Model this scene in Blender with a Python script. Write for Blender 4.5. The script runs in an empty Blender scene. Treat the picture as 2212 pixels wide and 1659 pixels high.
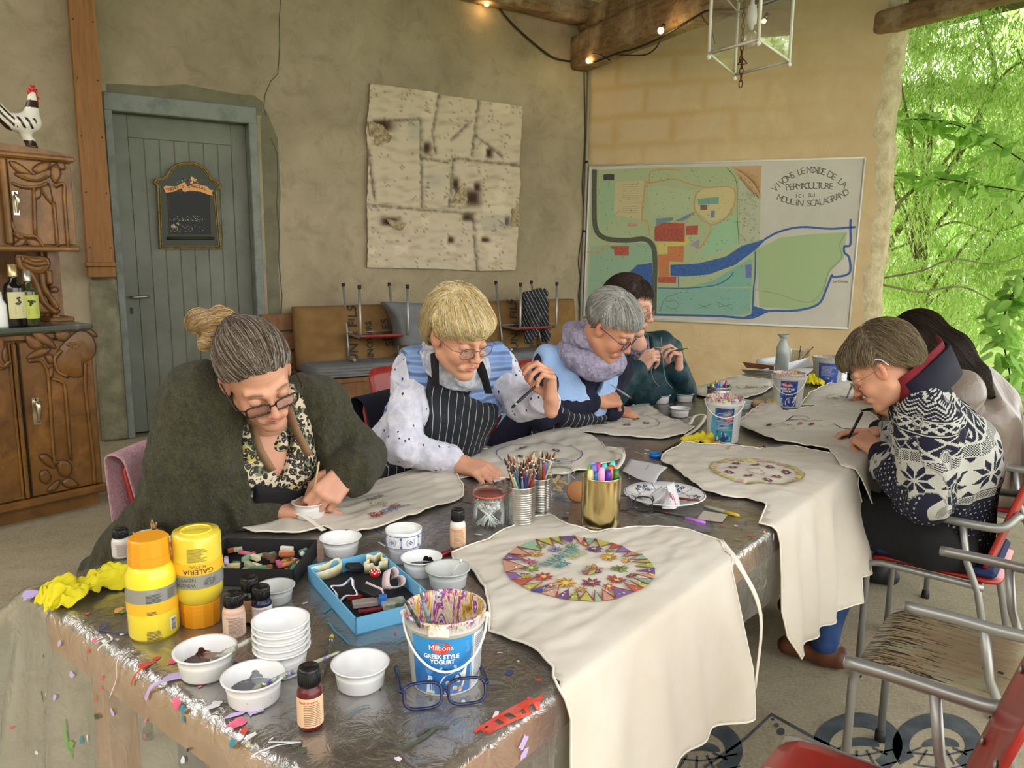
import bpy,math,random
import numpy as np
from mathutils import Vector,Matrix,kdtree
random.seed(7);RNG=np.random.default_rng(11)
sc=bpy.context.scene
COL=sc.collection
# ---------------------------------------------------------------- camera
FPX,PITCH,ROLL,CAMH=1680.0,math.radians(9.6),math.radians(0.55),1.5
cam=bpy.data.cameras.new('camera');camo=bpy.data.objects.new('camera',cam);COL.objects.link(camo)
cam.sensor_fit='HORIZONTAL';cam.sensor_width=36.0;cam.lens=36.0*FPX/2212.0
cam.clip_start=0.05;cam.clip_end=200
FW=np.array([0,math.cos(PITCH),-math.sin(PITCH)])
_r=np.array([1.0,0,0]);_u=np.cross(_r,FW)
RT=_r*math.cos(ROLL)+_u*math.sin(ROLL);UP=-_r*math.sin(ROLL)+_u*math.cos(ROLL)
CAM0=np.array([0,0,CAMH])
camo.matrix_world=Matrix([[RT[i],UP[i],-FW[i],CAM0[i]] for i in range(3)]+[[0,0,0,1]])
sc.camera=camo
# ---------------------------------------------------------------- world, sun, exposure
w=bpy.data.worlds.new('overcast_sky');sc.world=w;w.use_nodes=True
bg=w.node_tree.nodes['Background'];bg.inputs[0].default_value=(1.0,0.992,0.975,1);bg.inputs[1].default_value=2.6
sun=bpy.data.lights.new('soft_sun','SUN');sun.energy=4.5;sun.angle=math.radians(40);sun.color=(1,.97,.9)
suno=bpy.data.objects.new('soft_sun',sun);COL.objects.link(suno)
suno.rotation_euler=Vector((-.35,-.42,-.84)).to_track_quat('-Z','Y').to_euler()
sc.view_settings.view_transform='Standard';sc.view_settings.look='None'
sc.view_settings.exposure=0.62;sc.view_settings.gamma=1.0;sc.view_settings.use_curve_mapping=False
try:
    sc.cycles.max_bounces=8;sc.cycles.diffuse_bounces=5;sc.cycles.transparent_max_bounces=24
    sc.cycles.use_denoising=True;sc.cycles.caustics_reflective=False;sc.cycles.caustics_refractive=False
    sc.cycles.sample_clamp_indirect=6
except Exception:pass
# ---------------------------------------------------------------- pixel -> place helpers (frame 2212 x 1659)
def ray(x,y):return FW+RT*(x-1106)/FPX-UP*(y-829.5)/FPX
def onz(x,y,z):
    d=ray(x,y);return CAM0+d*((z-CAMH)/d[2])
def Q(x,y,dep):return CAM0+ray(x,y)*dep
def onwall(x,y,p0,az,off=0.0):
    a=math.radians(az);n=np.array([math.cos(a),-math.sin(a)]);d=ray(x,y)
    t=(n@np.array(p0[:2])+off)/(n@d[:2]);return CAM0+t*d
TZ=0.75
AZ=math.radians(38.0)
TU=np.array([math.sin(AZ),math.cos(AZ)]);TV=np.array([math.cos(AZ),-math.sin(AZ)])
TA=onz(63,1272,TZ)[:2]
TW,TL=1.13,4.78
def T(u,v,z=TZ):p=TA+TU*u+TV*v;return np.array([p[0],p[1],z])
def uv(x,y,z=TZ):d=onz(x,y,z)[:2]-TA;return float(d@TU),float(d@TV)
def PT(x,y,z=TZ):return onz(x,y,z)
# ---------------------------------------------------------------- object helpers
def tag(o,label=None,cat=None,group=None,kind=None):
    if label:o['label']=label
    if cat:o['category']=cat
    if group:o['group']=group
    if kind:o['kind']=kind
    return o
def empty(name,loc,rz=0,label=None,cat=None,group=None):
    o=bpy.data.objects.new(name,None);COL.objects.link(o);o.location=tuple(map(float,loc));o.rotation_euler=(0,0,rz)
    o.empty_display_size=.05
    return tag(o,label,cat,group)
class MB:
    """collects geometry, one mesh object on build"""
    def __init__(s):s.v=[];s.f=[];s.m=[];s.sm=[]
    def add(s,V,F,mi=0,smooth=False):
        b=len(s.v);s.v.extend([tuple(map(float,p)) for p in V])
        for f in F:s.f.append(tuple(b+i for i in f));s.m.append(mi);s.sm.append(smooth)
        return s
    def box(s,c,size,R=None,mi=0,bev=0.0):
        hx,hy,hz=[k/2 for k in size]
        if bev<=0:
            V=[(x,y,z) for x in (-hx,hx) for y in (-hy,hy) for z in (-hz,hz)]
            F=[(0,1,3,2),(4,6,7,5),(0,4,5,1),(2,3,7,6),(0,2,6,4),(1,5,7,3)]
        else:
            b=min(bev,hx*.9,hy*.9,hz*.9)
            V=[];idx={}
            for i,sx in enumerate((-1,1)):
                for j,sy in enumerate((-1,1)):
                    for k,sz in enumerate((-1,1)):
                        for a in range(3):
                            p=[sx*(hx-b),sy*(hy-b),sz*(hz-b)];p[a]=(sx*hx,sy*hy,sz*hz)[a]
                            idx[(sx,sy,sz,a)]=len(V);V.append(tuple(p))
            F=[]
            S=(-1,1)
            for a in range(3):
                b1,c1=[(1,2),(2,0),(0,1)][a]
                for s_ in S:
                    q=[]
                    for (e,g) in ((-1,-1),(1,-1),(1,1),(-1,1)):
                        k=[0,0,0];k[a]=s_;k[b1]=e;k[c1]=g;q.append(idx[(k[0],k[1],k[2],a)])
                    F.append(tuple(q if s_>0 else q[::-1]))
            for a in range(3):
                b1,c1=[(1,2),(2,0),(0,1)][a]
                for e in S:
                    for g in S:
                        k0=[0]*3;k1=[0]*3;k0[a]=-1;k1[a]=1;k0[b1]=k1[b1]=e;k0[c1]=k1[c1]=g
                        F.append((idx[(*k0,b1)],idx[(*k1,b1)],idx[(*k1,c1)],idx[(*k0,c1)]))
            for sx in S:
                for sy in S:
                    for sz in S:F.append(tuple(idx[(sx,sy,sz,a)] for a in range(3)))
        V=np.array(V)
        if R is not None:V=V@np.array(R).T
        return s.add(V+np.array(c),F,mi)
    def tube(s,pts,r,n=8,mi=0,cap=True,smooth=True,closed=False):
        P=np.array(pts,float);m=len(P)
        rr=np.full(m,r) if np.isscalar(r) else np.array(r,float)
        Tn=np.gradient(P,axis=0)
        if closed:Tn=np.roll(P,-1,0)-np.roll(P,1,0)
        Tn /= np.linalg.norm(Tn,axis=1)[:,None]+1e-12
        a=np.array([0,0,1.0]) if abs(Tn[0][2])<.9 else np.array([1.0,0,0])
        nn=np.cross(Tn[0],a);nn /= np.linalg.norm(nn)
        V=[]
        for i in range(m):
            nn=nn-Tn[i]*(nn@Tn[i]);nn /= np.linalg.norm(nn)+1e-12;bb=np.cross(Tn[i],nn)
            for k in range(n):
                t=2*math.pi*k/n;V.append(P[i]+rr[i]*(math.cos(t)*nn+math.sin(t)*bb))
        F=[]
        for i in range(m if closed else m-1):
            j=(i+1) % m
            for k in range(n):
                k2=(k+1) % n;F.append((i*n+k,i*n+k2,j*n+k2,j*n+k))
        if cap and not closed:F.append(tuple(range(n))[::-1]);F.append(tuple((m-1)*n+k for k in range(n)))
        return s.add(V,F,mi,smooth)
    def lathe(s,prof,c=(0,0,0),n=32,mi=0,R=None,smooth=True,sx=1,sy=1):
        V=[];m=len(prof)
        for (r,z) in prof:
            for k in range(n):
                t=2*math.pi*k/n;V.append((r*math.cos(t)*sx,r*math.sin(t)*sy,z))
        F=[]
        for i in range(m-1):
            for k in range(n):
                k2=(k+1) % n;F.append((i*n+k,i*n+k2,(i+1)*n+k2,(i+1)*n+k))
        if prof[0][0]>1e-6:F.append(tuple(range(n))[::-1])
        if prof[-1][0]>1e-6:F.append(tuple((m-1)*n+k for k in range(n)))
        V=np.array(V)
        if R is not None:V=V@np.array(R).T
        return s.add(V+np.array(c),F,mi,smooth)
    def ball(s,c,r,n=12,mi=0,R=None):
        r=(r,r,r) if np.isscalar(r) else r
        V=[];m=n//2+1
        for i in range(m):
            a=math.pi*i/(m-1)
            for k in range(n):
                t=2*math.pi*k/n;V.append((r[0]*math.sin(a)*math.cos(t),r[1]*math.sin(a)*math.sin(t),r[2]*math.cos(a)))
        F=[(i*n+k,(i+1)*n+k,(i+1)*n+(k+1) % n,i*n+(k+1) % n) for i in range(m-1) for k in range(n)]
        V=np.array(V)
        if R is not None:V=V@np.array(R).T
        return s.add(V+np.array(c),F,mi,True)
    def prism(s,poly,z0,z1,M=None,mi=0):
        """poly in xy, extruded z0..z1, M maps (x,y,z)->world"""
        n=len(poly);V=[(x,y,z0) for x,y in poly]+[(x,y,z1) for x,y in poly]
        F=[tuple(range(n))[::-1],tuple(range(n,2*n))]+[(i,(i+1) % n,n+(i+1) % n,n+i) for i in range(n)]
        if M is not None:V=[M(*p) for p in V]
        return s.add(V,F,mi)
    def build(s,name,mats,parent=None,loc=None,kind=None,label=None,cat=None,group=None):
        me=bpy.data.meshes.new(name);me.from_pydata(s.v,[],s.f)
        if not isinstance(mats,(list,tuple)):mats=[mats]
        for m in mats:me.materials.append(m)
        me.polygons.foreach_set('material_index',s.m);me.polygons.foreach_set('use_smooth',s.sm)
        me.update()
        o=bpy.data.objects.new(name,me);COL.objects.link(o)
        if parent:o.parent=parent
        if loc is not None:o.location=tuple(map(float,loc))
        return tag(o,label,cat,group,kind)
def rz(a):c,s_=math.cos(a),math.sin(a);return np.array([[c,-s_,0],[s_,c,0],[0,0,1.0]])
def rx(a):c,s_=math.cos(a),math.sin(a);return np.array([[1.0,0,0],[0,c,-s_],[0,s_,c]])
def ry(a):c,s_=math.cos(a),math.sin(a);return np.array([[c,0,s_],[0,1.0,0],[-s_,0,c]])
def frame(zdir,xhint=(1,0,0)):
    z=np.array(zdir,float);z /= np.linalg.norm(z);x=np.array(xhint,float);x=x-z*(x@z)
    if np.linalg.norm(x)<1e-4:x=np.cross(z,(0,1,0))
    x /= np.linalg.norm(x);y=np.cross(z,x);return np.array([x,y,z]).T
def put(o,R=None,loc=None):
    """rest the object with rotation R (3x3) at loc"""
    M=Matrix.Identity(4) if R is None else Matrix([list(map(float,r))+[0] for r in R]+[[0,0,0,1]])
    if loc is not None:M.translation=Vector(tuple(map(float,loc)))
    o.matrix_world=M;return o
def dup(root,loc=None,R=None,label=None,group=None):
    r=root.copy();COL.objects.link(r)
    if label:r['label']=label
    if group:r['group']=group
    for ch in root.children:
        c=ch.copy();COL.objects.link(c);c.parent=r
        for g in ch.children:
            d=g.copy();COL.objects.link(d);d.parent=c
    if R is not None:put(r,R,loc)
    elif loc is not None:r.location=tuple(map(float,loc))
    return r
def spline(P,n=8,closed=False):
    P=[np.array(p,float) for p in P];m=len(P);out=[]
    for i in range(m if closed else m-1):
        a,b=P[i],P[(i+1) % m]
        p0=P[i-1] if (i>0 or closed) else a*2-b
        p3=P[(i+2) % m] if (i+2<m or closed) else b*2-a
        for k in range(n):
            t=k/n;out.append(.5*((2*a)+(b-p0)*t+(2*p0-5*a+4*b-p3)*t*t+(3*a-3*b+p3-p0)*t**3))
    if not closed:out.append(P[-1])
    return out
# ---------------------------------------------------------------- shader helpers
class NT:
    def __init__(s,m):s.t=m.node_tree;s.n=s.t.nodes;s.l=s.t.links
    def node(s,typ,**kw):
        n=s.n.new(typ)
        for k,v in kw.items():
            if k.startswith('i_'):
                key=k[2:];key=int(key) if key.isdigit() else key.replace('_',' ')
                s.put(n.inputs[key],v)
            else:setattr(n,k,v)
        return n
    def put(s,sock,v):
        if isinstance(v,X):v=v.s
        if isinstance(v,bpy.types.NodeSocket):s.l.new(v,sock)
        else:
            if sock.type=='RGBA' and len(v)==3:v=(*v,1)
            sock.default_value=v
    def m(s,op,a,b=None,c=None):
        n=s.n.new('ShaderNodeMath');n.operation=op;s.put(n.inputs[0],a)
        if b is not None:s.put(n.inputs[1],b)
        if c is not None:s.put(n.inputs[2],c)
        return X(s,n.outputs[0])
class X:
    def __init__(x,nt,s):x.nt=nt;x.s=s
    def __add__(a,b):return a.nt.m('ADD',a,b)
    __radd__=__add__
    def __sub__(a,b):return a.nt.m('SUBTRACT',a,b)
    def __rsub__(a,b):return a.nt.m('SUBTRACT',b,a)
    def __mul__(a,b):return a.nt.m('MULTIPLY',a,b)
    __rmul__=__mul__
    def __truediv__(a,b):return a.nt.m('DIVIDE',a,b)
    def lt(a,b):return a.nt.m('LESS_THAN',a,b)
    def gt(a,b):return a.nt.m('GREATER_THAN',a,b)
    def abs(a):return a.nt.m('ABSOLUTE',a)
    def fr(a):return a.nt.m('FRACT',a)
    def fl(a):return a.nt.m('FLOOR',a)
    def mod(a,b):return a.nt.m('FLOORED_MODULO',a,b)
    def max(a,b):return a.nt.m('MAXIMUM',a,b)
    def min(a,b):return a.nt.m('MINIMUM',a,b)
    def sin(a):return a.nt.m('SINE',a)
def mix(nt,fac,a,b):
    n=nt.n.new('ShaderNodeMix');n.data_type='RGBA'
    nt.put(n.inputs[0],fac);nt.put(n.inputs[6],a);nt.put(n.inputs[7],b);return n.outputs[2]
def coords(nt,kind='Object',scale=(1,1,1),rot=(0,0,0)):
    tc=nt.n.new('ShaderNodeTexCoord');mp=nt.n.new('ShaderNodeMapping');mp.inputs['Scale'].default_value=scale
    mp.inputs['Rotation'].default_value=rot;nt.l.new(tc.outputs[kind],mp.inputs[0]);return mp.outputs[0]
def noise(nt,vec,scale,detail=4,rough=.6,dist=0):
    n=nt.n.new('ShaderNodeTexNoise');nt.l.new(vec,n.inputs['Vector']);n.inputs['Scale'].default_value=scale
    n.inputs['Detail'].default_value=detail;n.inputs['Roughness'].default_value=rough;n.inputs['Distortion'].default_value=dist
    return X(nt,n.outputs[0])
def ramp(nt,fac,lo,hi):
    n=nt.n.new('ShaderNodeMapRange');nt.put(n.inputs[0],fac);n.inputs[1].default_value=lo;n.inputs[2].default_value=hi
    return X(nt,n.outputs[0])
def bump(nt,bs,h,strength=.3,dist=.01,prev=None):
    b=nt.n.new('ShaderNodeBump');b.inputs['Strength'].default_value=strength;b.inputs['Distance'].default_value=dist
    nt.put(b.inputs['Height'],h)
    if prev is not None:nt.l.new(prev,b.inputs['Normal'])
    nt.l.new(b.outputs[0],bs.inputs['Normal']);return b.outputs[0]
def newmat(name):
    m=bpy.data.materials.new(name);m.use_nodes=True;nt=NT(m);return m,nt,nt.n['Principled BSDF']
_mc={}
def mat(name,col=(.5,.5,.5),rough=.5,metal=0,col2=None,ns=8,lo=.35,hi=.65,bs=0,bst=.2,bd=.005,scale=(1,1,1),spec=.5,trans=0,ior=1.45,
        alpha=1,emit=None,es=1,sss=0,coat=0,attr=None,transl=0,sheen=0):
    if name in _mc:return _mc[name]
    m,nt,b=newmat(name)
    b.inputs['Roughness'].default_value=rough;b.inputs['Metallic'].default_value=metal
    b.inputs['Specular IOR Level'].default_value=spec
    b.inputs['Transmission Weight'].default_value=trans;b.inputs['IOR'].default_value=ior;b.inputs['Alpha'].default_value=alpha
    b.inputs['Coat Weight'].default_value=coat;b.inputs['Sheen Weight'].default_value=sheen
    vec=coords(nt,'Object',scale)
    c=(*col,1)
    if attr:
        a=nt.n.new('ShaderNodeAttribute');a.attribute_name=attr;c=a.outputs['Color']
    if col2 is not None:
        n=noise(nt,vec,ns);c=mix(nt,ramp(nt,n,lo,hi),c,(*col2,1))
    nt.put(b.inputs['Base Color'],c)
    if bs:bump(nt,b,noise(nt,vec,bs,5),bst,bd)
    if emit:b.inputs['Emission Color'].default_value=(*emit,1);b.inputs['Emission Strength'].default_value=es
    if sss:
        b.inputs['Subsurface Weight'].default_value=sss;b.inputs['Subsurface Radius'].default_value=(.012,.005,.003);b.inputs['Subsurface Scale'].default_value=1
    if transl:
        tr=nt.n.new('ShaderNodeBsdfTranslucent');nt.put(tr.inputs[0],c);mx=nt.n.new('ShaderNodeMixShader');mx.inputs[0].default_value=transl
        nt.l.new(b.outputs[0],mx.inputs[1]);nt.l.new(tr.outputs[0],mx.inputs[2]);nt.l.new(mx.outputs[0],nt.n['Material Output'].inputs[0])
    _mc[name]=m;return m
def glassy(name,col=(1,1,1),opac=.12,rough=.03,bs=0,bst=.3,op2=None,scale=(1,1,1),gl_=.7):
    """thin clear sheet: see-through with real gloss on top"""
    if name in _mc:return _mc[name]
    m,nt,b=newmat(name);b.inputs['Base Color'].default_value=(*col,1);b.inputs['Roughness'].default_value=rough
    tr=nt.n.new('ShaderNodeBsdfTransparent');tr.inputs[0].default_value=(*col,1)
    gl=nt.n.new('ShaderNodeBsdfGlossy');gl.inputs['Roughness'].default_value=rough
    fr=nt.n.new('ShaderNodeFresnel');fr.inputs[0].default_value=1.45
    mx=nt.n.new('ShaderNodeMixShader');mo=nt.n.new('ShaderNodeMixShader')
    nt.put(mx.inputs[0],X(nt,fr.outputs[0])*gl_);nt.l.new(tr.outputs[0],mx.inputs[1]);nt.l.new(gl.outputs[0],mx.inputs[2])
    vec=coords(nt,'Object',scale)
    if bs:
        h=noise(nt,vec,bs,4,.6,1.5);nb=bump(nt,b,h,bst,.01)
        nt.l.new(nb,gl.inputs['Normal']);nt.l.new(nb,fr.inputs['Normal'])
    if op2:nt.put(mo.inputs[0],ramp(nt,noise(nt,vec,op2[0],4,.6,1),.3,.75)*(op2[1]-opac)+opac)
    else:mo.inputs[0].default_value=opac
    nt.l.new(mx.outputs[0],mo.inputs[1]);nt.l.new(b.outputs[0],mo.inputs[2]);nt.l.new(mo.outputs[0],nt.n['Material Output'].inputs[0])
    _mc[name]=m;return m
def wood(name,c1,c2,scale=(1,1,12),rough=.5,ns=6,bst=.15,c3=None,spec=.4):
    if name in _mc:return _mc[name]
    m,nt,b=newmat(name);vec=coords(nt,'Object',scale)
    n1=noise(nt,vec,ns,6,.65,.6);c=mix(nt,ramp(nt,n1,.3,.7),c1,c2)
    if c3 is not None:c=mix(nt,ramp(nt,noise(nt,coords(nt,'Object'),3,5,.7),.5,.72),c,c3)
    nt.put(b.inputs['Base Color'],c);b.inputs['Roughness'].default_value=rough;b.inputs['Specular IOR Level'].default_value=spec
    bump(nt,b,n1,bst,.004);_mc[name]=m;return m
# ---------------------------------------------------------------- cloth / drawing / text
_fm={}
def text_polys(s,size=1.0,bold=0.0):
    """(verts2d, tris) of a line of text, centred"""
    c=bpy.data.curves.new('t','FONT');c.body=s;c.size=size;c.align_x='CENTER';c.align_y='CENTER';c.offset=bold;c.resolution_u=3
    o=bpy.data.objects.new('t',c);COL.objects.link(o)
    me=o.to_mesh();V=np.array([v.co[:2] for v in me.vertices]) if len(me.vertices) else np.zeros((0,2));F=[tuple(p.vertices) for p in me.polygons]
    o.to_mesh_clear();bpy.data.objects.remove(o);bpy.data.curves.remove(c)
    return V,F
class Draw:
    """flat marks on a surface given by a map (x,y)->3d ; colours become material slots"""
    def __init__(s,M):s.M=M;s.mb=MB();s.mats=[]
    def mi(s,col):
        m=mat('ink_%02x%02x%02x' % tuple(int(255*max(0,min(1,c))) for c in col),col,.8,col2=tuple(min(1,c*.8+.05+.08*max(col)) for c in col),ns=45,lo=.35,hi=.75)
        if m not in s.mats:s.mats.append(m)
        return s.mats.index(m)
    def poly(s,P,col,lift=0.0):
        from mathutils.geometry import tessellate_polygon
        tr=tessellate_polygon([[Vector((p[0],p[1],0)) for p in P]])
        s.mb.add([s.M(p[0],p[1],lift) for p in P],tr,s.mi(col))
    def line(s,P,wd,col,closed=False,lift=0.0,step=None):
        P=[np.array(p[:2],float) for p in P]
        if closed:P=P+[P[0]]
        if step:
            Q2=[P[0]]
            for a,b in zip(P[:-1],P[1:]):
                k=max(1,int(np.linalg.norm(b-a)/step));Q2+=[a+(b-a)*i/k for i in range(1,k+1)]
            P=Q2
        V=[]
        for i,p in enumerate(P):
            d=P[min(i+1,len(P)-1)]-P[max(i-1,0)];d=d/(np.linalg.norm(d)+1e-9);n=np.array([-d[1],d[0]])*wd/2
            V+=[p+n,p-n]
        s.mb.add([s.M(p[0],p[1],lift) for p in V],[(2*i,2*i+1,2*i+3,2*i+2) for i in range(len(P)-1)],s.mi(col))
    def disc(s,c,r,col,n=10,lift=0.0,sx=1,sy=1,jit=0):
        V=[(c[0]+r*sx*math.cos(2*math.pi*k/n)*(1+jit*random.uniform(-1,1)),c[1]+r*sy*math.sin(2*math.pi*k/n)*(1+jit*random.uniform(-1,1))) for k in range(n)]
        s.mb.add([s.M(*p,lift) for p in V],[tuple(range(n))],s.mi(col))
    def text(s,t,c,size,col,ang=0,lift=0.0,bold=0,flip=1):
        V,F=text_polys(t,size,bold)
        if len(V)==0:return
        ca,sa=math.cos(ang),math.sin(ang)
        W2=[(c[0]+flip*(x*ca)-y*sa,c[1]+flip*(x*sa)+y*ca) for x,y in V]
        s.mb.add([s.M(*p,lift) for p in W2],F,s.mi(col))
    def build(s,name,parent,label=None):
        if not s.mb.v:return None
        return s.mb.build(name,s.mats,parent,label=label)
def inpoly(P,poly):
    x,y=P[:,0],P[:,1];r=np.zeros(len(P),bool);n=len(poly)
    for i in range(n):
        x1,y1=poly[i];x2,y2=poly[(i+1) % n]
        c=((y1>y)!=(y2>y))&(x<(x2-x1)*(y-y1)/((y2-y1) if abs(y2-y1)>1e-12 else 1e-12)+x1);r ^= c
    return r
def cloth_grid(poly,h):
    poly=np.array(poly,float);lo,hi=poly.min(0),poly.max(0)
    nx,ny=int((hi[0]-lo[0])/h)+3,int((hi[1]-lo[1])/h)+3
    gx=lo[0]-h+np.arange(nx+1)*h;gy=lo[1]-h+np.arange(ny+1)*h
    cx,cy=np.meshgrid(gx[:-1]+h/2,gy[:-1]+h/2,indexing='ij')
    keep=inpoly(np.c_[cx.ravel(),cy.ravel()],poly).reshape(cx.shape)
    vid=-np.ones((nx+1,ny+1),int);V=[];F=[]
    cnt=np.zeros((nx+1,ny+1),int)
    for i,j in zip(*np.nonzero(keep)):
        f=[]
        for a,b in ((i,j),(i+1,j),(i+1,j+1),(i,j+1)):
            if vid[a,b]<0:vid[a,b]=len(V);V.append((gx[a],gy[b]))
            cnt[a,b]+=1;f.append(vid[a,b])
        F.append(tuple(f))
    V=np.array(V)
    # snap the border to the outline
    A=poly;B=np.roll(poly,-1,0)
    for a,b in zip(*np.nonzero((cnt>0)&(cnt<4))):
        p=V[vid[a,b]];d=B-A;t=np.clip(((p-A)*d).sum(1)/((d*d).sum(1)+1e-12),0,1);q=A+d*t[:,None]
        e=np.linalg.norm(q-p,axis=1);k=e.argmin()
        if e[k]<h*1.2:V[vid[a,b]]=q[k]
    return V,F
def vnoise(P,s,seed=0):
    """cheap smooth noise, vectorised, P (N,d) -> (-1..1)"""
    r=np.random.default_rng(seed);P=np.asarray(P,float)*s;out=0
    for k in range(5):
        a=r.normal(size=P.shape[-1]);a /= np.linalg.norm(a);f=r.uniform(.7,1.6)
        b=r.normal(size=P.shape[-1]);b /= np.linalg.norm(b)
        out=out+np.sin(P@a*f*2.2+r.uniform(0,6.3)+1.3*np.sin(P@b*f*1.7+r.uniform(0,6.3)))
    return out/3.2
def mesh_np(name,V,F,mats,parent=None,smooth=True,mi=None,attrs=None):
    V=np.asarray(V,np.float32);F=np.asarray(F,np.int32);k=F.shape[1]
    me=bpy.data.meshes.new(name);me.vertices.add(len(V));me.vertices.foreach_set('co',V.ravel())
    me.loops.add(F.size);me.loops.foreach_set('vertex_index',F.ravel())
    me.polygons.add(len(F));me.polygons.foreach_set('loop_start',np.arange(0,F.size,k,dtype=np.int32))
    if not isinstance(mats,(list,tuple)):mats=[mats]
    for m in mats:me.materials.append(m)
    if mi is not None:me.polygons.foreach_set('material_index',np.asarray(mi,np.int32))
    me.polygons.foreach_set('use_smooth',np.full(len(F),smooth))
    me.update(calc_edges=True)
    for an,(ty,d) in (attrs or {}).items():
        a=me.attributes.new(an,ty,'POINT');d=np.asarray(d,np.float32)
        a.data.foreach_set('vector' if ty=='FLOAT_VECTOR' else ('color' if ty=='FLOAT_COLOR' else 'value'),d.ravel())
    o=bpy.data.objects.new(name,me);COL.objects.link(o)
    if parent:o.parent=parent
    return o
def srgb(h):
    h=h.lstrip('#');c=[int(h[i:i+2],16)/255 for i in (0,2,4)]
    return tuple(x/12.92 if x<=.04045 else ((x+.055)/1.055)**2.4 for x in c)
# ---------------------------------------------------------------- implicit surfaces (bodies, hair, clothing)
def A3(p):return np.array(p,float)
def rc(a,b,ra,rb):
    a,b=A3(a),A3(b);d=b-a;L=d@d+1e-12
    def f(P):
        t=np.clip(((P-a)@d)/L,0,1);return np.linalg.norm(P-a-t[:,None]*d,axis=1)-(ra+(rb-ra)*t)
    return f
def el(c,r,R=None):
    c=A3(c);r=A3(r);R=None if R is None else np.array(R)
    def f(P):
        q=P-c
        if R is not None:q=q@R
        k0=np.linalg.norm(q/r,axis=1);k1=np.linalg.norm(q/(r*r),axis=1)+1e-9;return k0*(k0-1)/k1
    return f
def half(c,n):
    c=A3(c);n=A3(n);n=n/np.linalg.norm(n);return lambda P:(P-c)@n
def smin(a,b,k):
    h=np.maximum(k-np.abs(a-b),0)/k;return np.minimum(a,b)-h*h*k*.25
def smax(a,b,k):return-smin(-a,-b,k)
def uni(L,k=.02):
    """L: list of f or (f,k) ; (f,-k) carves"""
    def f(P):
        out=None
        for it in L:
            g,kk=it if isinstance(it,tuple) else (it,k)
            v=g(P)
            if out is None:out=v
            elif kk<0:out=smax(out,-v,-kk)
            else:out=smin(out,v,kk)
        return out
    return f
def nets(f,lo,hi,h,reach=1.0):
    lo,hi=A3(lo),A3(hi);n=np.ceil((hi-lo)/h/4).astype(int)*4+1
    nb=(n-1)//4;H=4*h
    g=[lo[i]+(np.arange(nb[i])+.5)*H for i in range(3)]
    C=np.stack(np.meshgrid(*g,indexing='ij'),-1).reshape(-1,3)
    cv=f(C).reshape(nb);act=np.abs(cv)<H*1.15*reach
    V=np.repeat(np.repeat(np.repeat(np.where(cv<0,-1.,1.)*h,4,0),4,1),4,2)
    V=np.pad(V,((0,1),)*3,mode='edge')
    ev=np.zeros(tuple(n),bool)
    for b in np.argwhere(act):
        i,j,k=b*4;ev[i:i+5,j:j+5,k:k+5]=True
    idx=np.argwhere(ev)
    vals=np.empty(len(idx))
    for s in range(0,len(idx),200000):vals[s:s+200000]=f(lo+idx[s:s+200000]*h)
    V[tuple(idx.T)]=vals
    ins=V<0
    c=sum(ins[a:n[0]-1+a,b:n[1]-1+b,d:n[2]-1+d].astype(np.int8) for a in (0,1) for b in (0,1) for d in (0,1))
    cells=np.argwhere((c>0)&(c<8));vid=-np.ones(tuple(n-1),int);vid[tuple(cells.T)]=np.arange(len(cells))
    acc=np.zeros((len(cells),3));cnt=np.zeros(len(cells))
    cr=[(a,b,d) for a in (0,1) for b in (0,1) for d in (0,1)]
    for p in cr:
        for ax in range(3):
            if p[ax]==1:continue
            q=list(p);q[ax]=1;q=tuple(q)
            va=V[tuple((cells+p).T)];vb=V[tuple((cells+q).T)];m=(va<0)!=(vb<0)
            t=np.where(m,va/np.where(m,va-vb,1),0)
            pos=np.array(p,float)+t[:,None]*(np.array(q)-np.array(p));acc[m]+=pos[m];cnt[m]+=1
    W=lo+(cells+acc/cnt[:,None])*h
    F=[]
    for ax in range(3):
        o=[0,1,2];o.remove(ax);b,d=(ax+1) % 3,(ax+2) % 3
        s0=[slice(None)]*3;s1=[slice(None)]*3;s0[ax]=slice(0,n[ax]-1);s1[ax]=slice(1,n[ax])
        m=ins[tuple(s0)]!=ins[tuple(s1)]
        e=np.argwhere(m);e=e[(e[:,b]>0)&(e[:,d]>0)&(e[:,b]<n[b]-1)&(e[:,d]<n[d]-1)]
        q=[]
        for (x,y) in ((-1,-1),(0,-1),(0,0),(-1,0)):
            t=e.copy();t[:,b]+=x;t[:,d]+=y;q.append(vid[tuple(t.T)])
        q=np.stack(q,1);fl=ins[tuple(e.T)];q[~fl]=q[~fl][:,::-1]
        F.append(q[(q>=0).all(1)])
    return W,np.concatenate(F)
def smooth_mesh(V,F,it=1,lam=.5):
    for _ in range(it):
        acc=np.zeros_like(V);cnt=np.zeros(len(V))
        for a in range(4):
            i,j=F[:,a],F[:,(a+1) % 4]
            for s,t in ((i,j),(j,i)):
                np.add.at(acc,s,V[t]);np.add.at(cnt,s,1)
        V=V+lam*(acc/np.maximum(cnt,1)[:,None]-V)
    return V
def vnormals(V,F):
    n=np.cross(V[F[:,2]]-V[F[:,0]],V[F[:,3]]-V[F[:,1]]);N=np.zeros_like(V)
    for a in range(4):np.add.at(N,F[:,a],n)
    return N/(np.linalg.norm(N,axis=1)[:,None]+1e-12)
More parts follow.
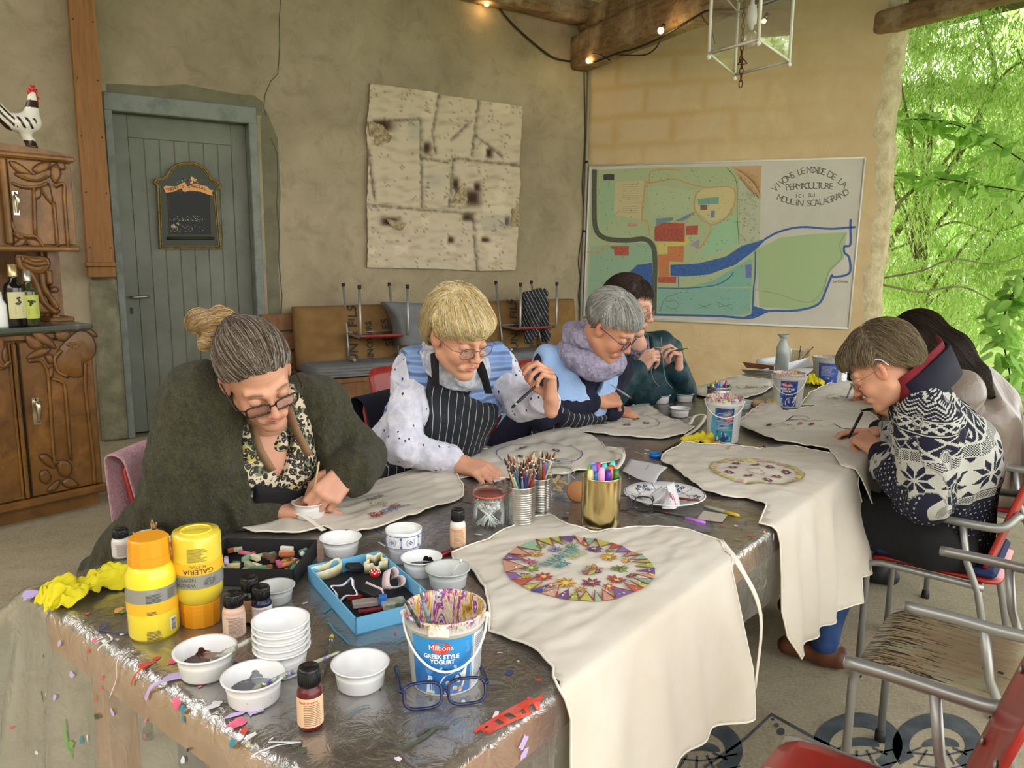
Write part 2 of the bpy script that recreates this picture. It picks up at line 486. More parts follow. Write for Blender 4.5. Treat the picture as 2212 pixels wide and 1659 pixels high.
# ---------------------------------------------------------------- people
def unit(v):v=A3(v);return v/np.linalg.norm(v)
def headframe(az,pitch,roll=0):
    a,p,r=map(math.radians,(az,pitch,roll))
    f=np.array([math.sin(a)*math.cos(p),math.cos(a)*math.cos(p),-math.sin(p)])
    x=np.array([math.cos(a),-math.sin(a),0.]);z=np.cross(x,f)
    x2=x*math.cos(r)+z*math.sin(r);z2=-x*math.sin(r)+z*math.cos(r)
    return np.array([x2,f,z2]).T           # columns: head's right-hand side (+x), face (+y), crown (+z)
def head_sdf(smile=0,age=0,eyes_closed=.6):
    L=[el((0,-.016,.038),(.075,.094,.084)),(el((0,.022,-.035),(.06,.066,.082)),.03),
         (rc((-.048,.0,-.06),(-.012,.066,-.1),.017,.014),.025),(rc((.048,.0,-.06),(.012,.066,-.1),.017,.014),.025),
         (el((0,.074,-.099),(.019,.016,.015)),.02),
         (el((-.034,.058,-.035),(.024,.026,.026)),.015),(el((.034,.058,-.035),(.024,.026,.026)),.015),
         (rc((-.042,.068,.024),(-.012,.082,.022),.010,.011),.012),(rc((.042,.068,.024),(.012,.082,.022),.010,.011),.012),
         (el((-.031,.094,.003),(.019,.014,.0125)),-.012),(el((.031,.094,.003),(.019,.014,.0125)),-.012),
         (rc((0,.086,.016),(0,.106,-.026),.0075,.0085),.012),(el((0,.108,-.031),(.0115,.011,.009)),.006),
         (el((-.0125,.1,-.034),(.007,.009,.0065)),.005),(el((.0125,.1,-.034),(.007,.009,.0065)),.005),
         (el((-.0315,.073,.002),(.0145,.0145,.0135)),.003),(el((.0315,.073,.002),(.0145,.0145,.0135)),.003),
         (rc((-.024,.078,-.066),(.024,.078,-.066),.012,.012),.012)]
    for s in (-1,1):
        L+=[(rc((s*.022,.082+.0,-.064+smile),(0,.0945,-.0605),.0032,.0052),.005),(rc((s*.02,.082,-.067+smile),(0,.0935,-.0705),.0032,.0055),.004)]
    L+=[(el((0,.1,-.0655),(.02,.006,.0012)),-.003)]
    for s in (-1,1):
        Re=rz(s*.35)@rx(.15)
        L+=[(el((s*.077,-.006,-.004),(.007,.018,.031),Re),.006),(el((s*.083,.0,.0),(.006,.010,.018),Re),-.004),
              (rc((s*.016,.1,-.03),(s*.03,.082,-.055),.0022,.0022),-.006)]
    return uni(L)
def skin_mat(name,col):
    if name in _mc:return _mc[name]
    m=mat(name,col,.48,bs=180,bst=.12,bd=.001,attr='Col',sss=.12,spec=.4)
    return m
def head_color(q,skin,hair,lip=(.55,.2,.18),age=0):
    """q head-local verts"""
    n=len(q);c=np.tile(np.array(skin),(n,1));x,y,z=np.abs(q[:,0]),q[:,1],q[:,2]
    bl=vnoise(q,60,5)[:,None]*.03+vnoise(q,25,6)[:,None]*.04;c=c*(1+bl)
    red=np.exp(-((x-.036)**2/.018**2+(z+.03)**2/.018**2))*(y>.03)+1.2*np.exp(-((x)**2/.013**2+(z+.032)**2/.01**2))*(y>.09)+1.0*(np.abs(q[:,0])>.072)*.6
    c=c*(1-red[:,None]*np.array([.03,.22,.2]))
    lm=np.clip(1.6-((x/.024)**2+((z+.0655)/.0085)**2)*1.2,0,1)*(y>.07);c=c*(1-lm[:,None])+np.array(lip)*lm[:,None]
    bz=.0275-.25*np.maximum(x-.035,0)*1.0;bm=np.exp(-((z-bz)/.0035)**2)*np.clip((x-.012)/.006,0,1)*np.clip((.052-x)/.008,0,1)*(y>.04)
    c=c*(1-bm[:,None]*.75)+np.array(hair)*bm[:,None]*.75
    if age:   # creases: laugh lines, forehead, crow's feet
        d=np.abs((x-.03)-(-.03-z)*.35);w=np.exp(-(d/.0018)**2)*(z<-.028)*(z>-.06)*(y>.05)
        w=w+np.exp(-((np.mod(z,.011)-.0055)/.0013)**2)*(z>.04)*(z<.075)*(y>.03)*.5
        w=w+np.exp(-((np.mod(z*.7+x*.5,.007)-.0035)/.001)**2)*(x>.048)*(x<.062)*(np.abs(z)<.016)*.6
        c=c*(1-np.clip(w,0,1)[:,None]*age*np.array([.25,.38,.4]))
    return c
def hand_prims(W,d,n,side,curls,thumb='relax',splay=.06,s=1.0):
    d=unit(d);n=A3(n);n=unit(n-d*(n@d));t=np.cross(d,n)*(-1 if side=='R' else 1)
    W=A3(W);P=lambda a,b,c=0:W+s*(a*d+b*t+c*n)
    L=[]
    kn=[(.088,.027),(.091,.009),(.087,-.009),(.08,-.026)]
    ln=[(.040,.025,.021),(.045,.028,.022),(.041,.027,.021),(.033,.021,.019)]
    rr=[(.0092,.0083,.0072),(.0094,.0085,.0073),(.009,.008,.007),(.0082,.0072,.0064)]
    palm=[rc(P(-.03,0),P(.015,.0),.021*s,.021*s)]
    for (a,b) in kn:palm.append((rc(P(.008,b*.55,0),P(a,b,-.001),.0145*s,.0112*s),.012))
    palm.append((rc(P(.02,-.02,-.008),P(.06,-.02,-.006),.013*s,.010*s),.015));tips=[]
    L=list(palm)
    for i in range(4):
        a,b=kn[i];p=P(a,b,-.001);sp=(1.5-i)*splay;th=0
        dd=unit(d*math.cos(sp)+t*math.sin(sp));ch=[]
        for k in range(3):
            th+=math.radians(curls[i][k]);q=p+s*ln[i][k]*(dd*math.cos(th)-n*math.sin(th))
            r1=rr[i][k]*s;r2=(rr[i][k+1] if k<2 else rr[i][k]*.86)*s;ch.append(rc(p,q,r1*1.05 if k else r1,r2));p=q
        g=uni(ch,.004*s);L.append((g,.006*s));tips.append(p)
    if thumb=='relax':v=[(.7,.7,-.25),(.88,.35,-.25),(.95,.1,-.25)]
    elif thumb=='flat':v=[(.75,.65,-.1),(.9,.42,-.05),(.95,.3,-.05)]
    elif thumb=='pinch':v=[(.62,.45,-.62),(.8,.1,-.6),(.85,-.25,-.5)]
    else:v=thumb
    p=P(.012,.02,-.006);ch=[]
    for k,(L1,r1,r2) in enumerate(((.045,.0155,.0115),(.032,.0112,.0098),(.026,.0098,.0078))):
        w_=unit(d*v[k][0]+t*v[k][1]+n*v[k][2]);q=p+s*L1*w_;ch.append((rc(p,q,r1*s,r2*s),.006*s));p=q
    L.append((uni(ch),.012*s));tips.append(p)
    return L,tips
def person_mesh(name,J,R,hc,hs,skin,hairc,hands,label,age=0,smile=0,lip=(.55,.2,.18),body=True):
    """one continuous skin surface: head, neck, arms, hands (fine) and the clothed body underneath (coarse)"""
    Rm=np.array(R);hc=A3(hc);hf=head_sdf(smile,age)
    def headw(P):return hf((P-hc)@Rm/hs)*hs
    neck=rc(hc+Rm@A3((0,-.028,-.05))*hs,J['N'],.050*hs,.053*hs)
    parts=[]
    def fh(P):return smin(headw(P),neck(P),.02)
    r=.15*hs;lo=np.minimum(hc-r,J['N']-.04);hi=np.maximum(hc+r,J['N']+.04)
    V,F=nets(fh,lo,hi,.0029);q=(V-hc)@Rm/hs
    parts.append((V,F,head_color(q,skin,hairc,lip,age)))
    info={}
    for sd,hd in hands.items():
        if hd is None:continue
        W=A3(hd['W']);L,tips=hand_prims(W,hd['d'],hd['n'],sd,hd['c'],hd.get('t','relax'),hd.get('sp',.06),hd.get('s',1.0)*1.02)
        info[sd]=tips
        E_=A3(J['E'+sd]);L=[(rc(W+(E_-W)*.0,E_,.0235,.040),.0)]+L;f=uni([L[0][0]]+[(g if isinstance(g,tuple) else (g,.02)) for g in L[1:]])
        a=unit(E_-W);fa=W+a*.2
        pts=np.array([W,fa]+tips);lo=pts.min(0)-.085;hi=pts.max(0)+.085
        hp=half(fa,a);V,F=nets(lambda P:np.maximum(f(P),hp(P)),lo,hi,.0026)
        c=np.tile(np.array(skin),(len(V),1))*(1+.05*vnoise(V,70,3)[:,None])
        kd=np.min(np.stack([np.linalg.norm(V-t_,axis=1) for t_ in tips]),0);k=np.clip(1-kd/.016,0,1)[:,None]
        c=c*(1-k*np.array([0,.14,.14]))
        nn=unit(A3(hd['n']))
        parts.append((V,F,c))
    if body:
        f=body_sdf(J,-.012);pts=np.array([A3(v) for k_,v in J.items() if k_[0]!='_']);lo=pts.min(0)-.2;hi=pts.max(0)+.12
        V,F=nets(f,lo,hi,.016);parts.append((V,F,np.tile(np.array(skin),(len(V),1))))
    Vs=[];Fs=[];Cs=[];b=0
    for V,F,c in parts:Vs.append(V);Fs.append(F+b);Cs.append(c);b+=len(V)
    C=np.concatenate(Cs);C=np.c_[np.clip(C,0,1),np.ones(len(C))]
    o=mesh_np('person',np.concatenate(Vs),np.concatenate(Fs),skin_mat('skin',skin),attrs={'Col':('FLOAT_COLOR',C)})
    tag(o,label,'person')
    return o,info,headw
def body_sdf(J,t=0,arms=True,legs=True,bust=.0,cuff=None,torso=True,k=.05,feet=False):
    P,C,N,F,S=(A3(J[q]) for q in ('P','C','N','_F','_S'));U=unit(C-P)
    L=[]
    if torso:
        L+=[rc(P+S*.085,C+S*.07,.105+t,.098+t),(rc(P-S*.085,C-S*.07,.105+t,.098+t),k),(rc(P,C,.12+t,.115+t),k),(rc(C,N-U*.03,.105+t,.06+t),k),
              (rc(A3(J['SL'])+U*.0,A3(J['SR']),.052+t,.052+t),k)]
        if bust:L+=[(el(C+F*(.085)+S*s*.07-U*.05,(bust+t,)*3),.03) for s in (-1,1)]
    if arms:
        for s in 'LR':
            Sh,E_,W=A3(J['S'+s]),A3(J['E'+s]),A3(J['W'+s]);c=W if cuff is None else E_+(W-E_)*cuff
            L+=[(rc(Sh,E_,.056+t,.047+t),.04 if torso else .02),(rc(E_,c,.046+t,.033+t if cuff is None else (.046-(.013*cuff))+t),.02)]
    if legs:
        for s in 'LR':
            H_,K_,A_=A3(J['H'+s]),A3(J['K'+s]),A3(J['A'+s])
            L+=[(rc(H_,K_,.088+t,.064+t),.04),(rc(K_,A_,.06+t,.042+t),.02)]
    return uni(L) if not isinstance(L[0],tuple) else uni([L[0][0]]+L[1:])
def cloth(name,f,J,h,mats,parent,pts=None,pad=.2,wr=.004,wf=28,colf=None,seed=1,attrs=None,kind=None,label=None,ws=1):
    pts=np.array([A3(v) for k_,v in J.items() if k_[0]!='_']) if pts is None else np.array([A3(p) for p in pts])
    def g(P):
        n1=vnoise(P*np.array([1,1,.6]),wf,seed);n2=vnoise(P,wf*.4,seed+9)
        return f(P)-wr*(1-2*np.abs(n1))*.8-wr*.8*n2
    V,F=nets(g,pts.min(0)-pad,pts.max(0)+pad,h)
    V=smooth_mesh(V,F,ws,.5);at={}
    if attrs:at.update(attrs(V))
    if colf is not None:c=colf(V);at['Col']=('FLOAT_COLOR',np.c_[np.clip(c,0,1),np.ones(len(c))])
    o=mesh_np(name,V,F,mats,parent,attrs=at)
    return tag(o,label,None,None,kind)
def strand_mesh(name,V,N,F,flow,n,seg,step,r,lift,pal,parent,m,mask=None,curl=.0,seed=3,droop=0,stop=None):
    n=int(n*1.35);r *= .72;rg=np.random.default_rng(seed);ids=np.arange(len(V)) if mask is None else np.nonzero(mask(V))[0]
    st=rg.choice(ids,n);P=V[st]+N[st]*lift*.5;kd=kdtree.KDTree(len(V))
    for i,v in enumerate(V):kd.insert(v,i)
    kd.balance();path=[P];L=rg.uniform(.6,1.1,n)[:,None];off=rg.uniform(.3,1.2,n)[:,None]*lift;ph=rg.uniform(0,6.28,n)
    mg=rg.uniform(-.004,.020,n)**1.0;alive=np.ones(n,bool)
    for s in range(seg):
        d=flow(P)+curl*np.stack([np.sin(ph+s*1.3),np.cos(ph*1.7+s*1.1),np.sin(ph*2.3+s)],1)*.5
        idx=np.array([kd.find(p)[1] for p in P]);nn=N[idx]
        d=d-nn*(d*nn).sum(1)[:,None]*.95;d /= np.linalg.norm(d,axis=1)[:,None]+1e-9
        Pn=P+d*step*L;idx=np.array([kd.find(p)[1] for p in Pn]);nn=N[idx];dist=((Pn-V[idx])*nn).sum(1)[:,None]
        Pn=Pn+nn*(off-dist)*np.where(np.abs(dist)<step*1.5,.8,0);Pn[:,2]-=droop
        if stop is not None:alive &= stop(Pn)>-mg;Pn=np.where(alive[:,None],Pn,P+(Pn-P)*.02)
        P=Pn;path.append(P)
    A=np.stack(path,1);nv=A.shape[1];T_=np.gradient(A,axis=1);T_ /= np.linalg.norm(T_,axis=2)[...,None]+1e-9
    a=np.cross(T_,np.array([.3,.5,.81]));a /= np.linalg.norm(a,axis=2)[...,None]+1e-9;b=np.cross(T_,a)
    taper=np.linspace(1,.25,nv)[None,:,None];VV=[]
    for k in range(3):
        t=2*math.pi*k/3;VV.append(A+(a*math.cos(t)+b*math.sin(t))*r*taper)
    VV=np.stack(VV,2).reshape(-1,3);base=(np.arange(n)[:,None]*nv+np.arange(nv-1)[None])*3;F2=[]
    for k in range(3):k2=(k+1) % 3;F2.append(np.stack([base+k,base+k2,base+3+k2,base+3+k],-1).reshape(-1,4))
    pal=np.array(pal);c=pal[rg.integers(0,len(pal),n)]*rg.uniform(.8,1.15,n)[:,None];c=np.repeat(c,nv*3,0)
    return mesh_np(name,VV,np.concatenate(F2),m,parent,attrs={'Col':('FLOAT_COLOR',np.c_[np.clip(c,0,1),np.ones(len(c))])})
def hair(parent,R,hc,hs,prims,flow,pal,n=2600,seg=9,step=.014,lift=.003,r=.0009,rough=.5,h=.0035,wr=.0025,wsc=(90,90,18),cut=None,lo=(-.16,-.2,-.2),hi=(.16,.17,.18),curl=.15,droop=0,seed=3,name='hair',colf=None,mask=None):
    Rm=np.array(R);f0=uni(prims)
    def f(q):
        v=f0(q)-wr*vnoise(q*np.array(wsc)/40.,40,seed)
        if cut is not None:
            cq=cut(q)+.007*vnoise(q,90,seed+2);v=smax(v+.007*np.clip(1-cq/.03,0,1),-cq,.010)
        return v
    V,F=nets(f,lo,hi,h);V=smooth_mesh(V,F,1)
    m=mat('hair_strands',(.5,.4,.3),rough,attr='Col',spec=.35)
    rg=np.random.default_rng(seed);pal=np.array(pal);nz=(vnoise(V*np.array(wsc)/30.,60,seed+4)+1)/2
    ci=np.clip((nz*len(pal)).astype(int),0,len(pal)-1);c=pal[ci]*.8
    if colf is not None:c=colf(V,c)
    N=vnormals(V,F);W=V@Rm.T*hs+hc;Nw=N@Rm.T
    o=mesh_np(name,W,F,m,parent,attrs={'Col':('FLOAT_COLOR',np.c_[np.clip(c,0,1),np.ones(len(c))])})
    fw=lambda P:flow((P-hc)@Rm/hs)@Rm.T
    mk=(lambda P:mask((P-hc)@Rm/hs)) if mask else None;stp=None
    if cut is not None:      # strands follow the uncut shape so their ends fall past the hairline
        V2,F2=nets(f0,lo,hi,h*1.4);W=V2@Rm.T*hs+hc;Nw=vnormals(V2,F2)@Rm.T;F=F2;mk=lambda P:cut((P-hc)@Rm/hs)>.0;stp=lambda P:cut((P-hc)@Rm/hs)
    strand_mesh('hair_strands',W,Nw,F,fw,n,seg,step*hs,r,lift,pal,o,m,curl=curl,seed=seed,droop=droop,mask=mk,stop=stp)
    return o
def eyes(parent,R,hc,hs,iris=(.12,.2,.25),look=(0,0),lid=.0):
    Rm=np.array(R)
    for s in (-1,1):
        b=MB();c=hc+Rm@A3((s*.0315,.0745,.0015))*hs
        b.ball(c,.0142*hs,20,0)
        d=Rm@unit((look[0],1,look[1]));b2=[]
        Rf=frame(d);b.lathe([(0.0001,.0008),(.0058,.0003),(.0062,-.001)],c+d*.0138*hs,14,1,Rf);b.lathe([(0.0001,.0012),(.0026,.001),(.0027,0)],c+d*.0138*hs,12,2,Rf)
        b.build('eye',[mat('eye_white',(.75,.72,.68),.2),mat('iris_%d' % int(iris[0]*99),iris,.2),mat('pupil',(.01,.01,.01),.2)],parent)
def lids(parent,R,hc,hs,skin,close=.55):
    """upper eyelids folded down over the eyes, part of the face"""
    Rm=np.array(R)
    for s in (-1,1):
        c=A3((s*.0315,.0745,.0015));b=MB();V=[];n1,n2=14,8
        for i in range(n2+1):
            el_=math.radians(80)-(math.radians(80+-20+close*60))*(i/n2)
            for k in range(n1+1):
                a=math.radians(-75+150*k/n1);e2=el_*math.cos(a*.75)
                V.append(hc+Rm@(c+.0153*A3((math.sin(a)*math.cos(e2),math.cos(a)*math.cos(e2),math.sin(e2))))*hs)
        F=[(i*(n1+1)+k,(i+1)*(n1+1)+k,(i+1)*(n1+1)+k+1,i*(n1+1)+k+1) for i in range(n2) for k in range(n1)]
        b.add(V,F,0,True);lo_=V[n2*(n1+1):];b.tube(lo_,.0007,5,1)
        b.build('eyelid',[mat('eyelid_skin',tuple(x*.9 for x in skin),.5),mat('eyelash',(.05,.03,.02),.6)],parent)
def glasses(parent,R,hc,hs,w=.052,hgt=.036,col=(.02,.02,.03),r=.0016,y=.102,z=-.006,metal=0,round_=2.6,lens=True,ear=-.01,name='glasses',tilt=0):
    Rm=np.array(R);g=empty(name,hc,0) if False else None
    b=MB();bl=MB();M=lambda x,yy,zz:hc+Rm@A3((x,yy,zz))*hs
    cx=.0335
    for s in (-1,1):
        ring=[]
        for k in range(36):
            t=2*math.pi*k/36;c_,s_=math.cos(t),math.sin(t);e=2/round_
            x=math.copysign(abs(c_)**e,c_)*w/2;zz=math.copysign(abs(s_)**e,s_)*hgt/2
            ring.append(M(s*cx+x,y-abs(s*cx+x)*.12-(zz)*-.05,z+zz))
        b.tube(ring,r,6,closed=True)
        if lens:bl.add(ring,[tuple(range(36))],0)
        b.tube([M(s*(cx+w/2),y-.008,z+.008),M(s*.078,y-.02,z+.01),M(s*.082,.03,z+.012),M(s*.083,ear,z+.012),M(s*.08,ear-.03,z-.012)],r*.9,6)
    b.tube(spline([M(-cx+w/2,y-.004,z+.004),M(0,y+.002,z+.008),M(cx-w/2,y-.004,z+.004)],4),r,6)
    o=b.build(name,mat('specs_%02x%02x%02x' % tuple(int(255*c) for c in col),col,.25,metal),parent)
    if lens:bl.build('lens',glassy('spectacle_lens',(1,1,1),.01,.02,gl_=.35),o)
    return o
def seated(pel,chest,neck,F,SL,SR,EL,WL,ER,WR,knee=None,ankle=None):
    S=unit((A3(SL)-A3(SR))*[1,1,0]);F=np.array([S[1],-S[0],0])        # S: towards the person's left
    P=A3(pel);J=dict(P=P,C=A3(chest),N=A3(neck),SL=A3(SL),SR=A3(SR),EL=A3(EL),ER=A3(ER),WL=A3(WL),WR=A3(WR),_F=F,_S=S)
    for s,sg in (('L',1),('R',-1)):
        J['H'+s]=P+S*sg*.09+A3((0,0,-.02));J['K'+s]=J['H'+s]+F*.40+S*sg*.04+A3((0,0,.0));J['A'+s]=J['K'+s]+A3((0,0,-.40))-F*.02
        if ankle is not None:J['A'+s]=A3(ankle)+S*sg*.08
    return J
def shoes(J,parent,m,sole=None):
    for s in 'LR':
        A=A3(J['A'+s]);F=J['_F'];b0=A3((A[0],A[1],.045))
        f=uni([rc(b0-F*.05,b0+F*.13,.043,.036),(rc(b0,A3((A[0],A[1],.10)),.04,.045),.02),(half((0,0,.005),(0,0,1)),-.005)][:2])
        V,F_=nets(lambda P:np.maximum(f(P),.004-P[:,2]),b0-.2,b0+.22,.007)
        mesh_np('shoe',V,F_,m,parent)
# ================================================================ THE PLACE
def smoothstep(nt,x,a,b):return ramp(nt,x,a,b)
W0=(-3.09,6.06);LAZ=57.0;RAZ=114.0
_c=onwall(1268,400,W0,LAZ);CORNER=np.array([_c[0],_c[1],0.0])
def wallframe(az,org):     # local x along az, y into the room (towards the camera), z up
    a=math.radians(az);x=np.array([math.sin(a),math.cos(a),0]);y=np.array([math.cos(a),-math.sin(a),0])
    return np.array([x,y,[0,0,1.0]]).T,np.array(org,float)
LR,LO=wallframe(LAZ,CORNER)            # left wall: s negative to the left of the corner
RR,RO=wallframe(RAZ,CORNER)
def L_(px,py,off=0.0):                   # pixel -> left wall local (s, off, z)
    p=onwall(px,py,CORNER[:2],LAZ,off);q=(p-LO)@LR;return np.array([q[0],q[1],q[2]])
def R_(px,py,off=0.0):
    p=onwall(px,py,CORNER[:2],RAZ,off);q=(p-RO)@RR;return np.array([q[0],q[1],q[2]])
RR[:,1] *= 1
# --- materials of the shell
m,nt,b=newmat('grey_green_plaster');v=coords(nt)
n1=noise(nt,v,.9,6,.62,.4);n2=noise(nt,v,5,8,.7,.8);n3=noise(nt,v,60,4,.7)
c=mix(nt,ramp(nt,n1,.35,.68),srgb('b0a286'),srgb('90846a'));c=mix(nt,ramp(nt,n2,.5,.72)*.5,c,srgb('766d58'));c=mix(nt,ramp(nt,noise(nt,v,2.2,6,.7),.55,.75)*.45,c,srgb('b5ac90'))
sp=nt.n.new('ShaderNodeSeparateXYZ');nt.l.new(v,sp.inputs[0]);c=mix(nt,ramp(nt,X(nt,sp.outputs[2])+n2*.8,1.0,.1)*.35,c,srgb('6b6756'))
nt.put(b.inputs['Base Color'],c);b.inputs['Roughness'].default_value=.92;b.inputs['Specular IOR Level'].default_value=.2
nb=bump(nt,b,n3,.5,.006);nb=bump(nt,b,n2,.7,.03,nb);PLASTER=m
m,nt,b=newmat('cream_limewash');v=coords(nt)
sp=nt.n.new('ShaderNodeSeparateXYZ');dn=noise(nt,v,3,4,.6);
ad=nt.n.new('ShaderNodeVectorMath');ad.operation='MULTIPLY_ADD';cb=nt.n.new('ShaderNodeCombineXYZ');nt.put(cb.inputs[0],(dn-.5)*.10);nt.put(cb.inputs[2],(dn-.5)*.08)
ad.operation='ADD';nt.l.new(v,ad.inputs[0]);nt.l.new(cb.outputs[0],ad.inputs[1]);nt.l.new(ad.outputs[0],sp.inputs[0])
xx,zz=X(nt,sp.outputs[0]),X(nt,sp.outputs[2])
row=(zz/.29).fl();fz=((zz/.29).fr()-.5).abs()*2;fx=(((xx+row.mod(2)*.3)/.6).fr()-.5).abs()*2
joint=ramp(nt,fz,.62,.95).max(ramp(nt,fx,.80,.98))
fade=ramp(nt,zz,2.1,2.7)*ramp(nt,xx,3.0,.9)
n2=noise(nt,v,4,7,.7,.6);n3=noise(nt,v,70,3,.6)
c=mix(nt,ramp(nt,n2,.3,.7),srgb('dcc79c'),srgb('cdb486'));c=mix(nt,fade*ramp(nt,n2,.2,.5),c,srgb('cdb78f'));c=mix(nt,joint*fade*.5,c,srgb('c19c60'))
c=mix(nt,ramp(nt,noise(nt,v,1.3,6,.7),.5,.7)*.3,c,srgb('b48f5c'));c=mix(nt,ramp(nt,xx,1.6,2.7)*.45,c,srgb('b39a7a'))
nt.put(b.inputs['Base Color'],c);b.inputs['Roughness'].default_value=.9;b.inputs['Specular IOR Level'].default_value=.2
nb=bump(nt,b,n3,.25,.004);bump(nt,b,n2,.5,.02,nb);LIME=m
m,nt,b=newmat('worn_concrete');v=coords(nt)
n1=noise(nt,v,.8,7,.7,.5);n2=noise(nt,v,9,8,.75);c=mix(nt,ramp(nt,n1,.3,.7),srgb('aaa086'),srgb('8a7f66'));c=mix(nt,ramp(nt,n2,.5,.75)*.6,c,srgb('5f5848'));c=mix(nt,ramp(nt,noise(nt,v,90,3,.7),.45,.62)*.35,c,srgb('c9bd9c'))
nt.put(b.inputs['Base Color'],c);b.inputs['Roughness'].default_value=.72;nb=bump(nt,b,noise(nt,v,120,3),.4,.003);bump(nt,b,n2,.4,.01,nb);CONC=m
OLDWOOD=wood('old_beam_wood',srgb('a1845e'),srgb('6a5239'),(1.2,6,6),.85,5,.5,srgb('c0ab86'))
DARKPLANK=wood('dark_ceiling_planks',srgb('4d3725'),srgb('2f2116'),(1,8,8),.85,4,.3)
DOORGREY=mat('grey_door_paint',srgb('74776a'),.62,col2=srgb('666a5c'),ns=4,bs=40,bst=.15)
FRAMEGREY=mat('blue_grey_frame_paint',srgb('7b8178'),.6,col2=srgb('60665c'),ns=9,lo=.45,hi=.75,bs=30,bst=.3)
# --- floor, ground
b=MB();b.box((-.9,3.6,-.06),(13,13.4,.12));floor=b.build('floor',CONC,kind='structure')
# trim the open side along the eave line with grass ground beyond
b=MB();b.box((6,8,-.16),(46,50,.1));GRASS=mat('meadow_ground',srgb('7ea33c'),.95,col2=srgb('a9b96b'),ns=3,bs=60,bst=1,bd=.05)
b.build('ground',GRASS,kind='structure')
# --- left wall with a door opening
dx0,dx1=L_(243,500)[0],L_(561,500)[0];DH=L_(400,249)[2]
def boxspan(b,x0,x1,y0,y1,z0,z1,mi=0,bev=0):b.box(((x0+x1)/2,(y0+y1)/2,(z0+z1)/2),(abs(x1-x0),abs(y1-y0),abs(z1-z0)),mi=mi,bev=bev)
b=MB();boxspan(b,-8.5,dx0,-.35,0,0,4.5);boxspan(b,dx1,.0,-.35,0,0,4.5);boxspan(b,dx0,dx1,-.35,0,DH,4.5);boxspan(b,dx0,dx1,-.35,-.3,0,DH)
wl=b.build('wall_left',PLASTER,kind='structure');put(wl,LR,LO)
# cement patch above and beside the door, with a crack running up
ML=lambda x,y,l=0:np.array([L_(x,y)[0],.002+l,L_(x,y)[2]])
d=Draw(lambda x,y,l=0:ML(x,y,l));d.mats=[mat('darker_cement',srgb('77735c'),.95,col2=srgb('686450'),ns=6,bs=30,bst=.5)]
d.mi=lambda c:0
d.poly([(232,215),(228,180),(270,182),(330,186),(400,182),(470,196),(510,203),(548,206),(568,220),(570,246),(566,250),(400,228)],0)
d.poly([(566,250),(574,236),(600,300),(606,420),(600,560),(608,700),(580,702),(562,260)],0)
o=d.build('cement_patch',wl)
d=Draw(lambda x,y,l=0:ML(x,y,l+.002));P=[(574,250),(570,232),(572,205),(585,175),(600,160),(604,100),(603,40),(606,0)]
d.line(P,1.6,srgb('3f3c30'),step=None)
P=[(585,300),(598,330),(600,400),(597,440),(603,500),(602,560),(609,640),(606,702)];d.line(P,1.8,srgb('3f3c30'))
d.line([(795,182),(793,176)],.1,srgb('3f3c30'));d.build('crack',wl)
# --- door
dr=MB();fw=L_(575,500)[0]-L_(561,500)[0]
dt=empty('door_1',CORNER,0);tag(dt,kind='structure');put(dt,LR,LO)
b=MB();boxspan(b,dx0,dx0+.055,-.16,.02,0,DH,bev=.006);boxspan(b,dx1-.055,dx1+.012,-.16,.02,0,DH,bev=.006);boxspan(b,dx0,dx1+.012,-.16,.025,DH-.02,DH+.115,bev=.008)
b.build('door_frame',FRAMEGREY,dt)
LX0,LX1,LZ=dx0+.055,dx1-.055,DH-.02
b=MB();boxspan(b,LX0,LX1,-.15,-.11,.02,LZ);boxspan(b,LX0,LX0+.11,-.11,-.098,.02,LZ,bev=.004);boxspan(b,LX1-.12,LX1,-.11,-.098,.02,LZ,bev=.004)
boxspan(b,LX0+.11,LX1-.12,-.11,-.098,LZ-.17,LZ,bev=.004);boxspan(b,LX0+.11,LX1-.12,-.11,-.098,.02,.19,bev=.004)
npl=7;pw=(LX1-.12-LX0-.11)/npl
for i in range(npl):x=LX0+.11+i*pw;boxspan(b,x+.003,x+pw-.003,-.112,-.1035,.19,LZ-.17,bev=.003)
dleaf=b.build('door_leaf',DOORGREY,dt)
hz=L_(285,643)[2];hx=LX0+.05
b=MB();b.tube([(hx,-.098,hz),(hx,-.05,hz),(hx+.012,-.045,hz),(hx+.13,-.045,hz+.003)],.009,8);b.ball((hx+.07,-.045,hz),(.05,.008,.012),10)
b.build('door_handle',mat('dull_steel',(.35,.34,.3),.35,1),dt)
b=MB();b.box((hx,-.096,hz-.11),(.022,.004,.05));b.build('keyhole_plate',mat('black_iron',(.03,.03,.03),.5,.6),dt)
# worn pillar base with flaking plaster left of the door
b=MB();x0,x1=L_(200,700)[0],L_(240,700)[0]
boxspan(b,x0,dx0,0,.05,0,L_(220,600)[2],bev=.02);o=b.build('trim_1',mat('flaking_plaster',srgb('8c886c'),.9,col2=srgb('6a6650'),ns=7,bs=12,bst=.9,bd=.03),kind='structure');put(o,LR,LO)
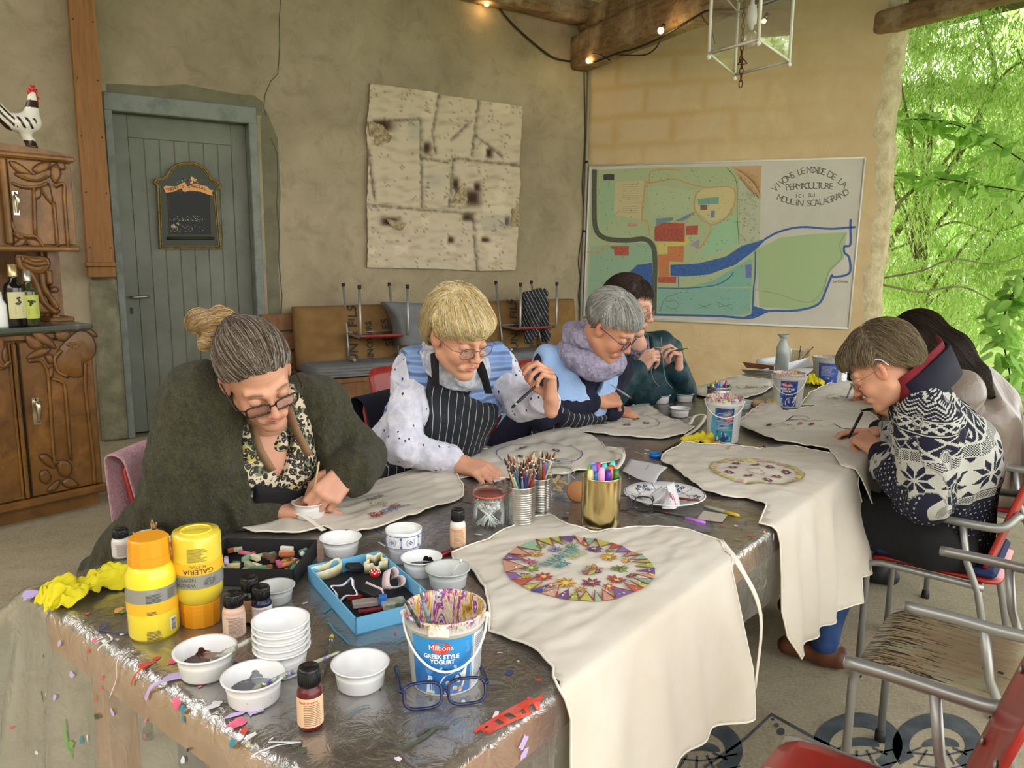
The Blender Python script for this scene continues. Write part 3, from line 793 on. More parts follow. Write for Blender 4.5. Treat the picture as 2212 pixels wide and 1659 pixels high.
# --- orange boarded post
p0,p1=L_(190,570,.14),L_(248,570,.14);t0,t1=L_(148,0,.14),L_(204,0,.14)
b=MB();zt=4.35;pr=lambda p,t,z:p[0]+(t[0]-p[0])*(z-p[2])/(t[2]-p[2])
z0=p0[2]
V=[]
for z in (z0,zt):
    for (x,y) in ((pr(p0,t0,z),.005),(pr(p1,t1,z),.005),(pr(p1,t1,z),.14),(pr(p0,t0,z),.14)):V.append((x,y,z))
b.add(V,[(3,2,1,0),(4,5,6,7),(0,1,5,4),(1,2,6,5),(2,3,7,6),(3,0,4,7)])
boxspan(b,p0[0]-.004,p1[0]+.004,.0,.155,z0-.10,z0-.02,bev=.006);boxspan(b,p0[0]-.012,p1[0]+.008,.0,.165,z0-.02,z0+.012,bev=.004)
post=b.build('trim_2',wood('orange_varnished_pine',srgb('99662a'),srgb('744c1c'),(9,9,.8),.55,4,.1,srgb('8d5a2a')),kind='structure');put(post,LR,LO)
d=MB()
for k,z in enumerate(np.linspace(z0+.12,3.9,7)):
    for p_,t_ in ((p0,t0),(p1,t1)):
        x=pr(p_,t_,z)+(.02 if p_ is p0 else-.02);d.ball((x,.141,z),(.006,.003,.006),8)
d.build('screw_head',mat('black_iron',(.03,.03,.03),.5,.6),post)
# --- unseen wall added behind the camera to darken the foreground; garden side stays open
b=MB();b.box((-3.2,-4.2,2.25),(7.4,.3,4.5));b.build('wall_back_added',PLASTER,kind='structure')
b=MB();b.box((-6.9,0,2.25),(.3,8.6,4.5));b.build('wall_far_left',PLASTER,kind='structure')
# --- right wall with a ragged free end
ex=R_(1905,690)[0]
b=MB();n=40;th=.34
V=[]
for i in range(n+1):
    z=4.5*i/n;j=.012*math.sin(z*4.1)+.010*math.sin(z*13+1)+.008*math.sin(z*31)+.006*math.sin(z*57);V+=[(ex-.17+j*2.2,0,z),(ex-.05+j,-.05-.01*math.sin(z*19),z),(ex+j*1.2,-th*.6,z),(ex-.02+j,-th,z)]
V0=len(V)
for i in range(n+1):V+=[(0,0,4.5*i/n),(0,-th,4.5*i/n)]
F=[]
for i in range(n):
    a=4*i;c_=V0+2*i;F+=[(c_,c_+2,a+4,a),(a,a+4,a+5,a+1),(a+1,a+5,a+6,a+2),(a+2,a+6,a+7,a+3),(a+3,a+7,c_+3,c_+1)]
b.add(V,F,0,True)
for p in range(len(b.m)):
    if p % 5 in (1,2):b.m[p]=1  # outward end face coloured paler, as if catching the outside light
wr=b.build('wall_right',[LIME,mat('pale_lit_render',srgb('cbbd9c'),.9,col2=srgb('a99a78'),ns=9,bs=14,bst=1,bd=.03)],kind='structure');put(wr,RR,RO)
# --- roof: ceiling boards, wall plate along the left wall, tie beam over the room, eave beam on the open side
b=MB()
CY=4.42
for i in range(30):b.box((0,i*.2-.1-.0,0),(12.5,.192,.03),bev=.004)
for i in range(15):b.box((0,6+i*.2-.1,0),(12.5,.192,.03),bev=.004)
ce=b.build('ceiling',DARKPLANK,kind='structure')
a=math.radians(150);A_=np.array([[math.sin(math.radians(57)),-math.cos(math.radians(57)),0],[math.cos(math.radians(57)),math.sin(math.radians(57)),0],[0,0,1]])
Rc,Oc=wallframe(57,(CORNER[0],CORNER[1],CY));Rc2=Rc.copy()
put(ce,Rc,np.array([CORNER[0],CORNER[1],CY])-Rc[:,0]*1.2+Rc[:,1]*(-.2))
def beam(name,p,q,wd,ht,mt,seed=0,kind='structure',twist=.0):
    p,q=A3(p),A3(q);L=np.linalg.norm(q-p);x=unit(q-p);y=unit(np.cross((0,0,1),x));z=np.cross(x,y);n=max(6,int(L/.12));b=MB();V=[]
    rg=np.random.default_rng(seed);ph=rg.uniform(0,6,8);m_=16
    for i in range(n+1):
        s=L*i/n;cy=.015*math.sin(s*1.7+ph[0]);
        for k in range(m_):
            t=2*math.pi*(k+.5)/m_;cc,ss=math.cos(t),math.sin(t);e=.34
            yy=math.copysign(abs(cc)**e,cc)*wd/2*(1+.05*math.sin(s*3+ph[1]+t)+.03*math.sin(s*9+ph[2]+3*t));zz=math.copysign(abs(ss)**e,ss)*ht/2*(1+.05*math.sin(s*2.3+ph[3]+t)+.03*math.sin(s*8+ph[4]+2*t))
            V.append((s,yy+cy,zz))
    F=[(i*m_+k,i*m_+(k+1) % m_,(i+1)*m_+(k+1) % m_,(i+1)*m_+k) for i in range(n) for k in range(m_)]+[tuple(range(m_))[::-1],tuple(n*m_+k for k in range(m_))]
    b.add(V,F,0,True);o=b.build(name,mt,kind=kind);put(o,np.array([x,y,z]).T,p);return o
zc=L_(1270,62)[2]
pA=LO+LR@A3((-.02,.09,zc+.11));pB=LO+LR@A3((-1.55,.09,zc+.11))
beam('trim_3',pB,pA,.20,.22,OLDWOOD,1)
pB2=LO+LR@A3((-4.6,.09,zc+.32));beam('trim_4',LO+LR@A3((-6,.1,4.3)),LO+LR@A3((0,.1,4.3)),.22,.18,OLDWOOD,2)
td=np.array([math.sin(math.radians(154)),math.cos(math.radians(154)),0])
zb=onwall(1290,160,CORNER[:2],RAZ)[2]
ts=CORNER+A3((0,0,zb+.19))-LR[:,0]*.14
tie=beam('trim_5',ts,ts+td*5.2,.26,.34,OLDWOOD,3)
tie2=beam('trim_6',ts+A3((.05,.1,.3)),ts+td*5+A3((.05,.1,.34)),.2,.2,OLDWOOD,5)
# broken brick and mortar pocket beside the beam
b=MB();boxspan(b,0.0,.22,0.0,.03,zb+.32,zb+.62,bev=.01);o=b.build('trim_7',mat('broken_render',srgb('a79c7e'),.95,col2=srgb('5d5442'),ns=12,lo=.45,hi=.55,bs=18,bst=1,bd=.04),kind='structure');put(o,RR,RO)
# eave
ea=math.radians(147);ed=np.array([math.sin(ea),math.cos(ea),0]);e0=RO+RR@A3((ex-.12,-.1,0));ze=R_(1962,72)[2]
for k,(o_,zz_,wd,ht) in enumerate(((0,.12,.16,.2),(.28,.2,.1,.08),(.55,.26,.12,.06),(.85,.32,.14,.06))):
    q=e0+np.array([ed[1]*-1,ed[0],0])*(o_-.1)
    beam('trim_%d' % (8+k),q+A3((0,0,ze+zz_))-ed*.4,q+A3((0,0,ze+zz_))+ed*7,wd,ht,OLDWOOD if k % 2==0 else DARKPLANK,20+k)
b=MB();boxspan(b,-.4,7.5,-.25,1.1,ze+.36,ze+.39);o=b.build('trim_12',DARKPLANK,kind='structure');put(o,np.array([ed,[-ed[1],ed[0],0],[0,0,1]]).T,e0)
# ---------------------------------------------------------------- outside: willows, shrub, broad-leaved branch
def leaf_cloud(n,cen,rad,size,aspect,pal,seed,hang=.6,shell=.35):
    rg=np.random.default_rng(seed);P=rg.normal(size=(n,3));P /= np.linalg.norm(P,axis=1)[:,None];P *= (rg.uniform(shell,1,n)**.5)[:,None]*np.array(rad);P+=np.array(cen)
    P+=.18*np.stack([vnoise(P,3,seed+1),vnoise(P,3,seed+2),vnoise(P,3,seed+3)],1)
    P=P[P[:,2]>.05];n=len(P)
    d=rg.normal(size=(n,3));d[:,2]-=hang*2;d /= np.linalg.norm(d,axis=1)[:,None];u=np.cross(d,rg.normal(size=(n,3)));u /= np.linalg.norm(u,axis=1)[:,None]
    L=size*rg.uniform(.6,1.3,n)[:,None];wv=L*aspect
    V=np.stack([P,P+d*L*.45+u*wv,P+d*L,P+d*L*.45-u*wv],1).reshape(-1,3);F=np.arange(4*n).reshape(-1,4)
    pal=np.array(pal);c=pal[rg.integers(0,len(pal),n)]*rg.uniform(.8,1.2,n)[:,None];return V,F,np.repeat(c,4,0)
LEAF=mat('leaf',(.3,.5,.1),.55,attr='Col',transl=.58,spec=.3)
BARK=mat('bark',srgb('5d5238'),.9,col2=srgb('8a7f5c'),ns=9,bs=20,bst=.6)
def tree(name,label,cat,base,cen,rad,n,size,aspect,pal,seed,branches,hang=.6,group=None,shell=.3):
    t=empty(name,base,0,label,cat,group);base=A3(base)
    V,F,c=leaf_cloud(n,A3(cen)-base,rad,size,aspect,pal,seed,hang,shell)
    mesh_np('foliage',V,F,LEAF,t,smooth=False,attrs={'Col':('FLOAT_COLOR',np.c_[np.clip(c,0,1),np.ones(len(c))])})
    b=MB()
    for pts,r in branches:
        P=spline([A3(p)-base for p in pts],6);b.tube(P,np.linspace(r,r*.25,len(P)),7)
    b.build('trunk',BARK,t);return t
rg=random.Random(5)
WP=[srgb('c6e089'),srgb('b4d574'),srgb('d9ecaa'),srgb('a3c768'),srgb('d0e698'),srgb('e8f3c4')]
def brs(base,cen,rad,seed,n=9,r=.05):
    rg=random.Random(seed);out=[([base,(base[0]+.1,base[1],base[2]+1.2),(cen[0]-.1,cen[1],cen[2]+rad[2]*.6)],r*1.6)]
    for i in range(n):
        a=rg.uniform(0,6.28);z=rg.uniform(.8,cen[2]+rad[2]*.4);e=(cen[0]+math.cos(a)*rad[0]*.9,cen[1]+math.sin(a)*rad[1]*.9,z+rg.uniform(.3,1.6))
        out.append(([(base[0]+.05,base[1],z*.6),((base[0]+e[0])/2+rg.uniform(-.2,.2),(base[1]+e[1])/2,z+rg.uniform(0,.5)),e],r*rg.uniform(.3,.8)))
    return out
for i,(bx,by,cx,cy,cz,rx_,ry_,rz_,n,lb) in enumerate((
        (4.9,9.6,4.9,9.4,2.3,1.3,1.1,2.1,26000,'weeping willow close behind the end of the cream wall'),
        (6.9,9.0,6.8,8.9,2.6,1.5,1.3,2.6,26000,'weeping willow at the right edge, nearest the open side'),
        (6.0,11.8,5.9,11.6,3.6,1.9,1.3,3.2,30000,'tall pale willow standing behind the two nearer willows'),
        (9.2,12.3,9.0,12.0,3.4,2.2,1.6,3.3,22000,'tall willow furthest right beyond the open side'))):
    tree('willow_tree',lb,'tree',(bx,by,-.11),(cx,cy,cz),(rx_,ry_,rz_),int(n*2.1),.088,.085,WP,40+i,brs((bx,by,-.1),(cx,cy,cz),(rx_,ry_,rz_),60+i,12,.05),1.0,'willows outside the open side')
tree('garden_hedge','dense bright hedge closing the garden far behind the willows','hedge',(9,15.5,-.11),(9,15.5,2.0),(5.5,1.0,2.6),30000,.13,.2,[srgb('9cc94a'),srgb('b4d964'),srgb('84b53a'),srgb('c8e27c')],77,[([(7,15.5,0),(7,15.4,2),(6.8,15.4,3.4)],.08)],.3)
# long arching branch with broad leaves in front of the willows
BP=[srgb('a0cc68'),srgb('aed675'),srgb('8fbe58'),srgb('bce088')]
def leafy_branch(name,label,P,n,size,seed,group=None,cat='branch'):
    rgn=np.random.default_rng(seed);S=spline(P,14);t=empty(name,S[-1],0,label,cat,group);o0=A3(S[-1]);b=MB();b.tube([p-o0 for p in S],np.linspace(.004,.009,len(S)),6);b.build('stem',mat('dark_twig',srgb('3c3a22'),.8),t)
    V,F,C=[],[],[]
    for k in range(n):
        i=rgn.integers(1,len(S)-1);p=A3(S[i])-o0+rgn.normal(size=3)*.05;d=unit(rgn.normal(size=3)*np.array([1,1,.5])+A3((0,0,-.5)));u=unit(np.cross(d,rgn.normal(size=3)+A3((0,0,2))));nn=np.cross(d,u)
        L=size*rgn.uniform(.6,1.2);wd=L*.24;b0=len(V)
        for (s,w_) in ((0,0),(.2,.7),(.5,1),(.8,.6),(1,0)):V+=[p+d*L*s-u*wd*w_+nn*wd*w_*.25-A3((0,0,1))*L*.15*s*s,p+d*L*s-A3((0,0,1))*L*.15*s*s,p+d*L*s+u*wd*w_+nn*wd*w_*.25-A3((0,0,1))*L*.15*s*s]
        for q in range(4):F+=[(b0+3*q,b0+3*q+1,b0+3*q+4,b0+3*q+3),(b0+3*q+1,b0+3*q+2,b0+3*q+5,b0+3*q+4)]
        C+=[np.array(BP[rgn.integers(0,4)])*rgn.uniform(.8,1.2)]*15
    mesh_np('foliage',V,F,LEAF,t,smooth=True,attrs={'Col':('FLOAT_COLOR',np.c_[np.clip(C,0,1),np.ones(len(C))])})
leafy_branch('leafy_branch','arching broad-leaved branch, upper of two across the willows',[Q(1925,262,8.3),Q(2000,258,8.1),Q(2080,275,7.9),Q(2150,310,7.7),Q(2260,380,7.4)],130,.19,1)
leafy_branch('leafy_branch','arching broad-leaved branch, lower of two across the willows',[Q(1920,378,8.2),Q(1980,382,8.1),Q(2060,390,7.9),Q(2130,402,7.7),Q(2270,420,7.5)],120,.17,2)
leafy_branch('leafy_shrub','broad-leaved shrub at the right edge beside the long-haired person',[Q(2190,900,5.2),Q(2180,800,5.3),Q(2165,720,5.4),Q(2180,650,5.5),Q(2215,600,5.5)],130,.17,3,cat='shrub')
for k,(P,r) in enumerate((([(1900,560),(1960,470),(2040,380),(2110,270),(2150,180),(2135,90),(2110,20)],.05),([(1915,545),(1975,520),(2060,480),(2150,500),(2240,470)],.02),([(1915,480),(1950,430),(2010,380),(2080,300),(2160,170),(2230,120)],.03),([(1910,600),(1990,585),(2060,560),(2150,570),(2230,540)],.015),([(1905,615),(1990,630),(2080,620),(2160,660),(2230,700)],.015))):
    b=MB();S=spline([Q(x,y,9.0-.25*k) for x,y in P],8);c0=A3(S[0]);b.tube([p-c0 for p in S],np.linspace(r*.8,r*.4,len(S)),7)
    o=b.build('willow_limb',mat('pale_bark',srgb('8f8a66'),.85,col2=srgb('5e5a3e'),ns=8),loc=c0);tag(o,['thick pale limb rising steeply through the willow leaves','thin bare twig crossing level with the board bottom','second pale limb forking towards the upper right corner','thin twig just above the long-haired person','lowest thin twig drooping behind the long-haired person'][k],'branch','bare limbs among the willow leaves')
# ================================================================ FURNITURE AND WALL THINGS
# --- cabinet (two-part carved buffet) : local x along its front, y out of the front, z up
BF=onz(229,1090,0.0);BR_,_=wallframe(39,BF)
def B_(px,py,off=0.0):p=onwall(px,py,BF[:2],39,off);q=(p-BF)@BR_;return np.array([q[0],q[1],q[2]])
CW=wood('carved_oak',srgb('80551f'),srgb('573810'),(1.5,8,1.2),.42,5,.25,srgb('a06c30'),.5);CWD=wood('dark_oak',srgb('4c2c12'),srgb('33200f'),(1.5,8,1.2),.5,5,.2)
BRASS=mat('pale_brass',(.72,.66,.5),.3,1)
cab=empty('carved_buffet',BF,0,'carved oak buffet with hutch and stone top at the left edge','cabinet');put(cab,BR_,BF)
xr=0.0;xl=-1.75;zt=B_(205,700)[2];hd=-.17
b=MB();boxspan(b,xl,xr,-.52,-.02,.10,zt-.03);boxspan(b,xl+.02,xr-.015,-.5,-.05,.0,.10);boxspan(b,xl-.01,xr+.015,-.53,.02,.085,.135,bev=.012);boxspan(b,xl-.01,xr+.012,-.53,.0,zt-.07,zt-.03,bev=.01)
b.build('body',CW,cab)
b=MB();boxspan(b,xl-.02,xr-.0,-.54,.025,zt-.03,zt+.005,bev=.012);b.build('stone_top',mat('dark_marble',srgb('4a4f46'),.25,col2=srgb('7b7f70'),ns=5,lo=.52,hi=.6),cab)
dl=B_(50,880)[0]                                   # meeting line of the doors
b=MB();boxspan(b,dl+.006,xr-.012,-.02,.004,.14,zt-.075,bev=.005);door=b.build('door',CW,cab)
b=MB();boxspan(b,dl-.7,dl-.035,-.02,.004,.14,zt-.075,bev=.005);door2=b.build('door',CW,cab)
b=MB();boxspan(b,dl-.004,dl+.004,-.03,.002,.14,zt-.075);b.build('gap',mat('black_gap',(.01,.008,.006),.9),cab)
b=MB();boxspan(b,dl-.032,dl-.010,-.02,.02,.14,zt-.075,bev=.008);boxspan(b,dl-.05,dl-.036,-.02,.014,.14,zt-.075,bev=.005);b.build('moulding',CW,cab)
b=MB();dz=B_(20,765)[2];boxspan(b,dl-.45,dl-.065,0,.03,dz-.08,dz+.09,bev=.01);dw=b.build('drawer',CW,cab)
# carving: raised leaves and stems in relief
def carve(parent,leaves,stems,off,M=B_,mt=CW,r=.009,dark=True):
    b=MB()
    for P in leaves:                                 # closed outlines, domed
        pts=[M(x,y) for x,y in P];S=spline(pts,5,True);c=sum(S)/len(S);n=len(S)
        V=[A3((p[0],off,p[2])) for p in S]+[A3((c[0]+(p[0]-c[0])*.6,off+.008,c[2]+(p[2]-c[2])*.6)) for p in S]+[A3((c[0],off+.009,c[2]))]
        F=[(i,n+i,n+(i+1) % n,(i+1) % n) for i in range(n)]+[(n+i,2*n,n+(i+1) % n) for i in range(n)]
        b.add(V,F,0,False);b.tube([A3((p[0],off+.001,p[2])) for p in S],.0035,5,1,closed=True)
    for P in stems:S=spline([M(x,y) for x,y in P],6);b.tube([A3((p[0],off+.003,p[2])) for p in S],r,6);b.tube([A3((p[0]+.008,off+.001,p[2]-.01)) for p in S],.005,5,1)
    return b.build('carving',[mt,CWD],parent)
k=3.016
z2=lambda L:[[(x/k,600+y/k) for x,y in P] for P in L]
carve(door,z2([[(460,380),(520,345),(590,370),(622,450),(600,520),(540,560),(530,640),(440,640),(380,600),(360,520),(390,450)],[(170,525),(230,470),(300,455),(325,470),(270,510)],[(205,350),(260,350),(330,400),(360,460),(300,440),(230,400)],
    [(165,380),(230,390),(280,440),(250,465),(190,450)],[(360,360),(420,340),(455,370),(420,410),(370,400)],[(290,510),(330,500),(345,540),(320,560)],[(310,600),(340,580),(340,640),(315,655)],[(540,330),(590,335),(630,380),(600,380)],
    [(370,1200),(430,1190),(465,1230),(450,1290),(390,1280)],[(255,1270),(300,1250),(330,1300),(300,1340),(262,1320)],[(250,1160),(300,1150),(350,1200),(350,1240),(290,1210)],[(400,1330),(450,1300),(510,1350),(440,1365)],[(300,1390),(350,1330),(390,1320),(360,1380)]]),
    z2([[(395,470),(350,530),(375,610),(430,640)],[(430,440),(470,425),(500,440),(480,460),(440,430)],[(310,640),(345,1150),(370,1200)],[(335,655),(400,680),(420,740),(455,1180)],[(550,550),(555,760),(600,1150),(612,1340)],[(180,540),(260,540),(300,600),(312,650)]]),.006)
def handle(parent,px,py,M,off,s=1.0):
    c=M(px,py);b=MB();b.box((c[0],off+.002,c[2]-.02*s),(.036*s,.004,.15*s),bev=.001);S=[(c[0],off+.004,c[2]+.03*s),(c[0],off+.03,c[2]+.02*s),(c[0],off+.036,c[2]-.02*s),(c[0],off+.02,c[2]-.08*s)]
    b.tube(spline(S,5),np.interp(np.linspace(0,1,16),[0,.3,.6,1],[.009,.016,.013,.006])*s,8);b.box((c[0],off+.005,c[2]+.042*s),(.006,.004,.014),mi=1);b.build('handle',[BRASS,mat('black_gap',(.01,.008,.006),.9)],parent)
handle(door,77,880,B_,.006)
carve(dw,[[(0,760),(8,745),(5,770),(12,785),(2,778)]],[[(-20,770),(0,790),(15,780)]],.03)
# hutch
hx=B_(165,500,hd)[0];h0=B_(100,540,hd)[2];h1=B_(150,352,hd)[2]
b=MB();boxspan(b,xl+.1,hx,-.5,hd-.02,h0+.02,h1);boxspan(b,xl+.08,hx+.012,-.51,hd+.012,h0-.01,h0+.025,bev=.01);boxspan(b,xl+.08,hx+.02,-.52,hd+.02,h1,h1+.035,bev=.012)
boxspan(b,xl+.1,hx,-.52,-.47,zt,h0);boxspan(b,hx-.10,hx,-.5,-.44,zt,h0)
V=[]
for i in range(21):
    t=i/20;x=xl+.08+(hx+.02-xl-.08)*t;z=h1+.035+.05*math.sin(math.pi*t)**.5;V+=[(x,-.5,z),(x,hd,z),(x,hd,h1+.03),(x,-.5,h1+.03)]
b.add(V,[(4*i+j,4*i+4+j,4*i+4+(j+1) % 4,4*i+(j+1) % 4) for i in range(20) for j in range(4)])
b.build('hutch',CW,cab)
hz0,hz1=h0+.03,h1-.005;hdl=B_(14,440,hd)[0]
b=MB();boxspan(b,hdl+.02,hx-.004,hd-.02,hd+.004,hz0,hz1,bev=.004);hdoor=b.build('door',CW,cab)
b=MB();boxspan(b,hdl-.018,hdl+.012,hd-.02,hd+.022,hz0,hz1,bev=.008);b.build('moulding',CW,cab)
k2=3.0167;H_=lambda x,y:B_(x,y,hd);z1_=lambda L:[[(x/k2,150+y/k2) for x,y in P] for P in L]
carve(hdoor,z1_([[(60,600),(110,610),(170,650),(210,690),(130,680),(80,640)],[(90,680),(160,720),(250,730),(330,690),(320,650),(240,690),(150,680)],[(210,650),(260,610),(320,605),(310,650),(250,680)],[(330,640),(370,620),(395,680),(360,740),(330,700)],
    [(370,610),(410,610),(420,650),(385,650)],[(260,760),(310,740),(330,800),(340,880),(290,830)],[(220,790),(260,770),(260,830),(215,850)],[(80,1060),(130,1070),(160,1100),(110,1100)],[(85,1150),(120,1110),(170,1100),(140,1150)],[(170,1110),(230,1110),(270,1150),(200,1155)]]),
    z1_([[(75,740),(150,765),(250,760),(300,740)],[(70,990),(100,1060),(170,1085),(230,1090),(280,1155)],[(215,770),(225,1080)],[(345,860),(370,1150)],[(350,760),(410,745),(415,850),(440,1160)]]),hd+.006,H_)
handle(hdoor,32,432,H_,hd+.006,.85)
# carved bracket beside the niche
carve(cab,z1_([[(130,1210),(230,1215),(340,1230),(350,1290),(300,1330),(220,1320),(170,1290)],[(250,1530),(300,1510),(390,1550),(410,1590),(250,1590)],[(370,1420),(405,1430),(405,1450),(360,1450)]]),
    z1_([[(140,1220),(160,1290),(220,1330),(260,1400),(310,1520),(390,1590)],[(300,1330),(310,1420),(360,1500),(400,1560)],[(180,1240),(250,1270),(330,1260)],[(345,1310),(350,1400)]]),hd-.06,H_,r=.018)
b=MB();xb=B_(110,600,hd)[0];boxspan(b,xb,hx-.02,-.44,hd-.07,zt+.0,zt+.03,bev=.008);boxspan(b,xb+.02,hx-.1,-.3,hd-.075,zt+.03,h0);b.build('bracket',CW,cab)
# --- rooster figurine on top
rp=B_(55,318,hd-.1);rw=BF+BR_@A3((rp[0],hd-.12,h1+.084));S_=.92
rt=empty('rooster_figurine',rw,0,'white and brown painted ceramic rooster on top of the buffet','figurine')
fx=BR_[:,0];up=A3((0,0,1));fy=BR_[:,1]
def RP(x,z,y=0):return fx*x+up*z+fy*y
f=uni([(el(RP(.01,.12),(.085,.055,.055),np.array([fx,fy,up]).T),.0),(rc(RP(.05,.15),RP(.065,.25),.045,.026),.03),(el(RP(.068,.27),(.026,.022,.028)),.01),(rc(RP(-.06,.12),RP(-.115,.175),.04,.04),.03),(rc(RP(-.11,.17),RP(-.135,.14),.03,.022),.02),(rc(RP(.01,.08),RP(.03,.015),.03,.022),.02),(rc(RP(.04,.03),RP(.04,.0),.02,.03),.01)])
V,F=nets(f,(-.2,-.2,-.02),(.2,.2,.33),.004)
lx,lz,ly=V@fx,V[:,2],V@fy;c=np.tile([.78,.74,.64],(len(V),1));dk=np.array(srgb('3a2418'))
k_=((lx<-.05)&(np.sin((lx+lz)*170)>.1))|((np.abs(lx-.01)<.05)&(lz>.09)&(lz<.15)&(np.sin(lx*160+lz*90)>.35))|((lz>.21)&(lz<.25))|(lz<.03);c[k_]=dk
c[(lz>.245)&(lx>.075)]=(.45,.03,.02)
mesh_np('body',V,F,mat('painted_ceramic',(.8,.8,.7),.25,attr='Col'),rt,attrs={'Col':('FLOAT_COLOR',np.c_[c,np.ones(len(c))])})
b=MB();RED=mat('rooster_red',(.5,.03,.02),.3)
for i,(x,z,r) in enumerate(((.05,.295,.012),(.062,.312,.015),(.076,.316,.013),(.086,.3,.01))):b.ball(RP(x,z),(r,.008,r*1.5),8)
b.ball(RP(.088,.243),(.008,.008,.022),8);b.tube([RP(.085,.27),RP(.108,.262)],[.008,.001],6);b.build('comb',RED,rt)
# --- bottles in the niche
def lathe_thing(name,prof,mt,loc,label,cat,n=28,group=None):b=MB();b.lathe(prof,n=n);return b.build(name,mt,loc=loc,label=label,cat=cat,group=group)
def bottle(px,h,body,lab,label,cap,tilt=0):
    q=B_(px,678,hd+.12);c=BF+BR_@A3((q[0],hd+.10,zt+.006));t=empty('liqueur_bottle',c,0,label,'bottle','bottles in the buffet niche');put(t,BR_,c);r=h*.155
    b=MB();b.lathe([(0,0),(r*.95,0),(r,.01),(r,h*.62),(r*.85,h*.68),(r*.35,h*.74),(r*.33,h*.88),(r*.4,h*.89),(r*.4,h*.92)]);b.build('glass',body,t)
    b=MB();b.lathe([(r*.42,h*.80),(r*.43,h*.81),(r*.43,h),(0,h)]);b.build('cap',cap,t)
    b=MB();n=12;V=[]
    for i in range(n+1):
        a=math.radians(35+110*i/n);V+=[((r+.0015)*math.cos(a),(r+.0015)*math.sin(a),h*.14),((r+.0015)*math.cos(a),(r+.0015)*math.sin(a),h*.56)]
    b.add(V,[(2*i,2*i+2,2*i+3,2*i+1) for i in range(n)],0,True);l_=b.build('label',mat('bottle_label_%d' % px,lab,.6),t)
    d=Draw(lambda x,y,l=0:((r+.003)*math.sin(x/r),(r+.003)*math.cos(x/r),y))
    for i in range(9):d.disc((random.uniform(-.016,.016),h*.42+random.uniform(-.018,.018)),.006,srgb('2c3420'),7)
    for i in range(4):d.line([(-.02,h*(.22+.03*i)),(.02,h*(.22+.03*i))],.003,srgb('5c5a3a'))
    d.build('print',l_)
GD=mat('very_dark_glass',srgb('15120f'),.12,spec=.8);GC=mat('clear_thick_glass',(.9,.9,.85),.05,trans=.9)
bottle(38,.335,GD,srgb('cfc794'),'dark glass bottle with cream label in the buffet niche',mat('gold_foil',(.65,.5,.25),.35,.8))
bottle(68,.30,mat('olive_glass',srgb('3b3f22'),.1,spec=.8),srgb('bcc65a'),'smaller bottle with lime green label beside the dark one',mat('silver_foil',(.6,.58,.5),.35,.8))
b=MB();c=BF+BR_@A3((B_(-4,640,hd+.1)[0],hd+.1,zt+.006));b.lathe([(0,0),(.035,0),(.036,.01),(.036,.12),(.02,.15),(.016,.19),(0,.19)]);b.build('white_flask',mat('white_glaze',(.8,.8,.76),.3),loc=c,label='white flask cut by the left frame edge in the buffet niche',cat='bottle')
# --- chalkboard sign on the door
SG=lambda x,y,l=0:np.array([L_(150*0+x/k2,150+y/k2,-.098)[0],-.094+l,L_(x/k2,150+y/k2,-.098)[2]])
sg=empty('menu_board',CORNER,0,'arched green and gold chalkboard sign hanging on the grey door','chalkboard');put(sg,LR,LO)
GOLD=mat('old_gold_paint',srgb('8a7238'),.45,.3,col2=srgb('6b5526'),ns=40);DG=mat('dark_green_paint',srgb('2c3320'),.5)
oP=[(1040,1165),(1025,760),(1003,740),(1015,715),(1060,715),(1085,690),(1110,650),(1150,622),(1200,612),(1260,612),(1310,632),(1345,665),(1365,715),(1395,725),(1435,755),(1420,780),(1400,790),(1435,1165)]
def xprism(M,P,y0,y1,mt,name,parent):
    from mathutils.geometry import tessellate_polygon
    n=len(P);V=[M(x,y,y0) for x,y in P]+[M(x,y,y1) for x,y in P];tr=tessellate_polygon([[Vector((p[0],p[1],0)) for p in P]])
    F=[tuple(n+i for i in t) for t in tr]+[t[::-1] for t in tr]+[(i,(i+1) % n,n+(i+1) % n,n+i) for i in range(n)]
    b=MB();b.add(V,F);return b.build(name,mt,parent)
bd=xprism(SG,oP,0,.022,DG,'backboard',sg)
b=MB();b.tube([SG(x,y,.024) for x,y in oP],.010,8,closed=True);iP=[(x+(1225-x)*.07,y+(900-y)*.035) for x,y in oP];b.tube([SG(x,y,.024) for x,y in iP],.005,6,closed=True);b.build('frame',GOLD,sg)
sl=xprism(SG,[(1100,1075),(1085,800),(1360,800),(1372,1075)],.0,.026,mat('black_slate',srgb('17191a'),.6),'slate',sg)
b=MB();b.tube([SG(1085,1100,.03),SG(1390,1100,.03)],.012,8);b.tube([SG(1093,800,.027),SG(1103,1078,.027),SG(1370,1078,.027),SG(1360,800,.027)],.002,5,1);b.build('chalk_ledge',[DG,mat('rust_line',srgb('7a4a2a'),.6)],sg)
rb=xprism(SG,[(1058,770),(1075,760),(1140,765),(1195,735),(1205,745),(1215,765),(1260,745),(1345,765),(1360,785),(1385,790),(1372,805),(1382,825),(1345,815),(1300,798),(1230,790),(1200,800),(1185,795),(1180,775),(1120,800),(1075,805)],.026,.034,mat('orange_ribbon',srgb('d89a55'),.5),'ribbon',sg)
d=Draw(lambda x,y,l=0:SG(x,-y,.036+l))
for i,ch in enumerate("TODAY'S"):d.text(ch,(1082+i*17.5,-(788-1.2*abs(i)-i*2.6)),27,srgb('7a2418'),.12,bold=.4)
for i,ch in enumerate('SPECIAL'):d.text(ch,(1226+i*17,-(768+(i-1.5)**2*.9-4)),27,srgb('7a2418'),-.1,bold=.4)
d.build('lettering',rb)
d=Draw(lambda x,y,l=0:SG(x,y,.0235+l));rg_=random.Random(3)
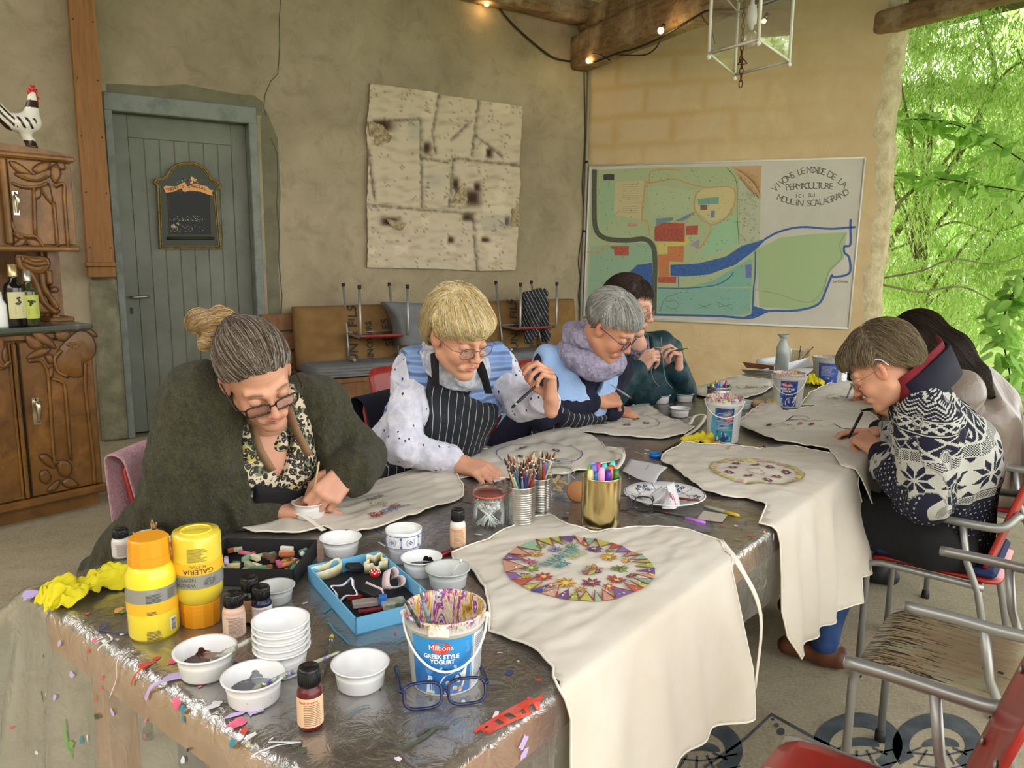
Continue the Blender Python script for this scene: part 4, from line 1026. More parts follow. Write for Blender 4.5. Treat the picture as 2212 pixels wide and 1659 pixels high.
for i in range(26):x=rg_.uniform(1145,1305);d.disc((x,720+((x-1225)/80)**2*14+rg_.uniform(-10,10)),rg_.uniform(5,10),rg_.choice([srgb('8a2c22'),srgb('b5403a'),srgb('3c6a44'),srgb('2c5a5a'),srgb('d8b860'),srgb('7a4a8a')]),7)
d.poly([(1235,745),(1240,700),(1258,705),(1250,745)],srgb('e0c070'));d.build('fruit_painting',bd)
d=Draw(lambda x,y,l=0:SG(x,y,.0275+l))
for i in range(90):
    r0=rg_.random();x,y=(rg_.uniform(1105,1330),rg_.choice([960,975,985])+rg_.uniform(-4,4)) if r0<.5 else ((rg_.uniform(1112,1180),rg_.uniform(985,1050)) if r0<.75 else (rg_.uniform(1120,1330),rg_.uniform(1020,1060)))
    d.line([(x,y),(x+rg_.uniform(-9,9),y+rg_.uniform(-5,5))],rg_.uniform(1,3.2),srgb('c8c3a8'))
for i in range(8):d.disc((rg_.uniform(1110,1170),rg_.uniform(985,1040)),rg_.uniform(4,9),srgb('a9a07c'),6,jit=.4)
d.build('chalk_marks',sl)
# --- plaster relief collage on the left wall
CK=3.529;CM=lambda x,y,l=0:np.array([L_(750+x/CK,150+y/CK)[0],.012+l,L_(750+x/CK,150+y/CK)[2]])
cv=empty('relief_collage',CORNER,0,'large cream plaster and paper relief collage on the grey wall','artwork');put(cv,LR,LO)
cp=[(165,112),(420,145),(600,170),(690,195),(1000,240),(1325,290),(1312,500),(1300,700),(1305,900),(1288,1100),(1292,1200),(1270,1530),(980,1535),(700,1520),(140,1510),(148,1300),(138,1060),(145,820),(150,620),(132,480),(155,300)]
V2,F2=cloth_grid([(x,y) for x,y in cp],13)
ck=vnoise(V2,.03,4);sm=[(690,195,640,480),(640,480,665,640),(995,240,940,660),(550,380,560,1040),(150,600,200,1000),(140,1035,960,1105),(800,680,770,1040),(945,1100,980,1535),(800,680,1300,735),(200,400,550,380),(960,500,1170,660),(780,540,930,400),(565,680,800,720)]
def segd(P,s):a=A3(s[:2]);d_=A3(s[2:])-a;t=np.clip(((P-a)@d_)/(d_@d_),0,1);return np.linalg.norm(P-a-t[:,None]*d_,axis=1)
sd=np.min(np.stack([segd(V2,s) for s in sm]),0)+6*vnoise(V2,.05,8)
hgt=.022+.006*vnoise(V2,.02,2)+.003*ck-.014*np.exp(-(sd/10)**2)+.004*np.exp(-((sd-22)/10)**2)
holes=[(265,430,85,45),(320,1160,80,35),(950,980,62,68),(1075,640,30,42),(910,1130,45,30),(1210,1160,20,35),(820,880,25,60),(780,1300,28,28),(1045,1300,35,20),(985,900,30,40),(600,600,30,50)]
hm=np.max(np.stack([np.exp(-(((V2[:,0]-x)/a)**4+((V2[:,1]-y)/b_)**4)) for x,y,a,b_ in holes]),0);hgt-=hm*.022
pat=[(620,215,55,50),(1150,960,50,45),(770,1340,50,60),(1100,1330,75,60),(905,1430,45,35),(1100,1430,45,38),(175,1385,32,34),(375,1380,35,40),(435,1365,22,40),(1120,1060,105,60),(580,1165,30,30),(830,960,50,60),(980,1240,38,60),(610,330,60,40),(240,520,70,60),(1160,300,70,45),(1165,870,30,30),(1040,620,28,35)]
pm=np.max(np.stack([(np.abs((V2[:,0]-x)/a)**3+np.abs((V2[:,1]-y)/b_)**3<1)*1.0 for x,y,a,b_ in pat]),0);hgt+=pm*.007
hgt=np.maximum(.022+(hgt-.022)*1.5,.0015);base=np.array(srgb('c6b89e'));c=np.tile(base,(len(V2),1));st=np.clip(vnoise(V2*np.array([.6,1.6]),.02,12)*.6,0,1)[:,None]
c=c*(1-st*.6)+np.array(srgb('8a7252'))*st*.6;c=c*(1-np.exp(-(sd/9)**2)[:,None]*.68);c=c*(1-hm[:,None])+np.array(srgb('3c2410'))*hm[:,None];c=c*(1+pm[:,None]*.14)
gr=(np.exp(-(((V2[:,0]-500)/50)**2+((V2[:,1]-470)/80)**2))+np.exp(-(((V2[:,0]-1120)/130)**2+((V2[:,1]-1170)/60)**2))+np.exp(-(((V2[:,0]-660)/80)**2+((V2[:,1]-850)/60)**2)))[:,None];c=c*(1-gr*.4)+np.array(srgb('8b8f8b'))*gr*.4
scr=(np.abs(vnoise(V2,.11,21))<.06)&(vnoise(V2,.012,22)>.15);c[scr] *= .5
V3=np.array([CM(x,y,h_) for (x,y),h_ in zip(V2,hgt)])
mesh_np('relief_surface',V3,np.array(F2),mat('old_plaster_paper',(.7,.65,.55),.85,bs=120,bst=.6,bd=.004,attr='Col'),cv,attrs={'Col':('FLOAT_COLOR',np.c_[np.clip(c,0,1),np.ones(len(c))])})
xprism(CM,cp,-.009,.0,mat('canvas_edge',srgb('9a8a6c'),.9),'backing',cv)
for P in (([(190,410),(250,430),(300,500),(335,510),(300,560),(215,590),(160,520),(140,400)]),([(280,1140),(430,1170),(400,1230),(340,1220)]),([(880,860),(895,1000),(870,1020),(780,1020),(800,960)]),([(1240,1060),(1285,1050),(1290,1200),(1235,1195)])):
    b=MB();n_=len(P);b.add([CM(x,y,.03+.025*math.sin(i*2.1)**2) for i,(x,y) in enumerate(P)]+[CM(sum(p[0] for p in P)/n_,sum(p[1] for p in P)/n_,.05)],[(i,(i+1) % n_,n_) for i in range(n_)],0,True);b.build('paper_flap',mat('peeling_paper',srgb('b7a784'),.8,col2=srgb('7a6648'),ns=30),cv)
# --- the hand-drawn garden map
MK=3.403;RM=lambda x,y,l=0:(lambda q:np.array([q[0],.022+l,q[2]]))(R_(1250+x/MK,340+y/MK,.022))
mp=empty('garden_map_board',CORNER,0,'big white board with a hand-drawn coloured garden map on the cream wall','map');put(mp,RR,RO)
bdm=xprism(RM,[(82,62),(2105,2),(1985,1258),(35,1172)],-.018,.0,mat('white_board',srgb('cfccc0'),.4,col2=srgb('c2bfb2'),ns=2),'board',mp)
b=MB()
for a_,c_ in (((82,62),(2105,2)),((2105,2),(1985,1258)),((1985,1258),(35,1172)),((35,1172),(82,62))):b.tube([RM(*a_),RM(*c_)],.011,6)
b.build('frame',mat('white_edging',srgb('d8d6cc'),.5),mp)
d=Draw(lambda x,y,l=0:RM(x,y,.0012+l));G1,G2,G3=srgb('aebd8f'),srgb('9cc095'),srgb('84b4a0');BL=srgb('2f5fa0');YL=srgb('cfc389');OR=srgb('cf9a52');RD=srgb('b5523a')
d.poly([(100,95),(500,75),(1120,65),(1340,60),(1330,690),(1290,1130),(1230,1170),(60,1150),(75,600)],G1)
d.poly([(1120,65),(1345,60),(1335,310),(1250,240),(1180,150)],srgb('c9a678'),lift=.0004)
d.poly([(150,170),(270,170),(260,440),(180,520),(150,460)],srgb('9fbf92'),lift=.0004)
d.poly([(270,180),(480,170),(470,460),(260,420)],srgb('cbbf92'),lift=.0004);d.poly([(500,200),(880,240),(850,420),(540,420)],srgb('b3c294'),lift=.0004)
d.poly([(880,240),(1140,210),(1150,330),(1080,440),(970,480),(860,380)],YL,lift=.0006)
d.poly([(90,650),(560,630),(550,960),(480,1150),(60,1140)],srgb('94b795'),lift=.0004)
d.poly([(980,500),(1160,420),(1180,640),(900,740)],srgb('9cc59a'),lift=.0004)
d.poly([(580,960),(1270,960),(1260,1140),(1180,1160),(580,1140)],G3,lift=.0005);d.poly([(1160,800),(1280,740),(1270,950),(800,960),(1000,900)],srgb('7fb59c'),lift=.0005)
d.poly([(1180,120),(1330,300),(1330,600),(1190,640)],srgb('b9bfa0'),lift=.0004)
d.poly([(1310,680),(1480,590),(1750,560),(1975,550),(1960,620),(1950,740),(1840,850),(1810,980),(1750,1080),(1600,1120),(1330,1100)],srgb('a4bd88'),lift=.0004)
d.poly([(675,790),(880,780),(1080,730),(1200,650),(1310,620),(1390,590),(1300,680),(1150,790),(960,860),(800,875),(675,870)],BL,lift=.001)
d.poly([(370,850),(430,790),(540,775),(545,965),(500,950),(470,880)],BL,lift=.001);d.poly([(1275,1090),(1400,1125),(1260,1190),(1200,1180),(1270,1150)],BL,lift=.001)
L2=lambda P,w_,c_,l=.0014:d.line(spline(P,6),w_,c_,lift=l)
L2([(1370,600),(1480,545),(1640,512),(1850,525),(2035,512)],15,BL);L2([(2000,455),(1998,520),(1998,640),(1955,655),(1955,700),(1990,740),(1990,850),(1880,880),(1860,870),(1820,970),(1760,1080),(1600,1125),(1400,1130),(1260,1180),(1000,1165),(480,1155)],16,BL)
L2([(1300,690),(1297,860),(1285,970),(1280,1100)],10,BL);L2([(580,960),(820,960),(1000,940),(1100,890),(1140,840)],7,BL);L2([(735,870),(735,950)],7,BL)
L2([(117,88),(115,300),(125,520),(200,595),(350,610),(480,600),(545,650),(562,760),(558,960),(555,1160)],36,srgb('54584a'),.0018)
for P in ([(560,510),(620,480),(780,480),(780,620),(560,615)],[(790,505),(880,500),(875,570),(790,570)],[(230,655),(370,650),(368,722),(265,720),(260,680)],[(585,880),(720,875),(715,925),(585,920)]):d.poly(P,RD,lift=.002)
for P in ([(585,715),(655,715),(655,655),(775,650),(770,770),(665,765),(665,875),(590,880)],):d.poly(P,srgb('c97a42'),lift=.0022)
d.poly([(570,630),(770,615),(765,580),(800,575),(815,620),(775,655),(655,655),(650,705),(590,710)],srgb('d3c46a'),lift=.0018)
d.poly([(875,305),(1030,290),(1030,340),(880,350)],srgb('6fa79a'),lift=.002);d.poly([(895,350),(945,350),(945,385),(895,385)],srgb('86604a'),lift=.002);d.poly([(1225,790),(1270,785),(1270,885),(1228,885)],srgb('6d74b5'),lift=.002)
d.poly([(183,125),(262,123),(262,168),(182,168)],srgb('3d4040'),lift=.002);d.poly([(970,395),(1000,390),(1000,440),(970,445)],srgb('7480a8'),lift=.002);d.poly([(820,640),(890,600),(885,680)],srgb('a795a0'),lift=.002)
d.poly([(360,485),(430,485),(430,508),(362,508)],srgb('c98f7a'),lift=.002);d.poly([(570,450),(700,440),(690,465),(570,500)],srgb('6f8f9a'),lift=.0015);d.poly([(710,465),(850,400),(850,425),(740,475)],srgb('5f8fae'),lift=.0018)
for P in ([(60,695),(180,690),(180,665),(235,630)],[(520,190),(530,110),(600,90),(750,95)],[(520,190),(490,200),(465,450),(505,470),(525,570)],[(520,190),(700,160),(800,190),(930,220),(1120,220),(1150,300),(1110,420),(980,495),(860,400),(860,280),(900,240)],[(700,475),(790,460),(860,400)],[(970,495),(965,560),(890,670)]):L2(P,9,OR,.0022)
rg_=random.Random(9);INK=srgb('4a4f3c')
for i in range(420):
    x,y=rg_.uniform(100,1330),rg_.uniform(90,1140);s=rg_.uniform(3,6);d.line([(x-s,y+rg_.uniform(-3,3)),(x+s,y+rg_.uniform(-3,3))],2,INK,lift=.0026)
    if i % 3==0:d.line([(x,y-s),(x+rg_.uniform(-3,3),y+s)],2,INK,lift=.0026)
for i in range(60):x,y=rg_.uniform(1180,1320),rg_.uniform(250,620);d.line([(x+7*math.cos(t),y+7*math.sin(t)) for t in np.linspace(0,6.28,8)],1.5,srgb('8b8b70'),lift=.0026) if x>1180+(y-620)*-.0 else None
for i in range(14):y=200+i*16;d.line([(320,y),(440,y+rg_.uniform(-3,3))],2,srgb('9a8f66'),lift=.0026)
for i in range(26):x=560+i*8;d.line([(x,520 if x>620 else 530),(x,612)],1.6,srgb('8d3a28'),lift=.0028)
for i in range(10):d.line([(1150+i*18,80+i*6),(1300+i*4,180+i*12)],2,srgb('a8794a'),lift=.0026)
for P in ([(640,1060),(700,1050),(740,1080),(720,1110),(680,1115),(640,1090)],[(600,1130),(620,1060),(660,1020),(760,990)],[(880,1080),(960,1110)],[(880,1110),(970,1080)],[(1010,1060),(1130,1115)],[(1030,1100),(1130,1080)]):d.line(P,2.5,INK,lift=.0026)
L2([(1280,975),(1450,1000),(1600,1050),(1720,1060),(1800,960),(1840,840),(1930,740),(1920,640),(1960,560)],3,srgb('7c8a60'),.0026);L2([(1090,75),(1160,180),(1165,420),(1180,640)],3,INK,.0026)
GI=srgb('77736a')
def arc_text(s,P0,P1,sag,size):
    n=len(s)
    for i,ch in enumerate(s):
        if ch==' ':continue
        t=i/(n-1);x=P0[0]+(P1[0]-P0[0])*t;y=P0[1]+(P1[1]-P0[1])*t-sag*4*t*(1-t);sl_=(P1[1]-P0[1]-sag*4*(1-2*t))/(P1[0]-P0[0])
        V,F=text_polys(ch,size*1.12,.0);a_=-math.atan(sl_);ca,sa=math.cos(a_),math.sin(a_)
        dd.mb.add([dd.M(x+(p[0]*ca-p[1]*sa),y-(p[0]*sa+p[1]*ca),.0) for p in V],F,dd.mi(GI))
dd=Draw(lambda x,y,l=0:RM(x,y,.0016+l))
arc_text('VIVONS LE MONDE DE LA',(1445,230),(1950,200),120,62);arc_text('PERMACULTURE',(1535,222),(1855,215),8,62);arc_text('ici au',(1600,280),(1725,272),0,52);arc_text('MOULIN SCALAGRAND',(1480,300),(1965,260),-58,60)
dd.build('lettering',bdm);V_t,F_t=text_polys('Le Champ',26);d.mb.add([d.M(1925+p[0],912-p[1],.0012) for p in V_t],F_t,d.mi(INK));d.build('map_drawing',bdm)
# --- pipe, cable, light string
b=MB();P=[LO+LR@(lambda q:A3((q[0],.028,q[2])))(L_(x,y,.028)) for x,y in ((1276,52),(1267,350),(1262,500),(1256,640))];P[0]=P[0];b.tube(P+[P[-1]*[1,1,0]],.014,10)
for q in (P[1],P[2]):b.lathe([(.0155,-.012),(.0175,-.012),(.0175,.012),(.0155,.012)],q,10,1)
b.build('conduit_pipe',[mat('grey_pvc',srgb('8f8d80'),.5),mat('black_iron',(.03,.03,.03),.5,.6)],label='thin grey conduit pipe running up the wall corner',cat='pipe')
BC=mat('black_cable',srgb('1c1a16'),.5)
b=MB();P=[LO+LR@A3((L_(x,y,.012)[0],.012,L_(x,y,.012)[2])) for x,y in ((1262,150),(1264,300),(1258,400),(1262,470),(1250,560),(1254,600),(1250,640),(1256,680))];b.tube(spline(P,5),.0045,6);b.build('wall_cable',BC,label='thin black cable hanging beside the conduit pipe',cat='cable')
ls=empty('light_string',CORNER+A3((0,0,3.4)),0,'black outdoor light string with glowing bulbs under the beam','string lights');o_=CORNER+A3((0,0,3.4))
wp=[LO+LR@A3((L_(x,y,.03)[0],.03,L_(x,y,.03)[2]))-o_ for x,y in ((980,-60),(1051,-4),(1070,8),(1110,55),(1180,115),(1215,130),(1262,134))]
dq=8.35;nl=np.array([-td[1],td[0],0])*-1;nl=nl if nl[0]<0 else-nl
bq=(ts+nl*.17)[:2];QB=lambda x,y:onwall(x,y,bq,154)
bp=[QB(x,y)-o_ for x,y,z in ((1285,134,8.2),(1330,116,7.9),(1372,105,7.6),(1420,85,7.3),(1460,62,7.0),(1500,38,6.7),(1535,22,6.4),(1620,18,6.0),(1700,-10,5.6))]
b=MB();b.tube(spline(wp+bp,6),.009,7);b.tube(spline([bp[1]+A3((0,0,-.01)),QB(1390,119)-o_,QB(1415,105)-o_,QB(1428,85)-o_],5),.006,6)
b.tube(spline([QB(1280,115)-o_,QB(1295,118)-o_,QB(1304,122)-o_,QB(1318,131)-o_],5),.005,6);b.tube(spline([QB(1515,30)-o_,QB(1522,45)-o_,QB(1535,60)-o_,QB(1545,95)-o_],5),.003,5)
b.build('cable',BC,ls)
BULB=mat('warm_bulb_glow',(1,.75,.4),.3,emit=(1,.55,.18),es=7)
for x,y,z,pos in ((1051,8,None,0),(1271,131,None,1),(1438,68,7.05,2),(1662,48,5.8,3)):
    c=(LO+LR@A3((L_(x,y,.07+.25*pos)[0],.07+.25*pos,L_(x,y,.07+.25*pos)[2]))-o_) if z is None else QB(x,y)+nl*.05-o_
    bb=MB();bb.ball(c,.027 if pos<3 else .016,14);bo=bb.build('bulb',BULB,ls)
    bb=MB();bb.tube([c+A3((.01,0,.02)),c+A3((.025,.0,.05))],.016,8);bb.build('socket',BC,ls)
    l=bpy.data.lights.new('bulb_light','POINT');l.energy=.8;l.color=(1,.62,.28);l.shadow_soft_size=.03;lo_=bpy.data.objects.new('bulb_light',l);COL.objects.link(lo_);lo_.parent=ls;lo_.location=tuple(c+A3((0,-.06,-.03)))
# --- lantern hanging from a chain
LD=4.3;la=Q(1615,60,LD);WM=mat('chipped_white_metal',srgb('d6d3c4'),.5,col2=srgb('9a927c'),ns=30,lo=.62,hi=.7)
lt=empty('hanging_lantern',la,0,'white metal and glass lantern hanging from a rusty chain','lantern')
bt=[Q(1527,132,4.2),Q(1591,103,4.05),Q(1708,112,4.22),Q(1636,140,4.45)]
bt=[A3((p[0],p[1],Q(1615,122,LD)[2])) for p in (Q(1530,137,4.25),Q(1590,104,4.72),Q(1706,116,4.38),Q(1635,145,3.98))]
tp=[p+A3((0,0,.42)) for p in bt];b=MB()
for i in range(4):
    j=(i+1) % 4;b.tube([bt[i]-la,bt[j]-la],.009,4);b.tube([tp[i]-la,tp[j]-la],.009,4);b.tube([bt[i]-la-A3((0,0,.025)),tp[i]-la],.0095,4)
    b.tube([tp[i]-la,(sum(tp)/4-la)+A3((0,0,.18))],.007,4);b.ball(bt[i]-la-A3((0,0,.02)),.014,8)
    m1=(bt[i]+A3((0,0,.36)))-la;m2=(bt[j]+A3((0,0,.36)))-la;b.tube([m1,m2],.005,4)
b.build('frame',WM,lt)
for i in range(4):
    j=(i+1) % 4;g=MB();g.add([bt[i]-la,bt[j]-la,tp[j]-la,tp[i]-la],[(0,1,2,3)]);g.build('pane',glassy('lantern_glass',(.96,.98,.96),.03,.03,gl_=.4),lt)
cc=sum(bt)/4-la
b=MB();b.lathe([(0,.14),(.012,.14),(.014,.17),(.028,.18),(.03,.22),(.024,.27),(.012,.28),(.008,.6)],cc+A3((.01,0,0)),14);b.build('socket',mat('white_porcelain',(.75,.75,.7),.25),lt)
b=MB();b.lathe([(0,.05),(.018,.055),(.034,.075),(.038,.10),(.03,.125),(.015,.145)],cc+A3((.01,0,0)),18);b.build('bulb',glassy('bulb_glass',(1,.97,.9),.1,.02),lt)
b=MB();b.tube([cc+A3((.01,0,.14)),cc+A3((.004,0,.085)),cc+A3((.016,0,.085)),cc+A3((.012,0,.14))],.0015,5);b.build('filament',mat('filament',(.9,.7,.3),.4,1),lt)
RUST=mat('rusty_iron',srgb('3d2a20'),.7,.5,col2=srgb('6b4028'),ns=60)
b=MB()
def chain(b,x,y,z0,z1,s=.03,r=.003):
    z=z0;k=0
    while z>z1:
        a=k % 2;P=[A3((x+(s*.28*math.cos(t) if a else 0),y+(0 if a else s*.28*math.cos(t)),z-s*.5+s*.62*math.sin(t))) for t in np.linspace(0,2*math.pi,11)[:-1]];b.tube(P,r,5,closed=True);z-=s*.95;k+=1
chain(b,cc[0]-.035,cc[1],1.25,cc[2]+.0);chain(b,cc[0]-.03,cc[1],cc[2]-.02,cc[2]-.13,.035)
for t in range(3):b.tube([cc+A3((-.03,0,.0)),cc+A3((-.03+.03*math.cos(t*2.1),.03*math.sin(t*2.1),-.03)),cc+A3((-.03,0,-.035))],.004,5)
b.build('chain',RUST,lt)
# ================================================================ TABLE, PLASTIC, APRONS
TBW=wood('stained_table_boards',srgb('65513d'),srgb('43362a'),(5,5,5),.5,3,.15,srgb('7b6a55'))
TR=np.array([[TU[0],TV[0],0],[TU[1],TV[1],0],[0,0,1]]);TRM=np.array([[TU[0],-TV[0],0],[TU[1],-TV[1],0],[0,0,1.0]])  # right-handed: y = -v
TORG=np.array([TA[0],TA[1],0])
tb=empty('work_table',TORG,0,'long wooden work table covered with clear plastic and craft things','table');put(tb,TRM,TORG)
def tbox(b,u0,u1,v0,v1,z0,z1,bev=0):boxspan(b,u0,u1,-v1,-v0,z0,z1,bev=bev)
b=MB();nb_=6
for i in range(nb_):tbox(b,.0,TL,TW*i/nb_+.001,TW*(i+1)/nb_-.001,TZ-.035,TZ,.004)
b.build('tabletop',TBW,tb)
b=MB();OB=wood('orange_apron_board',srgb('b98250'),srgb('94663c'),(1.5,6,6),.6,4,.1)
tbox(b,.02,.04,.03,TW-.03,TZ-.14,TZ-.035);tbox(b,TL-.04,TL-.02,.03,TW-.03,TZ-.14,TZ-.035);tbox(b,.04,TL-.04,.03,.05,TZ-.14,TZ-.035);tbox(b,.04,TL-.04,TW-.05,TW-.03,TZ-.14,TZ-.035);b.build('apron_board',OB,tb)
for (u,v) in ((.12,.1),(.12,TW-.1),(TL/2,.1),(TL/2,TW-.1),(TL-.12,.1),(TL-.12,TW-.1)):
    b=MB();tbox(b,u-.035,u+.035,v-.035,v+.035,0,TZ-.035,.004);b.build('leg',OB,tb)
def drape(u,v,lift=0.0,fold=.02,flare=.05,wr=.0,seed=0,kf=38.,cf=0.0):
    """a sheet laid over the table: flat on top, rounded over the edges, hanging beyond them"""
    eu=max(-u,u-TL,0.0);su=-1 if u<0 else 1;ev=max(-v,v-TW,0.0);sv=-1 if v<0 else 1
    dr=math.hypot(eu,ev);bu,bv=min(max(u,0),TL),min(max(v,0),TW);z=TZ+lift
    if dr<1e-9:
        w_=wr*(1-abs(_vn((u,v),seed)))*1.3 if wr else 0
        ed=min(u+.0,v+.0,TW-v,TL-u);return T(u,v,z+w_*min(1,max(ed,0)/.05))
    du,dv=su*eu/dr,sv*ev/dr;s=bu*abs(dv)+bv*abs(du)+math.atan2(ev,eu+1e-9)*.25*(1 if eu*ev>0 else 0)
    r=.02
    if dr<r*1.57:a=dr/r;out=r*math.sin(a);dz=r*(1-math.cos(a))
    else:out=r;dz=r+dr-r*1.57
    h_=max(0,dr-.03);cr=cf*math.exp(-((eu-ev)/(.35*dr+.02))**2) if eu>0 and ev>0 else 0
    g_=kf*(s+.25*h_*math.sin(3*s+seed));ff=.5+.5*math.sin(g_*.45+1.7*math.sin(g_*.21+seed)+seed)*(.55+.45*math.sin(g_*.13+seed*3))
    out+=lift*1.6+flare*h_+cr*h_+fold*min(1,h_/.25)*ff+fold*.18*min(1,h_/.12)*math.sin(g_*1.3+seed*2+5*dr+math.sin(g_*.31))
    dz=dz*(1-.5*cr*cr) if cr else dz
    return T(bu+du*out,bv+dv*out,z-dz)
def _vn(p,seed):return float(vnoise(np.array([[p[0],p[1]]]),9,seed)[0])*.6+float(vnoise(np.array([[p[0]*1,p[1]*2.2]]),16,seed+3)[0])*.4
def S_(px,py):            # pixel on the hanging side -> cloth coordinates
    p=onwall(px,py,T(0,TW+.03)[:2],38.0);return float((p[:2]-TA)@TU),TW+(TZ-p[2])+.01
def U_(px,py):return uv(px,py)
# plastic sheet
PL=glassy('clear_plastic_film',(.93,.95,.93),.02,.2,bs=22,bst=.45,op2=(6,.10),gl_=.45)
ps=empty('plastic_sheet',TORG,0,'crinkled clear plastic sheet with paint drips over the whole table','table cover')
V,F=[],[];us=np.concatenate([np.linspace(-.62,0,22),np.linspace(.03,TL,110),np.linspace(TL+.03,TL+.3,8)]);vs=np.concatenate([np.linspace(-.24,0,16),np.linspace(.02,TW,36),np.linspace(TW+.01,TW+.22,16)])
def pdrape(u,v,l=.0035):return drape(u,v,l,.012 if v>TW else .03,.02 if v>TW else .10,.0035,5,30.,.75)
for u in us:
    for v in vs:V.append(pdrape(u,v))
n_=len(vs);F=[(i*n_+j,(i+1)*n_+j,(i+1)*n_+j+1,i*n_+j+1) for i in range(len(us)-1) for j in range(n_-1)]
mesh_np('film',np.array(V)-TORG,F,PL,ps)
# paint drips and smears on the film
d=Draw(lambda x,y,l=0:pdrape(x,y,.0048+l)-TORG);rg_=random.Random(21)
PC={k:srgb(h) for k,h in dict(lil='b9a3d8',pink='e0507a',red='c93a22',teal='3b8298',org='e09a2a',grn='6f9a4a',wht='d8d6da',blu='3c4a8a',dgr='46503a',yel='c9cf5a',dbr='3e3022',yg='8a8a3a').items()}
def blob(c,r,col,n=12,jit=.35,sx=1,sy=1,rot=0):
    P=[];
    for k in range(n):
        t=2*math.pi*k/n;rr=r*(1+rg_.uniform(-jit,jit));x,y=rr*math.cos(t)*sx,rr*math.sin(t)*sy;P.append((c[0]+x*math.cos(rot)-y*math.sin(rot),c[1]+x*math.sin(rot)+y*math.cos(rot)))
    d.poly(P,col,lift=rg_.uniform(0,.0006))
def U2(px,py):            # pixel on the front skirt or the top
    u,v=uv(px,py)
    if u>=0:return u,v
    p=onwall(px,py,T(-.03,0)[:2],128.0);vv=float((p[:2]-TA)@TV);return-(TZ-p[2])-.0,vv
for px,py,r,c in ((97,1291,10,'org'),(152,1302,4,'lil'),(130,1330,7,'red'),(47,1300,20,'lil'),(200,1375,7,'wht'),(135,1405,8,'lil'),(190,1400,7,'pink'),(188,1290,8,'org'),(258,1325,14,'org'),(265,1330,10,'grn'),(190,1425,6,'red'),(103,1430,4,'blu'),
        (167,1470,10,'lil'),(150,1510,9,'lil'),(278,1430,10,'red'),(282,1455,9,'red'),(375,1435,12,'pink'),(375,1540,13,'pink'),(372,1495,6,'pink'),(390,1555,10,'teal'),(395,1575,7,'teal'),(465,1540,15,'lil'),(555,1545,13,'lil'),(515,1565,16,'pink'),(420,1540,13,'wht'),(512,1615,9,'wht'),(497,1628,11,'teal'),(523,1635,5,'yel'),
        (185,1610,12,'grn'),(200,1605,11,'teal'),(215,1600,8,'wht'),(225,1480,8,'pink'),(228,1500,6,'pink'),(325,1570,5,'pink'),(330,1600,5,'pink'),(640,1615,15,'dgr'),(655,1630,12,'dgr'),(625,1608,8,'dgr'),(1165,1475,7,'red'),(860,1650,8,'wht'),(1120,1435,3,'wht'),(1160,1570,13,'lil'),(1185,1580,11,'lil'),(1130,1650,10,'grn'),
        (470,1350,5,'wht'),(860,1335,6,'wht'),(1240,1085,9,'blu'),(1220,1125,12,'dbr'),(1205,1065,8,'blu'),(1180,1100,8,'wht'),(1420,985,9,'blu'),(1330,945,10,'lil'),(1300,960,12,'dbr'),(1570,965,8,'dbr'),(1590,1140,10,'lil'),(1610,1135,8,'blu'),(1620,1160,8,'red'),(1590,1170,8,'grn'),(1630,1200,9,'blu'),(1645,1150,6,'org'),(1550,1120,5,'yel'),(1500,1150,4,'wht')):
    u,v=U2(px,py);rr=r*1.1/1680
    blob((u,v),rr,PC[c],sx=rg_.uniform(.8,1.6),rot=rg_.uniform(0,3))
def streak(P,wpx,c,n=6):d.line([U2(*p) for p in spline([A3((*p,0)) for p in P],n)] if False else [U2(p[0],p[1]) for p in spline([A3((*p,0)) for p in P],n)],wpx*1.5/1680,PC[c],lift=.0008)
streak([(395,1462),(350,1470),(325,1500),(318,1530)],9,'lil');streak([(1165,1505),(1110,1535),(1060,1565),(1025,1588)],8,'red');streak([(1140,1535),(1100,1555),(1045,1585)],6,'red');[blob(U2(x_,y_),.007,PC['red'],9,.5,1.4,1,2.2) for x_,y_ in ((1150,1518),(1128,1530),(1105,1540),(1085,1558),(1060,1570),(1040,1580))];streak([(900,1600),(930,1585),(970,1580)],6,'dgr');streak([(945,1580),(915,1605),(870,1630)],7,'dgr')
streak([(755,1555),(775,1540),(800,1535)],3,'teal');streak([(708,1352),(730,1375),(755,1400)],5,'teal');streak([(740,1290),(725,1310),(700,1330)],8,'teal');streak([(170,1560),(178,1600),(190,1640)],6,'grn');streak([(283,1440),(288,1470),(285,1500)],5,'red')
streak([(190,1385),(205,1400),(208,1425)],4,'wht');streak([(245,1440),(255,1480),(250,1520)],2,'wht');streak([(235,1350),(225,1360),(205,1370)],5,'blu');streak([(590,1600),(560,1630),(540,1659)],3,'wht')
for i in range(260):
    u,v=rg_.uniform(-.4,3.2),rg_.uniform(.0,TW+.1)
    if u<0 and v>TW:continue
    s=rg_.uniform(.002,.006);blob((u,v),s,rg_.choice([PC[k] for k in ('wht','wht','dbr','lil','blu','dgr','yg','wht','red')]),6,.4,rg_.uniform(1,3),1,rg_.uniform(0,3))
for i in range(90):
    u,v=rg_.uniform(.5,4),rg_.uniform(.1,TW);L=rg_.uniform(.02,.07);a=rg_.uniform(-.5,.3);d.line([(u,v),(u+L*math.sin(a)*.5,v+L*.7),(u+L*math.sin(a),v+L*1.3)],rg_.uniform(.002,.006),rg_.choice([PC['dbr'],PC['dbr'],PC['blu'],PC['dgr'],PC['wht']]))
o=d.build('paint_mark',ps);tag(o,None,None,None,'stuff')
